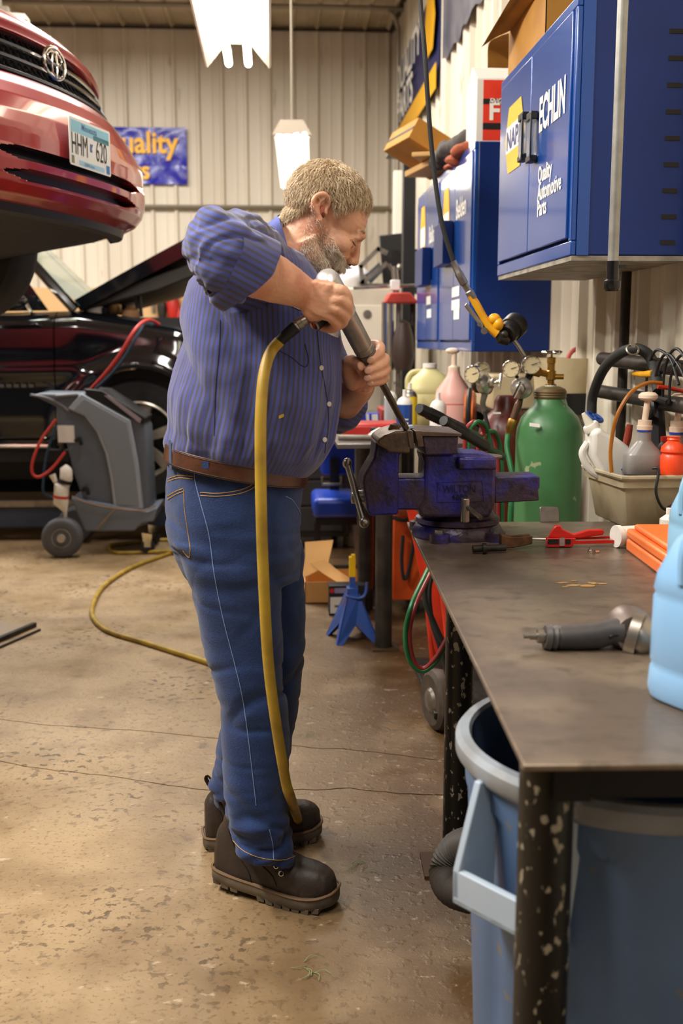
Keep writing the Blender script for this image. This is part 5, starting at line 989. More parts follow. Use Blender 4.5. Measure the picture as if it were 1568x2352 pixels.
npt = len(out); a = [V((x, YV2+.02+yo(z), z)) for x, z in out]; b = [V((x, YV2+Ws-.02-yo(z), z)) for x, z in out]
a = [p+Y_*.10 for p in a]; O('body', mbp.add(a+b, [tuple(range(npt)), tuple(reversed(range(npt, 2*npt)))]+[(i, (i+1) % npt, npt+(i+1) % npt, npt+i) for i in range(npt)]), ck, t)
O('flare', MB().tube([V((wc.x+(x-wc.x)*.975, YV2-.022, wc.z+(z-wc.z)*.975)) for x, z in ar[1:-1]], .022, 10, flat=1.), M('flare_black', '#14161b', .2, coat=.8), t)
O('arch_liner', MB().tube([V((wc.x, YV2+.1, wc.z)), V((wc.x, YV2+.5, wc.z))], .46, 30), ck, t)
zlo, xlo, xhi = XZ(0, 1062)[1], XZ(-620, 0)[0], XZ(538, 0)[0]
topl = [XZ(*p) for p in ((-620, 735), (-200, 722), (60, 716), (170, 712), (300, 728), (400, 742), (470, 760), (520, 800), (538, 880))]
def ztop(x): return float(np.interp(x, [p[0] for p in topl], [p[1] for p in topl]))
def skin_grid(x0, x1, nx, nz=44):
    mb = MB(); rows = []
    for j in range(nz+1):
        r_ = []
        for i in range(nx+1):
            x = x0+(x1-x0)*i/nx; zt_ = ztop(x); z = zlo+(zt_-zlo)*j/nz; k = j/nz
            y = .012+.34*max(0, (k-.90)/.10)**2.2*.35+.055*max(0, (k-.62)/.38)**2+.05*max(0, (.30-k)/.30)**1.5-.020*math.exp(-((k-.60)/.045)**2)+.30*max(0, (x-(xhi-.45))/.45)**2.5
            rr = math.hypot(x-wc.x, z-wc.z); y -= .050*math.exp(-((rr-.50)/.055)**2)*(1 if z > wc.z-.25 else 0)
            r_.append(V((x, YV2+y, z)))
        rows.append(r_)
    n_ = nx+1; fs = []
    for j in range(nz):
        for i in range(nx):
            c_ = (rows[j][i]+rows[j+1][i+1])/2
            if math.hypot(c_.x-wc.x, c_.z-wc.z) > .488: fs.append((j*n_+i, j*n_+i+1, (j+1)*n_+i+1, (j+1)*n_+i))
    return mb.add([p for r_ in rows for p in r_], fs)
xd = XZ(90, 0)[0]
O('door', skin_grid(xlo, xd-.004, 60), bp, t, ang=60); O('wing', skin_grid(xd+.004, xhi, 90), bp, t, ang=60)
O('rocker', MB().prism([XZ(-600, 1062), XZ(165, 1062), XZ(165, 1030), XZ(-600, 1030)], (0, YV2-.04, 0), X_, Z_, Y_*.10), ck, t, bevel=.01)
O('step_trim', MB().tube([u3(-600, 1024, -.05), u3(112, 1024, -.05)], .014, 8), chrome, t)
for k in range(5): O('badge', MB().box(u3(4+k*17, 886, -.01), (.030, .006, .022)), chrome, t)
O('underbody', MB().bx((u3(-600, 1060).x, YV2+.25, u3(0, 1062).z-.14), (u3(150, 1060).x, YV2+Ws-.25, u3(0, 1062).z+.1)).bx((u3(150, 1060).x, YV2+.45, u3(0, 1062).z-.05), (u3(500, 1060).x, YV2+Ws-.45, u3(0, 1062).z+.15)), ck, t)
gl = M('windscreen', '#8fa39a', .06, 0, trans=.6, ior=1.1)
# cabin
cab_ = [XZ(-600, 728), XZ(-560, 500), XZ(-100, 480), XZ(-20, 508), XZ(70, 600), XZ(178, 700), XZ(170, 716)]
for y0 in (.14, Ws-.22):
    pass
O('roof', MB().prism([XZ(-560, 500), XZ(-100, 480), XZ(-20, 508), XZ(-25, 520), XZ(-100, 495), XZ(-560, 515)], (0, YV2+.16, 0), X_, Z_, Y_*(Ws-.32)), bp, t)
O('side_glass', MB().prism([XZ(-560, 722), XZ(-540, 525), XZ(-100, 510), XZ(-30, 530), XZ(100, 712)], (0, YV2+.15, 0), X_, Z_, Y_*.01), M('dark_glass', '#12161a', .05, coat=.5), t)
for s0, s1 in (((-20, 500), (172, 712)),):
    for y in (.14, Ws-.2): O('pillar', MB().tube([u3(*s0, y), u3(*s1, y)], .035, 8), bp, t)
ws0, ws1 = u3(-20, 505, .18), u3(182, 702, .1)
O('windscreen', MB().add([ws0, V((ws0.x, YV2+Ws-.2, ws0.z)), V((ws1.x, YV2+Ws-.12, ws1.z)), ws1], [(0, 1, 2, 3)]), gl, t)
O('window_trim', MB().tube(spl([u3(-400, 722, .0), u3(0, 722, .0), u3(70, 720, .0)], 4), .010, 8).tube(spl([u3(28, 668, .02), u3(55, 690, .02), u3(72, 718, .0)], 4), .012, 8), chrome, t)
O('side_mirror', MB().ell(u3(12, 692, -.12), (.14, .07, .06)), bp, t, ang=80)
O('mirror_glint', MB().tube([u3(-10, 690, -.19), u3(38, 697, -.19)], .008, 8), chrome, t)
# bonnet, raised
h0, h1 = u3(178, 704, .12), u3(455, 560, .12)
hdir = (h1-h0).normalized(); hn = V((-hdir.z, 0, hdir.x)); hn = hn if hn.z > 0 else -hn; hl_ = (h1-h0).length+.05
O('bonnet', MB().loft([[h0+hdir*x+hn*(.045+.06*sin(pi*min(1, x/hl_)*.5)*cos(w_*1.2))+Y_*((w_+1)/2*(Ws-.24)) for w_ in np.linspace(-1, 1, 14)]+[h0+hdir*x-hn*.03+Y_*((w_+1)/2*(Ws-.24)) for w_ in np.linspace(1, -1, 14)] for x in np.linspace(0, hl_, 12)]), bp, t, ang=40)
O('bonnet_frame', MB().prism([(0, -.03), (hl_*.45, -.03), (hl_*.98, -.10), (hl_, -.18), (hl_*.55, -.14), (.28, -.09)], h0+Y_*.05, hdir, hn, Y_*(Ws-.34)), M('bonnet_inner', '#1a1510', .6), t, bevel=.01)
O('prop_strut', MB().tube([u3(325, 728, .25), u3(318, 655, .25)], .012, 8), ck, t)
eb = MB(); O('engine_bay', MB().bx((u3(190, 700).x, YV2+.15, u3(0, 735).z-.25), (u3(420, 700).x, YV2+Ws-.15, u3(0, 735).z+.02)), ck, t)
for (px, py, r, m, dy) in ((220, 690, .05, cwh, .3), (212, 708, .06, cwh, .28), (250, 688, .045, brass, .5), (268, 680, .05, cgrn, .6), (262, 703, .05, M('alloy_brown', '#a98c5e', .4, .6), .4), (300, 718, .06, M('bay_tan', '#a87f5c', .5), .35), (236, 712, .06, blackp, .4), (285, 700, .07, blackp, .6)):
    o = u3(px, py, dy); O('engine_part', MB().lathe([(.001, -r), (r*.8, -r), (r, -r*.6), (r, r*.2), (r*.5, r*.5), (r*.5, r*.8), (.001, r*.85)], o, n=16), m, t)
sv_w = wheel(t, V((wc.x, YV2+.13, wc.z)), (0, -1, 0), wr_, .25, M('alloy_bright', '#cfc8bb', .3, .8, '#6f6a62', 8, .4), 6, .64)
wheel(t, V((wc.x, YV2+Ws-.13, wc.z)), (0, 1, 0), wr_, .25, MATS['alloy_bright'], 6, .64)
for y in (.13, Ws-.13): wheel(t, V((wc.x-2.79, YV2+y, wc.z)), (0, -1 if y < 1 else 1, 0), wr_, .25, MATS['alloy_bright'], 6, .64)
zr_ = wc.z-wr_
rp = M('ramp_grey', '#3d475a', .4, .3, '#2b303b', 4, .6)
t = T('drive_on_lift', 'low blue grey drive on lift runways under the black SUV', 'vehicle lift', V((wc.x-1.4, YV2+.9, 0)))
for y in (-.06, Ws-.5):
    O('runway', MB().bx((wc.x-3.6, YV2+y, zr_-.16), (wc.x+.62, YV2+y+.55, zr_)), rp, t, bevel=.008); O('runway_lip', MB().bx((wc.x-3.6, YV2+y-.015, zr_-.02), (wc.x+.62, YV2+y, zr_+.02)), steel, t)
for x in (-3.4, .3): O('cross_beam', MB().bx((wc.x+x, YV2-.1, 0), (wc.x+x+.2, YV2+Ws+.1, zr_-.16)), M('beam_rust', '#4b2f22', .6, .3), t)
# things on the plywood behind the engine bay
for i, (px, py, w, h, m, lb) in enumerate(((352, 690, .05, .16, steel, 'hanging steel wrench'), (372, 705, .10, .14, darksteel, 'dark tool head'), (398, 700, .14, .16, redp, 'red coil'), (385, 668, .03, .22, steel, 'thin rod with hook'), (412, 728, .1, .1, redp, 'red clamp'))):
    o = P(px, py, YB-.16); t = T('hung_tool', '%s hanging on the plywood above the engine bay' % lb, 'tool', o)
    O('tool_body', MB().tube([o+Z_*h*.8, o, o-Z_*h*.8], [w*.25, w*.5, w*.35], 10), m, t); O('hook', MB().tube([o+Z_*h*.8, o+V((0, .10, h*.95))], .006, 6), steel, t)
# ---------------- grey service machine on wheels ----------------
YA2 = 6.62
def e3(px, py, dy=0): return P(px, py, YA2+dy)
def EX(px, py): p = e3(px, py); return (p.x, p.z)
dgr = M('machine_dark', '#5a626d', .5, 0, '#4d545e', 4, .5); lgr = M('machine_light', '#98a1ae', .45, 0, '#8a929f', 4, .4); DW = .35
t = T('refrigerant_machine', 'grey wheeled air conditioning service machine beside the SUV front wheel', 'machine', V((e3(230, 1250).x, YA2+.2, 0)))
sid = [EX(190, 1145), EX(170, 1090), EX(150, 1010), EX(133, 975), EX(130, 935), EX(75, 908), EX(90, 903), EX(185, 905), EX(200, 900), EX(322, 955), EX(335, 985), EX(345, 1165), EX(338, 1205), EX(300, 1217), EX(200, 1217), EX(178, 1175)]
O('side_shell', MB().prism(sid, (0, YA2, 0), X_, Z_, Y_*DW), dgr, t, bevel=.015, seg=3)
band = [EX(157, 938), EX(188, 903), EX(300, 965), EX(318, 1060), EX(330, 1168), EX(262, 1168), EX(255, 1100), EX(243, 1040), EX(222, 990), EX(195, 955)]
O('light_panel', MB().prism(band, (0, YA2-.022, 0), X_, Z_, Y_*.03), lgr, t, bevel=.006)
band2 = [EX(170, 942), EX(195, 915), EX(292, 970), EX(308, 1060), EX(320, 1160), EX(270, 1160), EX(262, 1100), EX(250, 1040), EX(230, 992), EX(203, 955)]
O('inner_panel', MB().prism(band2, (0, YA2-.026, 0), X_, Z_, Y_*.01), M('machine_mid', '#7a828c', .5), t, bevel=.002)
O('skirt', MB().prism([EX(165, 1142), EX(340, 1172), EX(362, 1165), EX(355, 1195), EX(328, 1200), EX(310, 1218), EX(195, 1219), EX(180, 1180)], (0, YA2-.03, 0), X_, Z_, Y_*(DW+.06)), M('skirt_grey', '#6e7785', .45), t, bevel=.01)
O('control_panel', MB().prism([EX(192, 893), EX(235, 897), EX(335, 960), EX(330, 975), EX(200, 908)], (0, YA2-.01, 0), X_, Z_, Y_*(DW+.02)), blackp, t, bevel=.005)
O('panel_strip', MB().prism([EX(240, 908), EX(250, 908), EX(325, 962), EX(322, 972)], (0, YA2-.02, 0), X_, Z_, Y_*.01), M('strip', '#8b8088', .3), t)
O('handle', MB().tube(spl([e3(72, 907, -.01), e3(110, 915), e3(140, 930), e3(158, 945)], 4), .008, 8).tube([e3(72, 907), e3(72, 907, DW)], .01, 8).tube([e3(128, 910, -.01), e3(180, 906, -.01)], .009, 8), M('handle_grey', '#6e7078', .4), t)
O('white_sticker', MB().prism([EX(132, 977), EX(170, 977), EX(172, 1016), EX(134, 1016)], (0, YA2-.006, 0), X_, Z_, Y_*.004), cwh, t)
for q in ((181, 1016), (197, 1130)): O('latch', MB().tube(spl([e3(q[0]-8, q[1]-2, -.02), e3(q[0], q[1]-10, -.025), e3(q[0]+6, q[1]+6, -.02)], 3), .012, 8), blackp, t)
O('lashing_cord', MB().tube(spl([e3(165, 1140, -.045), e3(200, 1155, -.045), e3(265, 1168, -.045), e3(330, 1172, -.04), e3(358, 1160, -.03)], 5), .006, 6).tube([e3(265, 1168, -.045), e3(222, 1216, -.045)], .006, 6), M('cord_tan', '#8a7460', .7), t)
wcc = e3(143, 1210, -.07); wcc.z = .122
wl = O('wheel', MB().lathe([(.07, -.045), (.10, -.05), (.120, -.035), (.122, 0), (.120, .035), (.10, .05), (.07, .045)], wcc, (0, -1, 0), 40), M('wheel_grey', '#55565a', .6), t, ang=50)
O('rim', MB().lathe([(.07, .040), (.055, .046), (.048, .03), (.03, .034), (.024, .058), (.001, .06)], wcc, (0, -1, 0), 30), M('rim_cream', '#b9b1a6', .35, .5), wl)
O('wheel', MB().lathe([(.001, -.045), (.10, -.05), (.122, 0), (.10, .05), (.001, .045)], wcc+Y_*(DW+.12), (0, -1, 0), 30), MATS['wheel_grey'], t)
for x, y in ((338, 0), (352, .3)):
    o = e3(x, 1230, y); o.z = .045; cs = O('caster', MB().lathe([(.02, -.014), (.042, -.014), (.045, 0), (.042, .014), (.02, .014)], o, (.3, -1, 0), 24), rubber, t); O('caster_fork', MB().prism([(-.02, 0), (.02, 0), (.03, .08), (-.03, .09)], o-Y_*.02, X_, Z_, Y_*.04), chrome, t)
o = e3(148, 1120, -.06); t2 = T('oil_dispenser', 'white bottle with red band strapped to the left of the grey service machine', 'bottle', o)
bt = e3(150, 1190, -.06); tp = e3(152, 1072, -.06)
O('body', MB().tube([bt, e3(150, 1175, -.06), e3(140, 1155, -.06), e3(142, 1115, -.06), e3(150, 1112, -.06), e3(152, 1100, -.06), e3(152, 1078, -.06), e3(157, 1071, -.06)], [.008, .012, .045, .045, .030, .038, .036, .02], 18).tube([e3(128, 1108, -.06), e3(120, 1090, -.06)], [.012, .02], 12), white, t2, ang=50)
O('red_band', MB().tube([e3(140, 1144, -.06), e3(140.5, 1138, -.06)], .0462, 18), cred, t2); O('black_band', MB().tube([e3(148, 1110, -.06), e3(150, 1102, -.06)], .041, 18), blackp, t2)
bh = M('blue_hose', '#1c3c52', .5)
O('service_hose', MB().tube(spl([e3(210, 893, .1), e3(240, 860, .05), e3(275, 815, 0), e3(305, 765, .0), e3(325, 742, .1), e3(345, 735, .25), e3(365, 745, .4)], 6), .011, 8), M('hose_red_bright', '#b2302a', .5), label='red service hose rising from the grey machine into the engine bay', cat='hose')
O('service_hose', MB().tube(spl([e3(220, 893, .14), e3(255, 860, .08), e3(290, 815, .03), e3(318, 765, .03), e3(330, 745, .15), e3(350, 745, .4)], 6), .009, 8), bh, label='dark blue service hose running alongside the rising red one', cat='hose')
O('service_hose', MB().tube(spl([e3(129, 963, -.02), e3(95, 1010, -.04), e3(75, 1060, -.06), e3(75, 1088, -.06), e3(92, 1095, -.06), e3(120, 1075, -.05), e3(150, 1038, -.03)], 6), .009, 8), MATS['hose_red_bright'], label='red hose drooping in a loop left of the grey machine', cat='hose')
O('service_hose', MB().tube(spl([e3(129, 980, -.01), e3(108, 1040, -.02), e3(100, 1100, -.02), e3(104, 1135, -.0), e3(150, 1150, .0)], 6), .008, 8), bh, label='dark blue hose drooping behind the red loop', cat='hose')
# floor drain grate edge at the left
t = T('floor_angle', 'dark steel angle frame lying flat on the floor at the left edge', 'steel frame', F(30, 1470))
a, b, c = F(-60, 1500), F(80, 1440), F(92, 1449)
O('steel_bar', MB().tube([a+Z_*.012, b+Z_*.012], .014, 4), darksteel, t); O('steel_bar', MB().tube([a+(c-b)+Z_*.006, c+Z_*.006], .006, 4), darksteel, t); O('plate', MB().add([a+V((-.3, .3, .003)), a+Z_*.003, b+Z_*.003, b+V((-.4, .2, .003))], [(0, 1, 2, 3)]), M('floor_plate', '#8a7a68', .5, .3), t)
# ---------------- the man ----------------
Y0 = 2.48
skin = M('skin', '#cf9d80', .48, 0, '#bd7a60', 16, .6, .12, 160, sss=.12, sharp=(.42, .68), col3='#b5705a', s3=9, t3=(.56, .72))
def pth(*a): return [P(x, y, Y) for x, y, Y in a]
def ring(b, f, w, Y=Y0, n=56, p=2.3, off=0., up=0.):
    B_, F_ = P(b[0], b[1], Y), P(f[0], f[1], Y); c = (B_+F_)/2; ax = (F_-B_); h = ax.length/2+off; ax.normalize(); nn = ax.cross(Y_); nn = nn if nn.z > 0 else -nn; out = []
    for i in range(n):
        th = 2*pi*i/n; q, s_ = cos(th), sin(th); out.append(c+ax*(h*abs(q)**(2/p)*(1 if q > 0 else -1))+Y_*((w+off)*abs(s_)**(2/p)*(1 if s_ > 0 else -1))+nn*up)
    return out
man = T('person', 'bearded man in blue striped work shirt, jeans and brown boots bending over the vise', 'person', V((P(570, 1900, Y0).x, Y0, 0)))
# head frame
HCc = P(752, 498, Y0); hf, hu = V((cos(R(30)), 0, -sin(R(30)))), V((sin(R(30)), 0, cos(R(30))))
HR = Matrix((hf, Y_, hu)).transposed()
def hd_(f, l, u): return HCc+hf*f+Y_*l+hu*u
body = MB()
def he(c, r): body.ell(hd_(*c), r, HR, 28, 18)
he((-.014, 0, .030), (.084, .074, .070)); he((.026, 0, .014), (.060, .063, .058)); he((.034, 0, -.035), (.050, .056, .062))
he((-.01, 0, -.03), (.055, .062, .055))
body.tube([hd_(.074, -.040, -.004), hd_(.085, -.018, .002), hd_(.084, 0, -.002), hd_(.085, .018, .002), hd_(.074, .040, -.004)], [.008, .011, .010, .011, .008], 12)
for sg in (-1, 1):
    he((.052, sg*.042, -.038), (.026, .020, .022)); body.tube([hd_(-.018, sg*.054, -.07), hd_(.010, sg*.048, -.092), hd_(.056, sg*.018, -.112)], [.022, .022, .018], 14)
    he((.069, sg*.030, -.0185), (.0135, .0155, .0115)); he((.091, sg*.0115, -.058), (.0095, .0075, .008))
    body.tube([hd_(.078, sg*.046, -.012), hd_(.083, sg*.032, -.0085), hd_(.082, sg*.018, -.011)], [.003, .005, .003], 8)
    body.tube([hd_(.074, sg*.044, -.028), hd_(.080, sg*.032, -.030), hd_(.081, sg*.018, -.027)], [.002, .0035, .002], 8)
he((.062, 0, -.070), (.022, .030, .028)); he((.060, 0, -.108), (.022, .026, .018)); he((.0755, 0, -.0795), (.012, .021, .006)); he((.0735, 0, -.1005), (.010, .019, .007))
body.tube([hd_(.083, 0, -.012), hd_(.090, 0, -.028), hd_(.097, 0, -.045), hd_(.098, 0, -.054)], [.0085, .009, .0105, .0115], 14)
he((.099, 0, -.053), (.0115, .0115, .011)); he((.082, 0, -.064), (.012, .009, .007))
# neck
body.tube([hd_(-.02, 0, -.01), P(701, 545, Y0), P(668, 590, Y0), P(615, 645, Y0)], [.056, .057, .064, .085], 26)
# ear (near side and far side)
for sg in (-1, 1):
    def E(x, y, d=0): p = P(x, y, Y0); return V((p.x, Y0+sg*(.077+d), p.z))
    er = [E(727, 508, .004), E(718, 494, .010), E(715, 478, .015), E(721, 464, .016), E(736, 457, .013), E(749, 462, .007), E(753, 474, .003), E(748, 486, 0), E(740, 493, 0)]
    body.tube(spl(er, 4), [.0052, .0052, .0052, .0052, .005, .0046, .004, .0035], 10)
    body.loft([[a_+V((0, sg*-.014, 0)) for a_ in spl(er[:8], 2)], [a_+V((0, sg*-.006, 0)) for a_ in spl(er[:8], 2)]])
    body.tube(spl([E(741, 468, .010), E(731, 476, .010), E(728, 490, .008), E(731, 504, .006)], 4), .0032, 8)
    body.ell(E(730, 512, .005), (.0085, .0045, .0085)); body.ell(E(744, 497, .001), (.005, .006, .007))
# inner trunk and legs (under the clothes)
body.loft([ring((400, 1120), (660, 1140), .14), ring((405, 1000), (735, 1020), .165), ring((420, 880), (760, 890), .17), ring((440, 740), (745, 740), .165), ring((460, 640), (715, 640), .17), ring((520, 575), (690, 590), .15), ring((570, 545), (680, 570), .08)])
for dy, kx, ky, ax_, ay in ((-.09, 560, 1560, 585, 1925), (.09, 610, 1560, 545, 1830)):
    body.tube(pth((530, 1120, Y0+dy*.9), (540, 1250, Y0+dy), (kx, ky, Y0+dy), (ax_, ay-90, Y0+dy*.95), (ax_, ay, Y0+dy*1.0)), [.085, .07, .05, .035, .03], 18)
# near (right) arm
body.tube(pth((575, 575, 2.33), (535, 575, 2.20), (505, 584, 2.09)), [.055, .048, .042], 20)
body.tube(spl(pth((505, 584, 2.09), (565, 613, 2.115), (630, 641, 2.16), (672, 660, 2.20), (705, 678, 2.225)), 5), [.046, .053, .050, .046, .040, .035, .031], 24, flat=1.0)
# near hand on the pistol grip
def chain(pts, r): body.tube(spl(pth(*pts), 5), r, 14)
def sph(x, y, Y, r): body.ell(P(x, y, Y), r, None, 16, 10)
body.loft([[P(x, y, Y) for x, y, Y in rr_] for rr_ in (
    ((690, 655, 2.20), (697, 648, 2.235), (705, 652, 2.26), (712, 690, 2.26), (706, 710, 2.235), (694, 700, 2.20)),
    ((722, 645, 2.185), (730, 640, 2.22), (738, 645, 2.26), (742, 705, 2.26), (735, 730, 2.235), (722, 722, 2.19)),
    ((760, 652, 2.175), (768, 648, 2.21), (775, 652, 2.25), (772, 700, 2.25), (762, 735, 2.235), (750, 732, 2.19)),
    ((778, 660, 2.185), (782, 658, 2.205), (786, 664, 2.23), (784, 700, 2.23), (775, 728, 2.225), (766, 722, 2.20)))])
for pts, r0 in ((((760, 668, 2.195), (782, 668, 2.185), (796, 684, 2.20), (799, 704, 2.24), (786, 708, 2.285)), .0125), (((758, 690, 2.195), (783, 690, 2.185), (797, 708, 2.20), (793, 728, 2.24), (772, 728, 2.285)), .0128),
               (((752, 708, 2.20), (775, 712, 2.19), (789, 730, 2.205), (780, 746, 2.24), (757, 742, 2.28)), .0122), (((740, 722, 2.205), (760, 728, 2.20), (772, 745, 2.21), (760, 755, 2.24), (738, 750, 2.27)), .0112)):
    chain(pts, [r0, r0*1.06, r0*1.03, r0*.95, r0*.88, r0*.8]); sph(pts[-1][0], pts[-1][1], pts[-1][2], r0*.8)
chain(((712, 668, 2.255), (738, 655, 2.285), (765, 655, 2.305), (790, 668, 2.31)), [.018, .016, .0135, .011]); sph(790, 668, 2.31, .011)
sph(722, 715, 2.215, (.026, .02, .022))
# far (left) arm and hand
body.tube(pth((640, 640, 2.64), (700, 780, 2.74), (770, 935, 2.76)), [.058, .052, .044], 18)
body.tube(spl(pth((770, 935, 2.76), (790, 925, 2.68), (808, 908, 2.60), (826, 892, 2.545), (832, 878, 2.525)), 4), [.044, .043, .038, .033, .031], 22)
body.ell(P(818, 858, 2.50), (.030, .022, .036), rotm('Y', -8), 22, 14); body.ell(P(836, 862, 2.515), (.032, .018, .034), None, 22, 14); body.ell(P(806, 868, 2.49), (.020, .018, .030), rotm('Y', -15), 18, 12)
FN = []
for pts, r0 in ((((832, 806, 2.515), (856, 793, 2.50), (872, 796, 2.475), (870, 812, 2.445), (852, 826, 2.430)), .0118), (((832, 830, 2.52), (862, 820, 2.51), (883, 824, 2.478), (875, 838, 2.445), (847, 850, 2.430)), .0120),
               (((830, 852, 2.52), (864, 843, 2.51), (886, 846, 2.48), (876, 859, 2.447), (845, 868, 2.434)), .0115), (((828, 872, 2.515), (862, 864, 2.50), (884, 867, 2.48), (873, 876, 2.452), (850, 880, 2.440)), .0102)):
    chain(pts, [r0, r0*1.08, r0*1.08, r0*1.0, r0*.95, r0*.86]); sph(pts[-1][0], pts[-1][1], pts[-1][2], r0*.86); FN.append((pts, r0))
tp_ = ((812, 876, 2.495), (797, 848, 2.475), (804, 828, 2.455), (826, 840, 2.438)); chain(tp_, [.022, .0175, .0145, .0135, .0115]); sph(*tp_[-1], .0115); FN.append((((0,)*3, tp_[-2], tp_[-1]), .0135))
body = fuse(body, .0030, 3, .45)
def bdisp(v, n):
    l = v-HCc; f, u = l.dot(hf), l.dot(hu); d = 0
    if abs(l.y) < .09 and l.length < .17:
        d += .0010*noise.noise(v*60)
        if u > .0 and f > .06: d -= .0012*abs(sin(u*260))*max(0, 1-abs(u-.03)/.03)
    elif v.z > 1.2: d += .0006*noise.noise(v*70)+.0005*noise.noise(v*160)
    return d
displace(body, bdisp)
skb = O('body', body, skin, man, ang=180, fix=False)
tree = bvh(body)
nailm = M('nail', '#cfa08a', .3)
for pts, r0 in FN:
    a, b = P(*pts[-2]), P(*pts[-1]); d = (b-a).normalized(); o = b+d*r0*.15; h = tree.ray_cast(o-Y_*.05-X_*.012*0, Y_, .06)
    if h[0] is not None: O('nail', MB().ell(h[0]+Y_*.001, (r0*.62, r0*.80, .0022), frame(h[1] if h[1].y < 0 else -h[1], d.cross(h[1])), 14, 8), nailm, skb)
# ---------- face details ----------
drk = M('mouth_dark', '#2c1410', .6); lip = M('lip', '#b06a58', .45)
O('mouth', MB().ell(hd_(.0760, 0, -.0900), (.0090, .023, .0050), HR), drk, skb); O('lower_lip', MB().tube(spl([hd_(.066, -.022, -.098), hd_(.0795, -.010, -.1000), hd_(.082, 0, -.1005), hd_(.0795, .010, -.1000), hd_(.066, .022, -.098)], 5), [.002, .0048, .0055, .0048, .002], 10), lip, skb)
for sg in (-1, 1):
    O('eyelashes', MB().tube(spl([hd_(.0735, sg*.046, -.0225), hd_(.0835, sg*.033, -.0258), hd_(.0845, sg*.019, -.0240)], 5), [.0007, .0011, .0011, .0007], 6), M('lash', '#4a2f22', .6), skb)
    O('eyelid_crease', MB().tube(spl([hd_(.0745, sg*.0445, -.0145), hd_(.0825, sg*.032, -.0125), hd_(.0838, sg*.020, -.0140)], 5), .0009, 6), M('crease_shade', '#9c5f48', .6), skb)  # darker line paints the shade in the lid fold
    O('eye_corner', MB().tube(spl([hd_(.0735, sg*.047, -.020), hd_(.067, sg*.0515, -.024), hd_(.060, sg*.054, -.031)], 5), [.0008, .0006, .0003], 5), MATS['crease_shade'], skb)
    O('nostril', MB().ell(hd_(.0935, sg*.0095, -.0645), (.0045, .0028, .0028), HR), drk, skb)
O('ear_shadow', MB().ell(P(742, 494, Y0-.0815), (.0035, .004, .006)), M('ear_shade', '#5a2a1e', .8), skb)  # dark blob standing for the shade in the ear hollow
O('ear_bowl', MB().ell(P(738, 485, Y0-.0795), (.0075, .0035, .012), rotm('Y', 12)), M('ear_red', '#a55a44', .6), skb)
O('earring', MB().torus(P(724, 513, Y0-.086), (.2, .2, 1), .0055, .0009, 20, 6), chrome, man, label='small silver hoop earring')
# ---------- hair ----------
def strandmat(name, c0, c1, c2, rough=.5):
    m = bpy.data.materials.new(name); m.use_nodes = True; nt = m.node_tree; b = nt.nodes['Principled BSDF']; b.inputs['Roughness'].default_value = rough
    g = nt.nodes.new('ShaderNodeNewGeometry'); r = nt.nodes.new('ShaderNodeValToRGB'); e = r.color_ramp.elements
    e[0].color = lin(c0); e[1].color = lin(c2); e[1].position = 1; k = e.new(.45); k.color = lin(c1)
    nt.links.new(g.outputs['Random Per Island'], r.inputs['Fac']); nt.links.new(r.outputs['Color'], b.inputs['Base Color']); return m
hairm = strandmat('hair', '#7a6040', '#cbb08a', '#f0dfc2'); beardm = strandmat('beard', '#b08660', '#d8cab6', '#f6f0e6'); scalpm = M('hair_base', '#8d7252', .7, 0, '#a98e68', 40, .6)
hlx = [-.14, -.10, -.0748, -.052, -.047, -.036, -.010, .0062, .0247, .043, .060, .075]; hly = [.03, -.045, -.070, -.029, .004, .030, .026, .004, .021, .047, .064, .075]
def hline(f): return float(np.interp(f, hlx, hly))
vs_ = [V(v) for v in body.v]; tris = []
for fc in body.f:
    c = vs_[fc[0]]
    if (c-HCc).length < .16: tris.append(fc)
random.seed(11)
areas = []
for fc in tris: areas.append((vs_[fc[1]]-vs_[fc[0]]).cross(vs_[fc[2]]-vs_[fc[0]]).length)
def samples(n): 
    for fc in random.choices(tris, areas, k=n):
        a, b, c = (vs_[i] for i in fc[:3]); d = vs_[fc[3]] if len(fc) > 3 else c
        u_, v_ = random.random(), random.random(); p = (a*(1-u_)+b*u_)*(1-v_)+(d*(1-u_)+c*u_)*v_; nn = (b-a).cross(c-a).normalized(); yield p, (nn if nn.dot(p-(HCc-hu*.02)) > 0 else -nn)
def strand(mb, p, n, d, L_, r, lift, curl, k=5):
    t_ = (d-n*d.dot(n)).normalized(); sd = t_.cross(n); pts = []
    ph = random.random()*6; ca = curl*(random.random()*.7+.3)
    for i in range(k+1):
        s_ = i/k; pts.append(p+t_*L_*s_+n*(lift*(sin(s_*pi*.75)*1.0+.15)-.5*L_*s_*s_*L_/.085)+sd*ca*sin(ph+s_*4)*s_)
    mb.tube(pts, [r*(1-.85*i/k) for i in range(k+1)], 3, caps=False)
hm_ = MB(); cap_ = MB(); nh = 0
for p, n in samples(45000):
    l = p-HCc; f, u, y = l.dot(hf), l.dot(hu), l.y
    if u < hline(f)+.002: continue
    if abs(y) > .076 and abs(f+.02) < .03 and u < .034: continue
    crown = hd_(-.045, 0, .10); d = (p-crown); d = d-n*d.dot(n)
    if d.length < .02: d = V((random.uniform(-1, 1), random.uniform(-1, 1), 0))
    d = d.normalized()+V((random.gauss(0, .14), random.gauss(0, .14), random.gauss(0, .12)))+V((.10, 0, -.15))
    ed = u-hline(f); L_ = random.uniform(.018, .036)*(1 if ed > .02 else .6)
    if f > .045 and u > .05: L_ = random.uniform(.022, .038); d = d+V((.5, 0, -.3))
    strand(hm_, p+n*.002, n, d, L_, .00065, .012*min(1, .35+ed/.03)*random.uniform(.5, 1.25), .006); nh += 1
    if nh > 9500: break
hair = O('hair', hm_, hairm, man, ang=180, fix=False, label='short tousled sandy grey hair', kind='stuff')
shell = MB(); keep = []
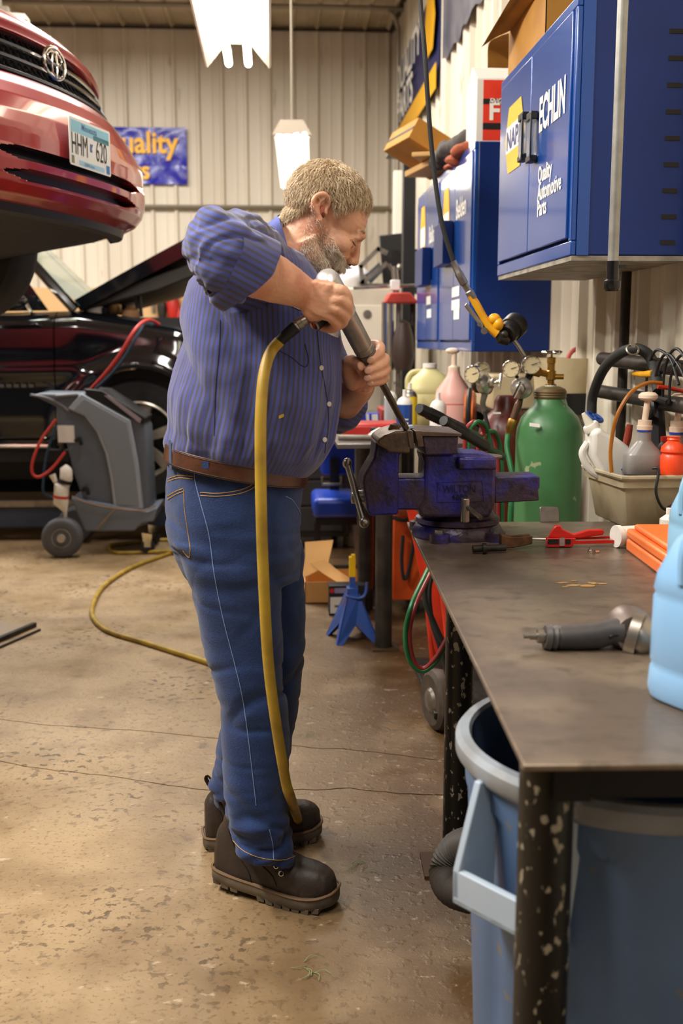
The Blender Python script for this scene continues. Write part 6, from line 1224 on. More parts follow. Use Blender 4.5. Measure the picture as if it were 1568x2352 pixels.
idx = {}
for fc in tris:
    ok = True
    for i in fc:
        l = vs_[i]-HCc; f, u = l.dot(hf), l.dot(hu)
        if u < hline(f)+.003 or (abs(l.y) > .077 and abs(f+.02) < .028 and u < .03): ok = False; break
    if ok: keep.append(fc)
for fc in keep:
    q = []
    for i in fc:
        if i not in idx: 
            idx[i] = len(shell.v); l = vs_[i]-HCc; n = (vs_[i]-(HCc-hu*.01)).normalized(); ed = max(0, min(1, (l.dot(hu)-hline(l.dot(hf)))/.03)); shell.v.append(tuple(vs_[i]+n*(.0015+.0065*ed+.003*noise.noise(vs_[i]*55)*ed)))
        q.append(idx[i])
    shell.f.append(tuple(q))
O('hair_base', shell, scalpm, hair, ang=180, fix=False)
bm_ = MB(); nb = 0
for p, n in samples(90000):
    l = p-HCc; f, u, y = l.dot(hf), l.dot(hu), l.y
    side = u < -.030-(f-.0137)*.50 and f > -.022-(u+.075)*.3 and u > -.135
    must = f > .062 and -.084 < u < -.066 and abs(y) < .030
    if not (side or must): continue
    if f > .085 and u > -.066: continue
    if abs(y) < .034 and -.1035 < u < -.084 and f > .054: continue
    if f < .03 and random.random() > .30+max(0, f+.02)*8: continue
    if u > -.055 and random.random() < .6: continue
    d = V((.35, 0, -.8))+V((random.gauss(0, .30), random.gauss(0, .30), random.gauss(0, .2))); 
    if must: d = V((.1, y*30, -1))+V((random.gauss(0, .15),)*3)
    L_ = random.uniform(.005, .009) if f < .035 else random.uniform(.009, .018)
    if must: L_ = random.uniform(.010, .018)
    strand(bm_, p+n*.0005, n, d, L_, .00045, .002 if f < .04 else .006, .0018, 4); nb += 1
    if nb > 8000: break
O('beard', bm_, beardm, man, ang=180, fix=False, label='short grey white beard and moustache', kind='stuff')
eb_ = MB()
for sg in (-1, 1):
    for k in range(70):
        s_ = random.random(); o = hd_(.0875-.010*s_*s_*1.2, sg*(.014+.032*s_), .0035+.004*sin(s_*3)+random.uniform(-.002, .002)); strand(eb_, o, hf, hu*.3+Y_*sg*.8+V((0, 0, random.gauss(0, .3))), .009, .0005, .002, .001, 3)
O('eyebrows', eb_, hairm, skb, ang=180, fix=False)
# ---------- shirt ----------
def shirtmat():
    m = bpy.data.materials.new('shirt_cloth'); m.use_nodes = True; nt = m.node_tree; N = nt.nodes; L = nt.links; b = N['Principled BSDF']; b.inputs['Roughness'].default_value = .85; b.inputs['Sheen Weight'].default_value = .25
    uv = N.new('ShaderNodeUVMap'); sp = N.new('ShaderNodeSeparateXYZ'); L.new(uv.outputs[0], sp.inputs[0])
    a = N.new('ShaderNodeMath'); a.operation = 'MULTIPLY'; a.inputs[1].default_value = 2*pi/.0112; L.new(sp.outputs['X'], a.inputs[0])
    s_ = N.new('ShaderNodeMath'); s_.operation = 'SINE'; L.new(a.outputs[0], s_.inputs[0])
    r = N.new('ShaderNodeValToRGB'); e = r.color_ramp.elements; e[0].position = .10; e[1].position = .62; e[0].color = lin('#403c49'); e[1].color = lin('#3e4991')
    mr = N.new('ShaderNodeMapRange'); mr.inputs['From Min'].default_value = -1; L.new(s_.outputs[0], mr.inputs['Value']); L.new(mr.outputs[0], r.inputs['Fac'])
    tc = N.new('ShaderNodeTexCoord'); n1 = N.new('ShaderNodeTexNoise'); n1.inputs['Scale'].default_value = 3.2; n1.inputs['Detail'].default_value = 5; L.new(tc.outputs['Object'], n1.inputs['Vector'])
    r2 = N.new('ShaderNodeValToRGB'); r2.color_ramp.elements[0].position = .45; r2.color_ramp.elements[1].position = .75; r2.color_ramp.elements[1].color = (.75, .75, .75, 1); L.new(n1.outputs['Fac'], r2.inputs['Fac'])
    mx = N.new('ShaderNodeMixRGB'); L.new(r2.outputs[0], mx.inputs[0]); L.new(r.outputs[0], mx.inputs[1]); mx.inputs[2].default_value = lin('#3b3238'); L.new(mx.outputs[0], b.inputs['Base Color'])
    n2 = N.new('ShaderNodeTexNoise'); n2.inputs['Scale'].default_value = 600; L.new(tc.outputs['Object'], n2.inputs['Vector']); bp_ = N.new('ShaderNodeBump'); bp_.inputs['Strength'].default_value = .25; bp_.inputs['Distance'].default_value = .002; L.new(n2.outputs['Fac'], bp_.inputs['Height']); L.new(bp_.outputs[0], b.inputs['Normal'])
    return m
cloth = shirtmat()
sh = MB()
sh.loft([ring((398, 1062), (690, 1108), .170), ring((392, 1040), (712, 1088), .186), ring((385, 1008), (745, 1052), .205), ring((387, 975), (765, 1005), .212), ring((395, 910), (780, 925), .212), ring((404, 840), (786, 848), .205), ring((413, 770), (782, 770), .198), ring((421, 700), (768, 700), .196), ring((431, 640), (740, 645), .200), ring((450, 590), (718, 612), .198), ring((486, 562), (702, 592), .172), ring((530, 545), (694, 585), .130), ring((575, 540), (686, 590), .085)])
SA = pth((578, 602, 2.38), (548, 577, 2.27), (518, 572, 2.16), (498, 580, 2.09)); SF = pth((498, 580, 2.085), (525, 598, 2.075), (550, 612, 2.085), (568, 620, 2.092))
sh.tube(spl(SA, 3), [.084, .080, .076, .070], 28).ell(P(495, 570, 2.10), (.060, .075, .078)).tube(spl(SF, 3), [.068, .068, .068, .068], 28)
sh.ell(P(535, 545, 2.20), (.075, .07, .055)).ell(P(505, 622, 2.12), (.055, .06, .058))
sh.tube(pth((640, 650, 2.60), (705, 780, 2.69), (768, 930, 2.745)), [.09, .08, .072], 24).tube(pth((768, 932, 2.745), (800, 928, 2.67)), [.068, .058], 20)
sh = fuse(sh, .0050, 5, .5)
cx_ = [(P(x, y, Y0).z, P(x, y, Y0).x) for x, y in ((545, 1080), (565, 1010), (585, 920), (595, 845), (598, 770), (595, 700), (585, 640), (590, 560), (620, 520))]; cz_ = sorted(cx_)
def tcx(z): return float(np.interp(z, [a for a, b in cz_], [b for a, b in cz_]))
def segd(v, a, b): ab = b-a; t_ = max(0, min(1, (v-a).dot(ab)/ab.length_squared)); return (v-a-ab*t_).length, t_
armS = [(SA[0], SA[-1], .086), (SF[0], SF[-1], .070)]; farS = [(P(640, 650, 2.60), P(768, 930, 2.745), .082)]
def region(v):
    for k, (a, b, r) in enumerate(armS+farS):
        d, t_ = segd(v, a, b)
        if d < r*1.22 and (k == 1 or t_ > .22 or (k == 2 and t_ > .1)): return k+1
    return 0
def wrk(v, n):
    g = region(v); zt_ = P(500, 1040, Y0).z
    if g in (1, 2):
        a, b, r = armS[g-1]; ax = (b-a).normalized(); s_ = (v-a).dot(ax); q = v-a-ax*s_
        w1 = noise.noise(V((v.x*14+v.z*22, v.y*10, v.z*6-v.x*5))); w2 = abs(noise.noise(V((v.x*9-v.z*26, v.z*9+v.x*9, v.y*7+5))))
        return .009*w1-.020*max(0, .30-w2)*1.0+.0035*noise.noise(v*40)
    ang = math.atan2(v.y-Y0, v.x-tcx(v.z)); k = max(0, min(1, 1-(v.z-zt_)/.28)); 
    kf = max(0, min(1, (v.z-zt_+.02)/.05)); k *= kf; a = .013*k*noise.noise(V((ang*7.5, v.z*2.2, 3)))+.009*k*k*noise.noise(V((ang*16, v.z*5, 7)))
    sd = noise.noise(V(((v.x*.8+v.z*.45)*19, (v.z-v.x)*2.6, 1))); bk = max(0, min(1, (tcx(v.z)+.04-v.x)/.12))
    a += (.0100*bk+.0045)*sd-.011*bk*max(0, .18-abs(noise.noise(V(((v.x*.9+v.z*.35)*9+3, (v.z-v.x)*1.8, 2)))))*4
    return a+.0022*noise.noise(v*30)
displace(sh, wrk)
shm = sh.mesh('shirt', ORG[man.name]); uvl = shm.uv_layers.new(name='UVMap'); off_ = ORG[man.name]
def fr2(a, b): z = (b-a).normalized(); x = (Y_-z*z.dot(Y_)).normalized(); return z, x, z.cross(x)
frs = [fr2(a, b) for a, b, r in armS+farS]
for pl_ in shm.polygons:
    c = V(pl_.center)+off_; g = region(c)
    if g:
        a, b, r = (armS+farS)[g-1]; z, x, y = frs[g-1]; aa = [math.atan2((V(shm.vertices[i].co)+off_-a).dot(y), (V(shm.vertices[i].co)+off_-a).dot(x)) for i in pl_.vertices]; sc_ = .078
    else: aa = [math.atan2(shm.vertices[i].co.x+off_.x-tcx(shm.vertices[i].co.z+off_.z), -(shm.vertices[i].co.y+off_.y-Y0)) for i in pl_.vertices]; sc_ = .20
    if max(aa)-min(aa) > pi: aa = [q+2*pi if q < 0 else q for q in aa]
    for li, q in zip(pl_.loop_indices, aa): uvl.data[li].uv = (q*sc_, 0) if not g else ((V(shm.vertices[shm.loops[li].vertex_index].co)).dot(V((.30, -.15, .92)) if g == 1 else V((.45, 0, .87))), 0)
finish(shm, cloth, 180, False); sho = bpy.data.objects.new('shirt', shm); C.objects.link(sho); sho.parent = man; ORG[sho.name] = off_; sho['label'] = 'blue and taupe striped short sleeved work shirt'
st_ = bvh(sh)
# open sleeve end with hem
ce_, dd_ = SF[-1], (SF[-1]-SF[1]).normalized(); z, x, y = fr2(V((0, 0, 0)), dd_)
hemr = []
for s_, rr_ in ((-.05, .064), (-.02, .070), (.012, .074), (.020, .074), (.019, .069), (-.03, .060)):
    rg_ = []
    for k in range(44):
        th = 2*pi*k/44; p = x*cos(th)+y*sin(th); low = max(0, -p.z); wob = .010*noise.noise(V((cos(th)*2.2, sin(th)*2.2, s_*8)))
        rg_.append(ce_+dd_*(s_-.03*low*low*(s_ > -.04)+.012*p.z*(s_ > 0))+p*(rr_*(1+.20*low**3)+wob))
    hemr.append(rg_)
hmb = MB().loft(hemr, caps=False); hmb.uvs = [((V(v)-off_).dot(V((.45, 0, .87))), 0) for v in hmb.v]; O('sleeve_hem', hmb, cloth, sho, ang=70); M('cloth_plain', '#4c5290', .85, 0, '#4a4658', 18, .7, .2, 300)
O('sleeve_inside_shade', MB().lathe([(.001, -.026), (.062, -.026)], ce_, dd_, 30, caps=False), M('cloth_inside_shade', '#23243c', .9), sho)  # dark disc paints the shade inside the open sleeve
# collar: stands round the neck, front edge falls forward
clm = M('collar_cloth', '#56609f', .85, 0, '#4a4a6c', 20, .6, .2, 300)
O('collar', sheet((pth((643, 492, Y0+.055), (637, 496, Y0), (642, 506, Y0-.060), (655, 550, Y0-.085), (669, 600, Y0-.085)), pth((612, 515, Y0+.085), (604, 522, Y0), (606, 532, Y0-.100), (628, 575, Y0-.135), (648, 612, Y0-.130))), 8, .003), clm, sho)
O('collar_stand', MB().loft([[P(x, y, Y) for x, y, Y in q] for q in (((641, 498, Y0+.058), (635, 502, Y0), (640, 512, Y0-.058), (655, 560, Y0-.08), (672, 612, Y0-.08)), ((620, 560, Y0+.058), (614, 560, Y0), (620, 580, Y0-.056), (645, 610, Y0-.072), (668, 640, Y0-.07)))], caps=False, closed=False), clm, sho)
O('shoulder_pleat', sheet((pth((560, 488, 2.24), (590, 505, 2.27), (612, 522, 2.30), (640, 545, 2.33)), pth((566, 497, 2.235), (598, 520, 2.26), (622, 540, 2.28), (640, 560, 2.30))), 6, .003), MATS['cloth_plain'], sho)
for i, (x, y) in enumerate(((737, 845), (755, 928), (745, 1010))):
    h = st_.ray_cast(CO, ray(x, y))
    if h[0] is not None: O('button', MB().lathe([(.001, 0), (.0055, 0), (.0055, .002), (.001, .0025)], h[0], -ray(x, y)*.6+V((.4, 0, 0)), 14), M('button_white', '#b9b4ae', .3), sho)
thr = M('shirt_seam', '#2a2b52', .8)
for pts in (((505, 735), (503, 800), (497, 870), (493, 940), (492, 1000)), ((640, 805), (668, 820), (690, 838), (703, 842), (708, 825), (700, 790)), ((728, 760), (735, 830), (748, 900), (754, 960), (745, 1040))):
    pp_ = cast(st_, pts, .0004)
    if len(pp_) > 3: O('seam', MB().tube(pp_, .0011, 5), thr, sho)
def patch(tr, px0, py0, px1, py1, m, nm, par, skew=0, lift=.0018, n=8, rnd=True):
    rows = []
    for j in range(n+1):
        r_ = []
        for i in range(n+1):
            u_, v_ = i/n, j/n
            if rnd: uu, vv = (u_*2-1), (v_*2-1); uu, vv = uu*math.sqrt(1-vv*vv*.22), vv*math.sqrt(1-uu*uu*.22); u_, v_ = (uu+1)/2, (vv+1)/2
            d = ray(px0+(px1-px0)*u_, py0+(py1-py0)*v_+skew*(u_-.5)); h = tr.ray_cast(CO, d)
            if h[0] is None: return
            r_.append(h[0]-d*lift)
        rows.append(r_)
    O(nm, MB().loft(rows, caps=False, closed=False), m, par, ang=80)
patch(st_, 634, 668, 692, 700, cwh, 'name_patch', sho, 30); patch(st_, 744, 752, 778, 770, cwh, 'name_patch', sho, 16)
patch(st_, 640, 952, 652, 960, M('paint_fleck', '#b89a2a', .6), 'paint_fleck', sho, -5)
# ---------- jeans ----------
def denim():
    m = M('denim', '#1a3465', .85, 0, '#0c193b', 4.5, .75, .25, 420, sharp=(.40, .66), sheen=.15); nt = m.node_tree; N = nt.nodes; L = nt.links; b = N['Principled BSDF']
    tc = N.new('ShaderNodeTexCoord'); n = N.new('ShaderNodeTexNoise'); n.inputs['Scale'].default_value = 260; n.inputs['Detail'].default_value = 3; L.new(tc.outputs['Object'], n.inputs['Vector'])
    mx = N.new('ShaderNodeMixRGB'); mx.blend_type = 'OVERLAY'; mx.inputs[0].default_value = .55; old = b.inputs['Base Color'].links[0].from_socket; L.new(old, mx.inputs[1]); L.new(n.outputs['Fac'], mx.inputs[2]); L.new(mx.outputs[0], b.inputs['Base Color']); return m
dn_ = denim(); jn = MB()
jn.loft([ring((392, 1018), (700, 1086), .178), ring((386, 1070), (696, 1122), .182), ring((381, 1130), (692, 1168), .188), ring((381, 1190), (692, 1215), .190), ring((388, 1245), (695, 1262), .186), ring((430, 1320), (690, 1325), .15)])
Yn, Yf = 2.395, 2.575
jn.loft([ring((395, 1240), (640, 1240), .10, Yn), ring((428, 1320), (645, 1320), .105, Yn), ring((452, 1400), (648, 1400), .102, Yn), ring((470, 1500), (650, 1500), .096, Yn), ring((492, 1570), (652, 1572), .092, Yn), ring((505, 1620), (660, 1625), .090, Yn), ring((506, 1680), (666, 1690), .088, Yn), ring((508, 1760), (667, 1765), .086, Yn), ring((514, 1830), (664, 1840), .084, Yn), ring((522, 1880), (672, 1895), .084, Yn), ring((527, 1915), (676, 1945), .082, Yn), ring((531, 1935), (684, 1978), .082, Yn)])
jn.loft([ring((450, 1240), (696, 1240), .10, Yf), ring((480, 1320), (699, 1320), .10, Yf), ring((500, 1400), (700, 1400), .098, Yf), ring((510, 1500), (698, 1500), .092, Yf), ring((515, 1580), (690, 1585), .088, Yf+.02), ring((508, 1650), (680, 1660), .084, Yf+.04), ring((495, 1720), (668, 1735), .082, Yf+.06), ring((485, 1770), (655, 1785), .080, Yf+.07), ring((487, 1810), (648, 1825), .080, Yf+.08), ring((491, 1838), (650, 1860), .078, Yf+.09)])
jn = fuse(jn, .0050, 4, .5)
zk, zh = P(550, 1590, Yn).z, P(560, 1900, Yn).z
def jwr(v, n):
    a = .0035*noise.noise(V((v.x*10, v.y*10, v.z*5))); ka = max(0, min(1, (.42-v.z)/.30)); a -= ka*.009*max(0, .22-abs(noise.noise(V((v.x*5+v.z*7+2, v.y*5, v.z*15)))))/.22; kz = max(0, min(1, (.26-v.z)/.10)); a += (ka*.55+kz*.7)*(.013*noise.noise(V((v.x*9+v.z*8, v.y*9, v.z*26)))+.007*noise.noise(V((v.x*20-v.z*15, v.y*20, v.z*44))))
    kk = max(0, 1-abs(v.z-zk)/.10); a -= (kk*.006+.002)*max(0, .16-abs(noise.noise(V((v.x*5-v.z*6+8, v.y*5, v.z*12)))))/.16; a += kk*.006*noise.noise(V((v.x*8-v.z*10, v.y*8, v.z*24+4)))
    hp_ = max(0, 1-abs(v.z-.80)/.14); a -= hp_*.006*max(0, .16-abs(noise.noise(V((v.x*4+v.z*8+1, v.y*4, v.z*11)))))/.16; a += hp_*.006*noise.noise(V((v.x*6+v.z*9, v.y*6, v.z*26+9)))
    a += .003*noise.noise(V(((v.x+v.z*.3)*26, v.y*12, v.z*5+2)))
    return a
displace(jn, jwr)
jo = O('jeans', jn, dn_, man, ang=180, fix=False, label='worn dark blue denim jeans bunched over the boots'); jt = bvh(jn)
sg_ = M('stitch_gold', '#b98b3e', .6); sb_ = M('stitch_pale', '#7d93bd', .7)
for pts, m, r_ in ((((447, 1075), (448, 1105), (462, 1160), (480, 1230), (492, 1320), (512, 1420), (540, 1530), (556, 1600), (568, 1680), (580, 1780), (588, 1850)), sb_, .0009), (((385, 1100), (410, 1092), (443, 1094)), sg_, .0008), (((385, 1106), (410, 1098), (443, 1100)), sg_, .0008),
                 (((384, 1140), (405, 1128), (421, 1122)), sg_, .0009), (((385, 1147), (405, 1135), (421, 1129)), sg_, .0009), (((422, 1124), (424, 1170), (432, 1225), (437, 1262)), sg_, .0008), (((437, 1262), (434, 1280), (420, 1265)), sg_, .0008),
                 (((460, 1131), (500, 1133), (545, 1127), (575, 1115), (588, 1098)), sg_, .0009), (((460, 1138), (500, 1140), (548, 1134), (580, 1121), (594, 1104)), sg_, .0009), (((488, 1094), (520, 1098), (555, 1103), (584, 1108)), sg_, .0008), (((487, 1098), (484, 1125)), sg_, .0008),
                 (((655, 1140), (672, 1150), (690, 1180), (697, 1200)), sb_, .0009), (((530, 1925), (560, 1955), (605, 1972), (650, 1975), (678, 1966)), sg_, .0008), (((618, 1905), (626, 1940), (628, 1975)), sb_, .0009)):
    pp_ = cast(jt, pts, .0006)
    if len(pp_) > 3: O('stitching', MB().tube(pp_, r_, 5), m, jo)
# belt
bmt = M('belt_leather', '#4d2c1b', .38, 0, '#331b0f', 14, .7, .15, 60)
def bstrip(off, b1, f1, b2, f2, w1=.186, w2=.190): return [ring(b1, f1, w1, off=off), ring(b2, f2, w2, off=off)]
r1, r2 = bstrip(.009, (389, 1014), (700, 1072), (386, 1052), (698, 1108)); r1b, r2b = bstrip(.0045, (389, 1014), (700, 1072), (386, 1052), (698, 1108))
blt = O('belt', MB().loft([r1b, r1, r2, r2b], caps=False), bmt, man, bevel=.001, label='brown leather belt')
O('belt_edge', MB().tube(ring((389, 1018), (700, 1076), .186, off=.0098), .0009, 5, cyc=True).tube(ring((386, 1048), (698, 1104), .190, off=.0098), .0009, 5, cyc=True), M('belt_groove', '#2c170d', .6), blt)
bt_ = bvh(MB().loft([r1, r2], caps=False))
for x0, x1_ in ((463, 479), (388, 394)):
    rows = []
    for y in np.linspace(1010, 1076, 9):
        h0_, h1_ = bt_.ray_cast(CO, ray(x0, max(1034, min(1056, y)))), bt_.ray_cast(CO, ray(x1_, max(1034, min(1056, y))))
        if h0_[0] is None or h1_[0] is None: continue
        z = P(x0, y, h0_[0].y).z; rows.append([V((h0_[0].x, h0_[0].y-.003, z)), V((h1_[0].x, h1_[0].y-.003, z))])
    if len(rows) > 2: O('belt_loop', MB().loft(rows, caps=False, closed=False), dn_, jo, ang=80)
O('buckle', MB().torus(P(692, 1100, Y0-.02), (1, -.3, .2), .022, .003, 20, 6), brass, blt)
# ---------- boots ----------
lea = M('boot_leather', '#33271f', .55, 0, '#241b16', 9, .7, .15, 60, col3='#5b4632', s3=8, t3=(.62, .75)); solm = M('boot_sole', '#6a5d4b', .65, 0, '#39322a', 14, .7, .1)
def boot(heel, toe, lift, label, sx_):
    H_, T_ = V((heel.x, heel.y, 0)), V((toe.x, toe.y, 0)); d = (T_-H_).normalized(); L_ = .31; H_ = T_-d*L_; s_ = V((-d.y, d.x, 0)); t = T('boot', label, 'x', (H_+T_)/2); del t['category']; t.parent = man; t.location = (H_+T_)/2-ORG[man.name]
    def pt(a, b, c): # a along 0..1, b sideways m, c up m ; heel lifted and forefoot flat
        lf_ = lift*max(0, 1-a/.62)**1.3; return H_+d*(a*L_)+s_*b+Z_*(c+lf_+.010*max(0, a-.85)/.15)
    A = [0, .04, .12, .25, .4, .55, .68, .8, .9, .965, 1.0]; W = [.022, .036, .043, .045, .045, .050, .055, .055, .048, .034, .016]
    def outl(z, k=1., g=0.): 
        r_ = [pt(a, w_*k+g, z) for a, w_ in zip(A, W)]; l_ = [pt(a, -(w_*k+g), z) for a, w_ in zip(A, W)]; return spl(r_+l_[::-1], 3, True)
    O('sole', MB().loft([outl(.006, .97, .001), outl(.010, 1., .004), outl(.032, 1., .005), outl(.036, 1., .002)]), solm, t, ang=50)
    for k, a in enumerate([.03, .11, .19]+[.42+.075*i for i in range(7)]):
        w_ = float(np.interp(a+.02, A, W)); O('lug', MB().add([pt(a, w_+.003, 0), pt(a+.055, w_+.003, 0), pt(a+.055, -w_-.003, 0), pt(a, -w_-.003, 0), pt(a-.004, w_+.004, .012), pt(a+.059, w_+.004, .012), pt(a+.059, -w_-.004, .012), pt(a-.004, -w_-.004, .012)], [(0, 1, 2, 3), (4, 5, 6, 7), (0, 1, 5, 4), (1, 2, 6, 5), (2, 3, 7, 6), (3, 0, 4, 7)]), solm, t)
    O('welt', MB().tube(outl(.036, 1., .004), .0035, 6, cyc=True), M('welt', '#6b5238', .6), t)
    up = MB(); rg_ = []
    for a, w_, h_ in ((.015, .028, .09), (.05, .036, .11), (.14, .041, .12), (.28, .043, .125), (.40, .044, .118), (.50, .046, .100), (.60, .049, .084), (.70, .052, .073), (.80, .053, .069), (.89, .046, .062), (.95, .033, .050), (.99, .015, .034)):
        rg_.append([pt(a, w_*(abs(cos(q))**.75)*(1 if cos(q) > 0 else -1), .030+h_*max(0, sin(q))**.85) for q in [pi*i/22 for i in range(23)]]+[pt(a, w_*(1-2*i/6), .028) for i in range(5, 0, -1)][::-1])
    up.loft([[p for p in r_] for r_ in rg_])
    def sring(a0, a1, w_, z): c = (a0+a1)/2; return [pt(c+(a1-a0)/2*cos(q), w_*sin(q), z) for q in [2*pi*i/28 for i in range(28)]]
    up.loft([sring(.03, .50, .040, .045), sring(.04, .50, .040, .10), sring(.06, .50, .041, .14), sring(.08, .50, .042, .17)])
    up = fuse(up, .004, 4); displace(up, lambda v, n: .0018*noise.noise(v*22)-.004*max(0, .25-abs(noise.noise(V(((v-H_).dot(d)*26+v.z*14, (v-H_).dot(s_)*6, v.z*8)))))*(1 if .5 < (v-H_).dot(d)/L_ < .74 else .15))
    uo = O('upper', up, lea, t, ang=180, fix=False); tr = bvh(up); pts = []
    def onb(a, z, sgn=-1): # point on the outer side
        o = pt(a, sgn*.15, z); h = tr.ray_cast(o, -s_*sgn); return h[0]+s_*sgn*.0008 if h[0] is not None else pt(a, sgn*.042, z)
    O('seam', MB().tube([onb(a, z) for a, z in spl2([(.16, .19), (.17, .14), (.26, .09), (.34, .06), (.36, .038)])], .0012, 5), darkseam, t); O('seam', MB().tube([onb(a, z) for a, z in spl2([(.30, .095), (.42, .09), (.54, .070), (.58, .05)])], .0012, 5), darkseam, t)
    O('pull_tab', MB().tube(spl([pt(.09, 0, .15), pt(.05, 0, .17), pt(.03, 0, .185), pt(.05, 0, .19), pt(.10, 0, .165)], 4), .006, 6, flat=.3), lea, t)
    if sx_:
        for a, z in ((.47, .125), (.52, .108), (.565, .094), (.615, .082)):
            p = onb(a, z); O('eyelet', MB().torus(p, s_*-1+Z_*.4, .0055, .0016, 16, 6), chrome, t)
        lc = MB()
        for a, z in ((.46, .172), (.505, .157), (.55, .141), (.60, .124)): lc.tube(spl([onb(a, z-.006), pt(a+.03, -.012, z+.002), pt(a+.045, .012, z+.000)], 4), .0022, 6)
        lc.tube(spl([pt(.50, -.01, .155), pt(.53, -.035, .160), pt(.58, -.03, .13), pt(.53, -.01, .152), pt(.57, .01, .15), pt(.60, .03, .125)], 5), .0022, 6); O('laces', lc, rubber, t)
        p = onb(.33, .118); O('side_tag', MB().box(p-s_*.001, (.030, .002, .007), Matrix((d, s_, Z_)).transposed() @ rotm('Y', -4)), M('tag_grey', '#8d8a86', .5), t)
    return t
def spl2(a): return [(p.x, p.y) for p in spl([V((x, y, 0)) for x, y in a], 5)]
darkseam = M('dark_seam', '#1d1510', .7)
tn, hn_ = F(778, 2088), F(520, 2030); tn = F(772, 2085)
boot(F(505, 2028), tn, .022, 'near brown leather work boot, heel slightly raised', True)
boot(F(478, 1942), F(736, 1916), 0, 'far brown leather work boot, flat on the floor', False)
# ---------------- air hammer, chisel and yellow hose ----------------
HA, HB_ = (750, 640, 2.26), (932, 984, 2.625)
def hx_(t_, off=0): return P(HA[0]+(HB_[0]-HA[0])*t_+off, HA[1]+(HB_[1]-HA[1])*t_, HA[2]+(HB_[2]-HA[2])*t_)
gun = T('air_hammer', 'silver pneumatic hammer with long chisel held in both hands of the man', 'power tool', hx_(.5))
silv = M('silver_cast', '#c4c3c0', .3, .5, '#8e8b88', 20, .4)
O('head_housing', MB().tube([hx_(-.022), hx_(-.02), hx_(-.010), hx_(.012), hx_(.10), hx_(.22), hx_(.225)], [.004, .014, .022, .0255, .0265, .0255, .021], 24), silv, gun)
O('barrel', MB().tube([hx_(.22), hx_(.25), hx_(.44), hx_(.442), hx_(.447), hx_(.45), hx_(.475)], [.0225, .0225, .0225, .021, .021, .0225, .0225], 28), M('barrel_grey', '#a5a19b', .3, .6, '#5c5854', 20, .5), gun, ang=30)
O('retainer', MB().tube([hx_(.478), hx_(.482), hx_(.56), hx_(.60), hx_(.62)], [.019, .0225, .0225, .017, .011], 26), M('retainer_grey', '#6b6661', .4, .7), gun, ang=30)
O('chisel', MB().tube([hx_(.58), hx_(.66), hx_(.662), hx_(.93), hx_(1.0)], [.0065, .0065, .0085, .0078, .0078], 12, flat=1).add([], []), M('chisel_steel', '#5d544d', .4, .8), gun)
hs_ = (hx_(1)-hx_(0)).normalized(); bl_ = hs_.cross(Y_).normalized(); O('chisel_blade', MB().loft([[hx_(.92)+bl_*a+Y_*b for a, b in ((-.007, -.007), (.007, -.007), (.007, .007), (-.007, .007))], [hx_(1.01)+bl_*a+Y_*b for a, b in ((-.0015, -.011), (.0015, -.011), (.0015, .011), (-.0015, .011))]]), steel, gun)
o = hx_(.06)-V((0, .024, 0)); O('lettering', MB().text('AIR', hx_(.02)+bl_*-.012-Y_*.0245, hs_, -bl_ if bl_.x > 0 else bl_, .022, .001, .01), darksteel, gun)
for i, q in enumerate(((.33, -.004), (.36, .008), (.385, -.006), (.345, .013))): O('sticker_scrap', MB().ell(hx_(q[0])-Y_*.0215-X_*.008+X_*q[1], (.006, .002, .008), None, 10, 6), M('sticker_cream', '#cdb795', .5) if i != 3 else MATS['cap_blue'], gun)
gb = P(714, 742, 2.235)
O('pistol_grip', MB().tube([P(790, 690, 2.27), P(760, 708, 2.25), P(735, 725, 2.24), gb], [.020, .020, .0215, .0215], 20), blackp, gun, bevel=.002)
O('butt_ring', MB().tube([P(724, 728, 2.232), P(717, 732, 2.232), P(709, 738, 2.230)], [.0185, .0195, .016], 22), M('red_ring', '#b3261c', .4), gun)
O('exhaust_port', MB().torus(P(722, 748, 2.215), (-.8, -.6, -.6), .010, .0022, 18, 6), steel, gun)
YH_ = 2.215
fit = [P(712, 733, YH_+.005), P(704, 733, YH_), P(703, 734, YH_), P(694, 739, YH_), P(693, 740, YH_), P(684, 746, YH_), P(683, 747, YH_), P(676, 752, YH_)]
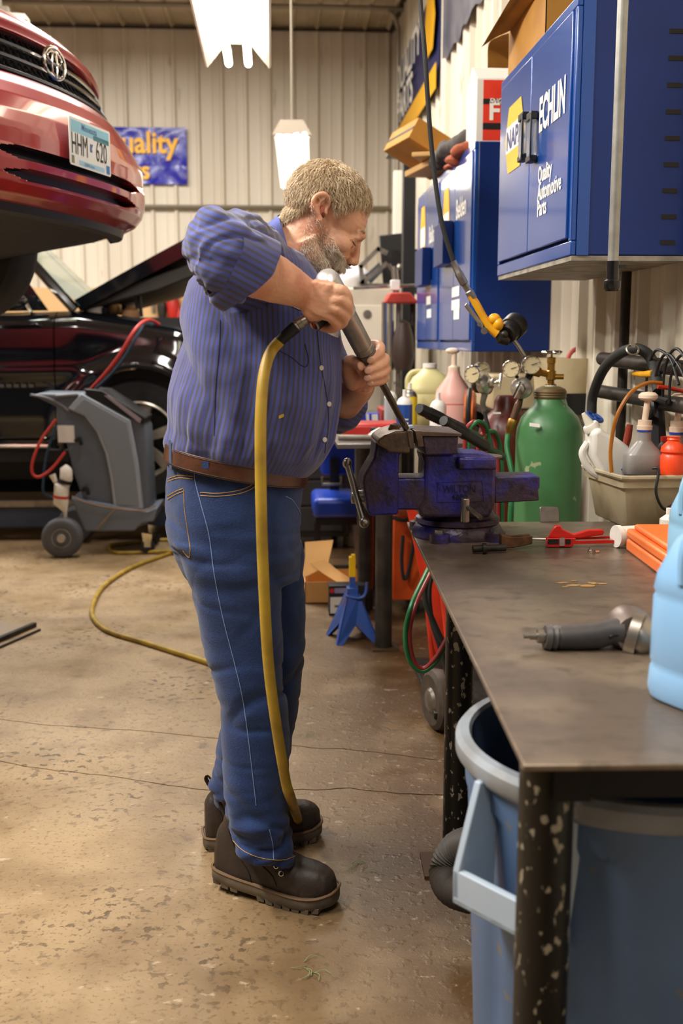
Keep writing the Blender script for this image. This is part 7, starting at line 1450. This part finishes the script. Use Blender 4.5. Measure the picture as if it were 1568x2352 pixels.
O('air_fitting', MB().tube(fit, [.006, .006, .010, .0105, .0125, .0125, .0105, .012], 18), steel, gun, ang=30)
hose = T('air_hose', 'long yellow air hose from the hammer, down past the boots and curling over the floor', 'hose', F(560, 1960))
cuff = [P(680+(640-680)*i/26, 750+(785-750)*i/26, YH_) for i in range(27)]
O('strain_relief', MB().tube(cuff, [.0125+.0009*(i % 2)-.002*i/26 for i in range(27)], 16), blackp, hose, ang=60)
hp1 = pth((642, 783, YH_), (622, 808, YH_), (608, 850, 2.19), (601, 910, 2.17), (598, 1000, 2.16), (600, 1180, 2.16), (606, 1350, 2.17), (616, 1520, 2.19), (632, 1650, 2.21), (655, 1790, 2.26))
fl0 = [F(686, 1895, .012), F(672, 1925, .012), F(640, 1880, .012), F(600, 1760, .012), F(560, 1600, .011), F(520, 1540, .011), F(475, 1521, .011), F(415, 1502, .011), F(330, 1475, .011), F(250, 1450, .011), F(215, 1420, .011), F(214, 1388, .011), F(240, 1345, .011), F(300, 1305, .011), F(360, 1282, .011), F(410, 1265, .011), F(470, 1250, .012), F(440, 1244, .013), F(390, 1240, .012), F(330, 1243, .012), F(262, 1252, .011), F(252, 1262, .011), F(275, 1270, .011), F(340, 1268, .012), F(410, 1266, .025), F(470, 1262, .012), F(520, 1258, .011)]
O('hose_line', MB().tube(spl(hp1+[P(668, 1835, 2.33)]+fl0, 7), .0118, 12), yellowh, hose)
# ---------------- dry grass and crumbs on the floor ----------------
gs = M('straw_green', '#7f8f5a', .7)
for x, y, lb in ((822, 1995, 'beside the near boot toe'), (712, 2225, 'below the boots'), (700, 1690, 'between the legs and bench')):
    m_ = MB()
    for k in range(7):
        o = F(x+random.uniform(-16, 16), y+random.uniform(-14, 14)); a = random.uniform(0, 6.28); d = V((cos(a), sin(a), 0))*.02; m_.tube(spl([o+Z_*.002, o+d+Z_*.006, o+d*1.6+V((d.y, -d.x, 0))*.6+Z_*.003], 4), .0007, 4)
    O('grass_clipping', m_, gs, label='small tuft of dry green grass on the floor %s' % lb, cat='grass', kind='stuff')
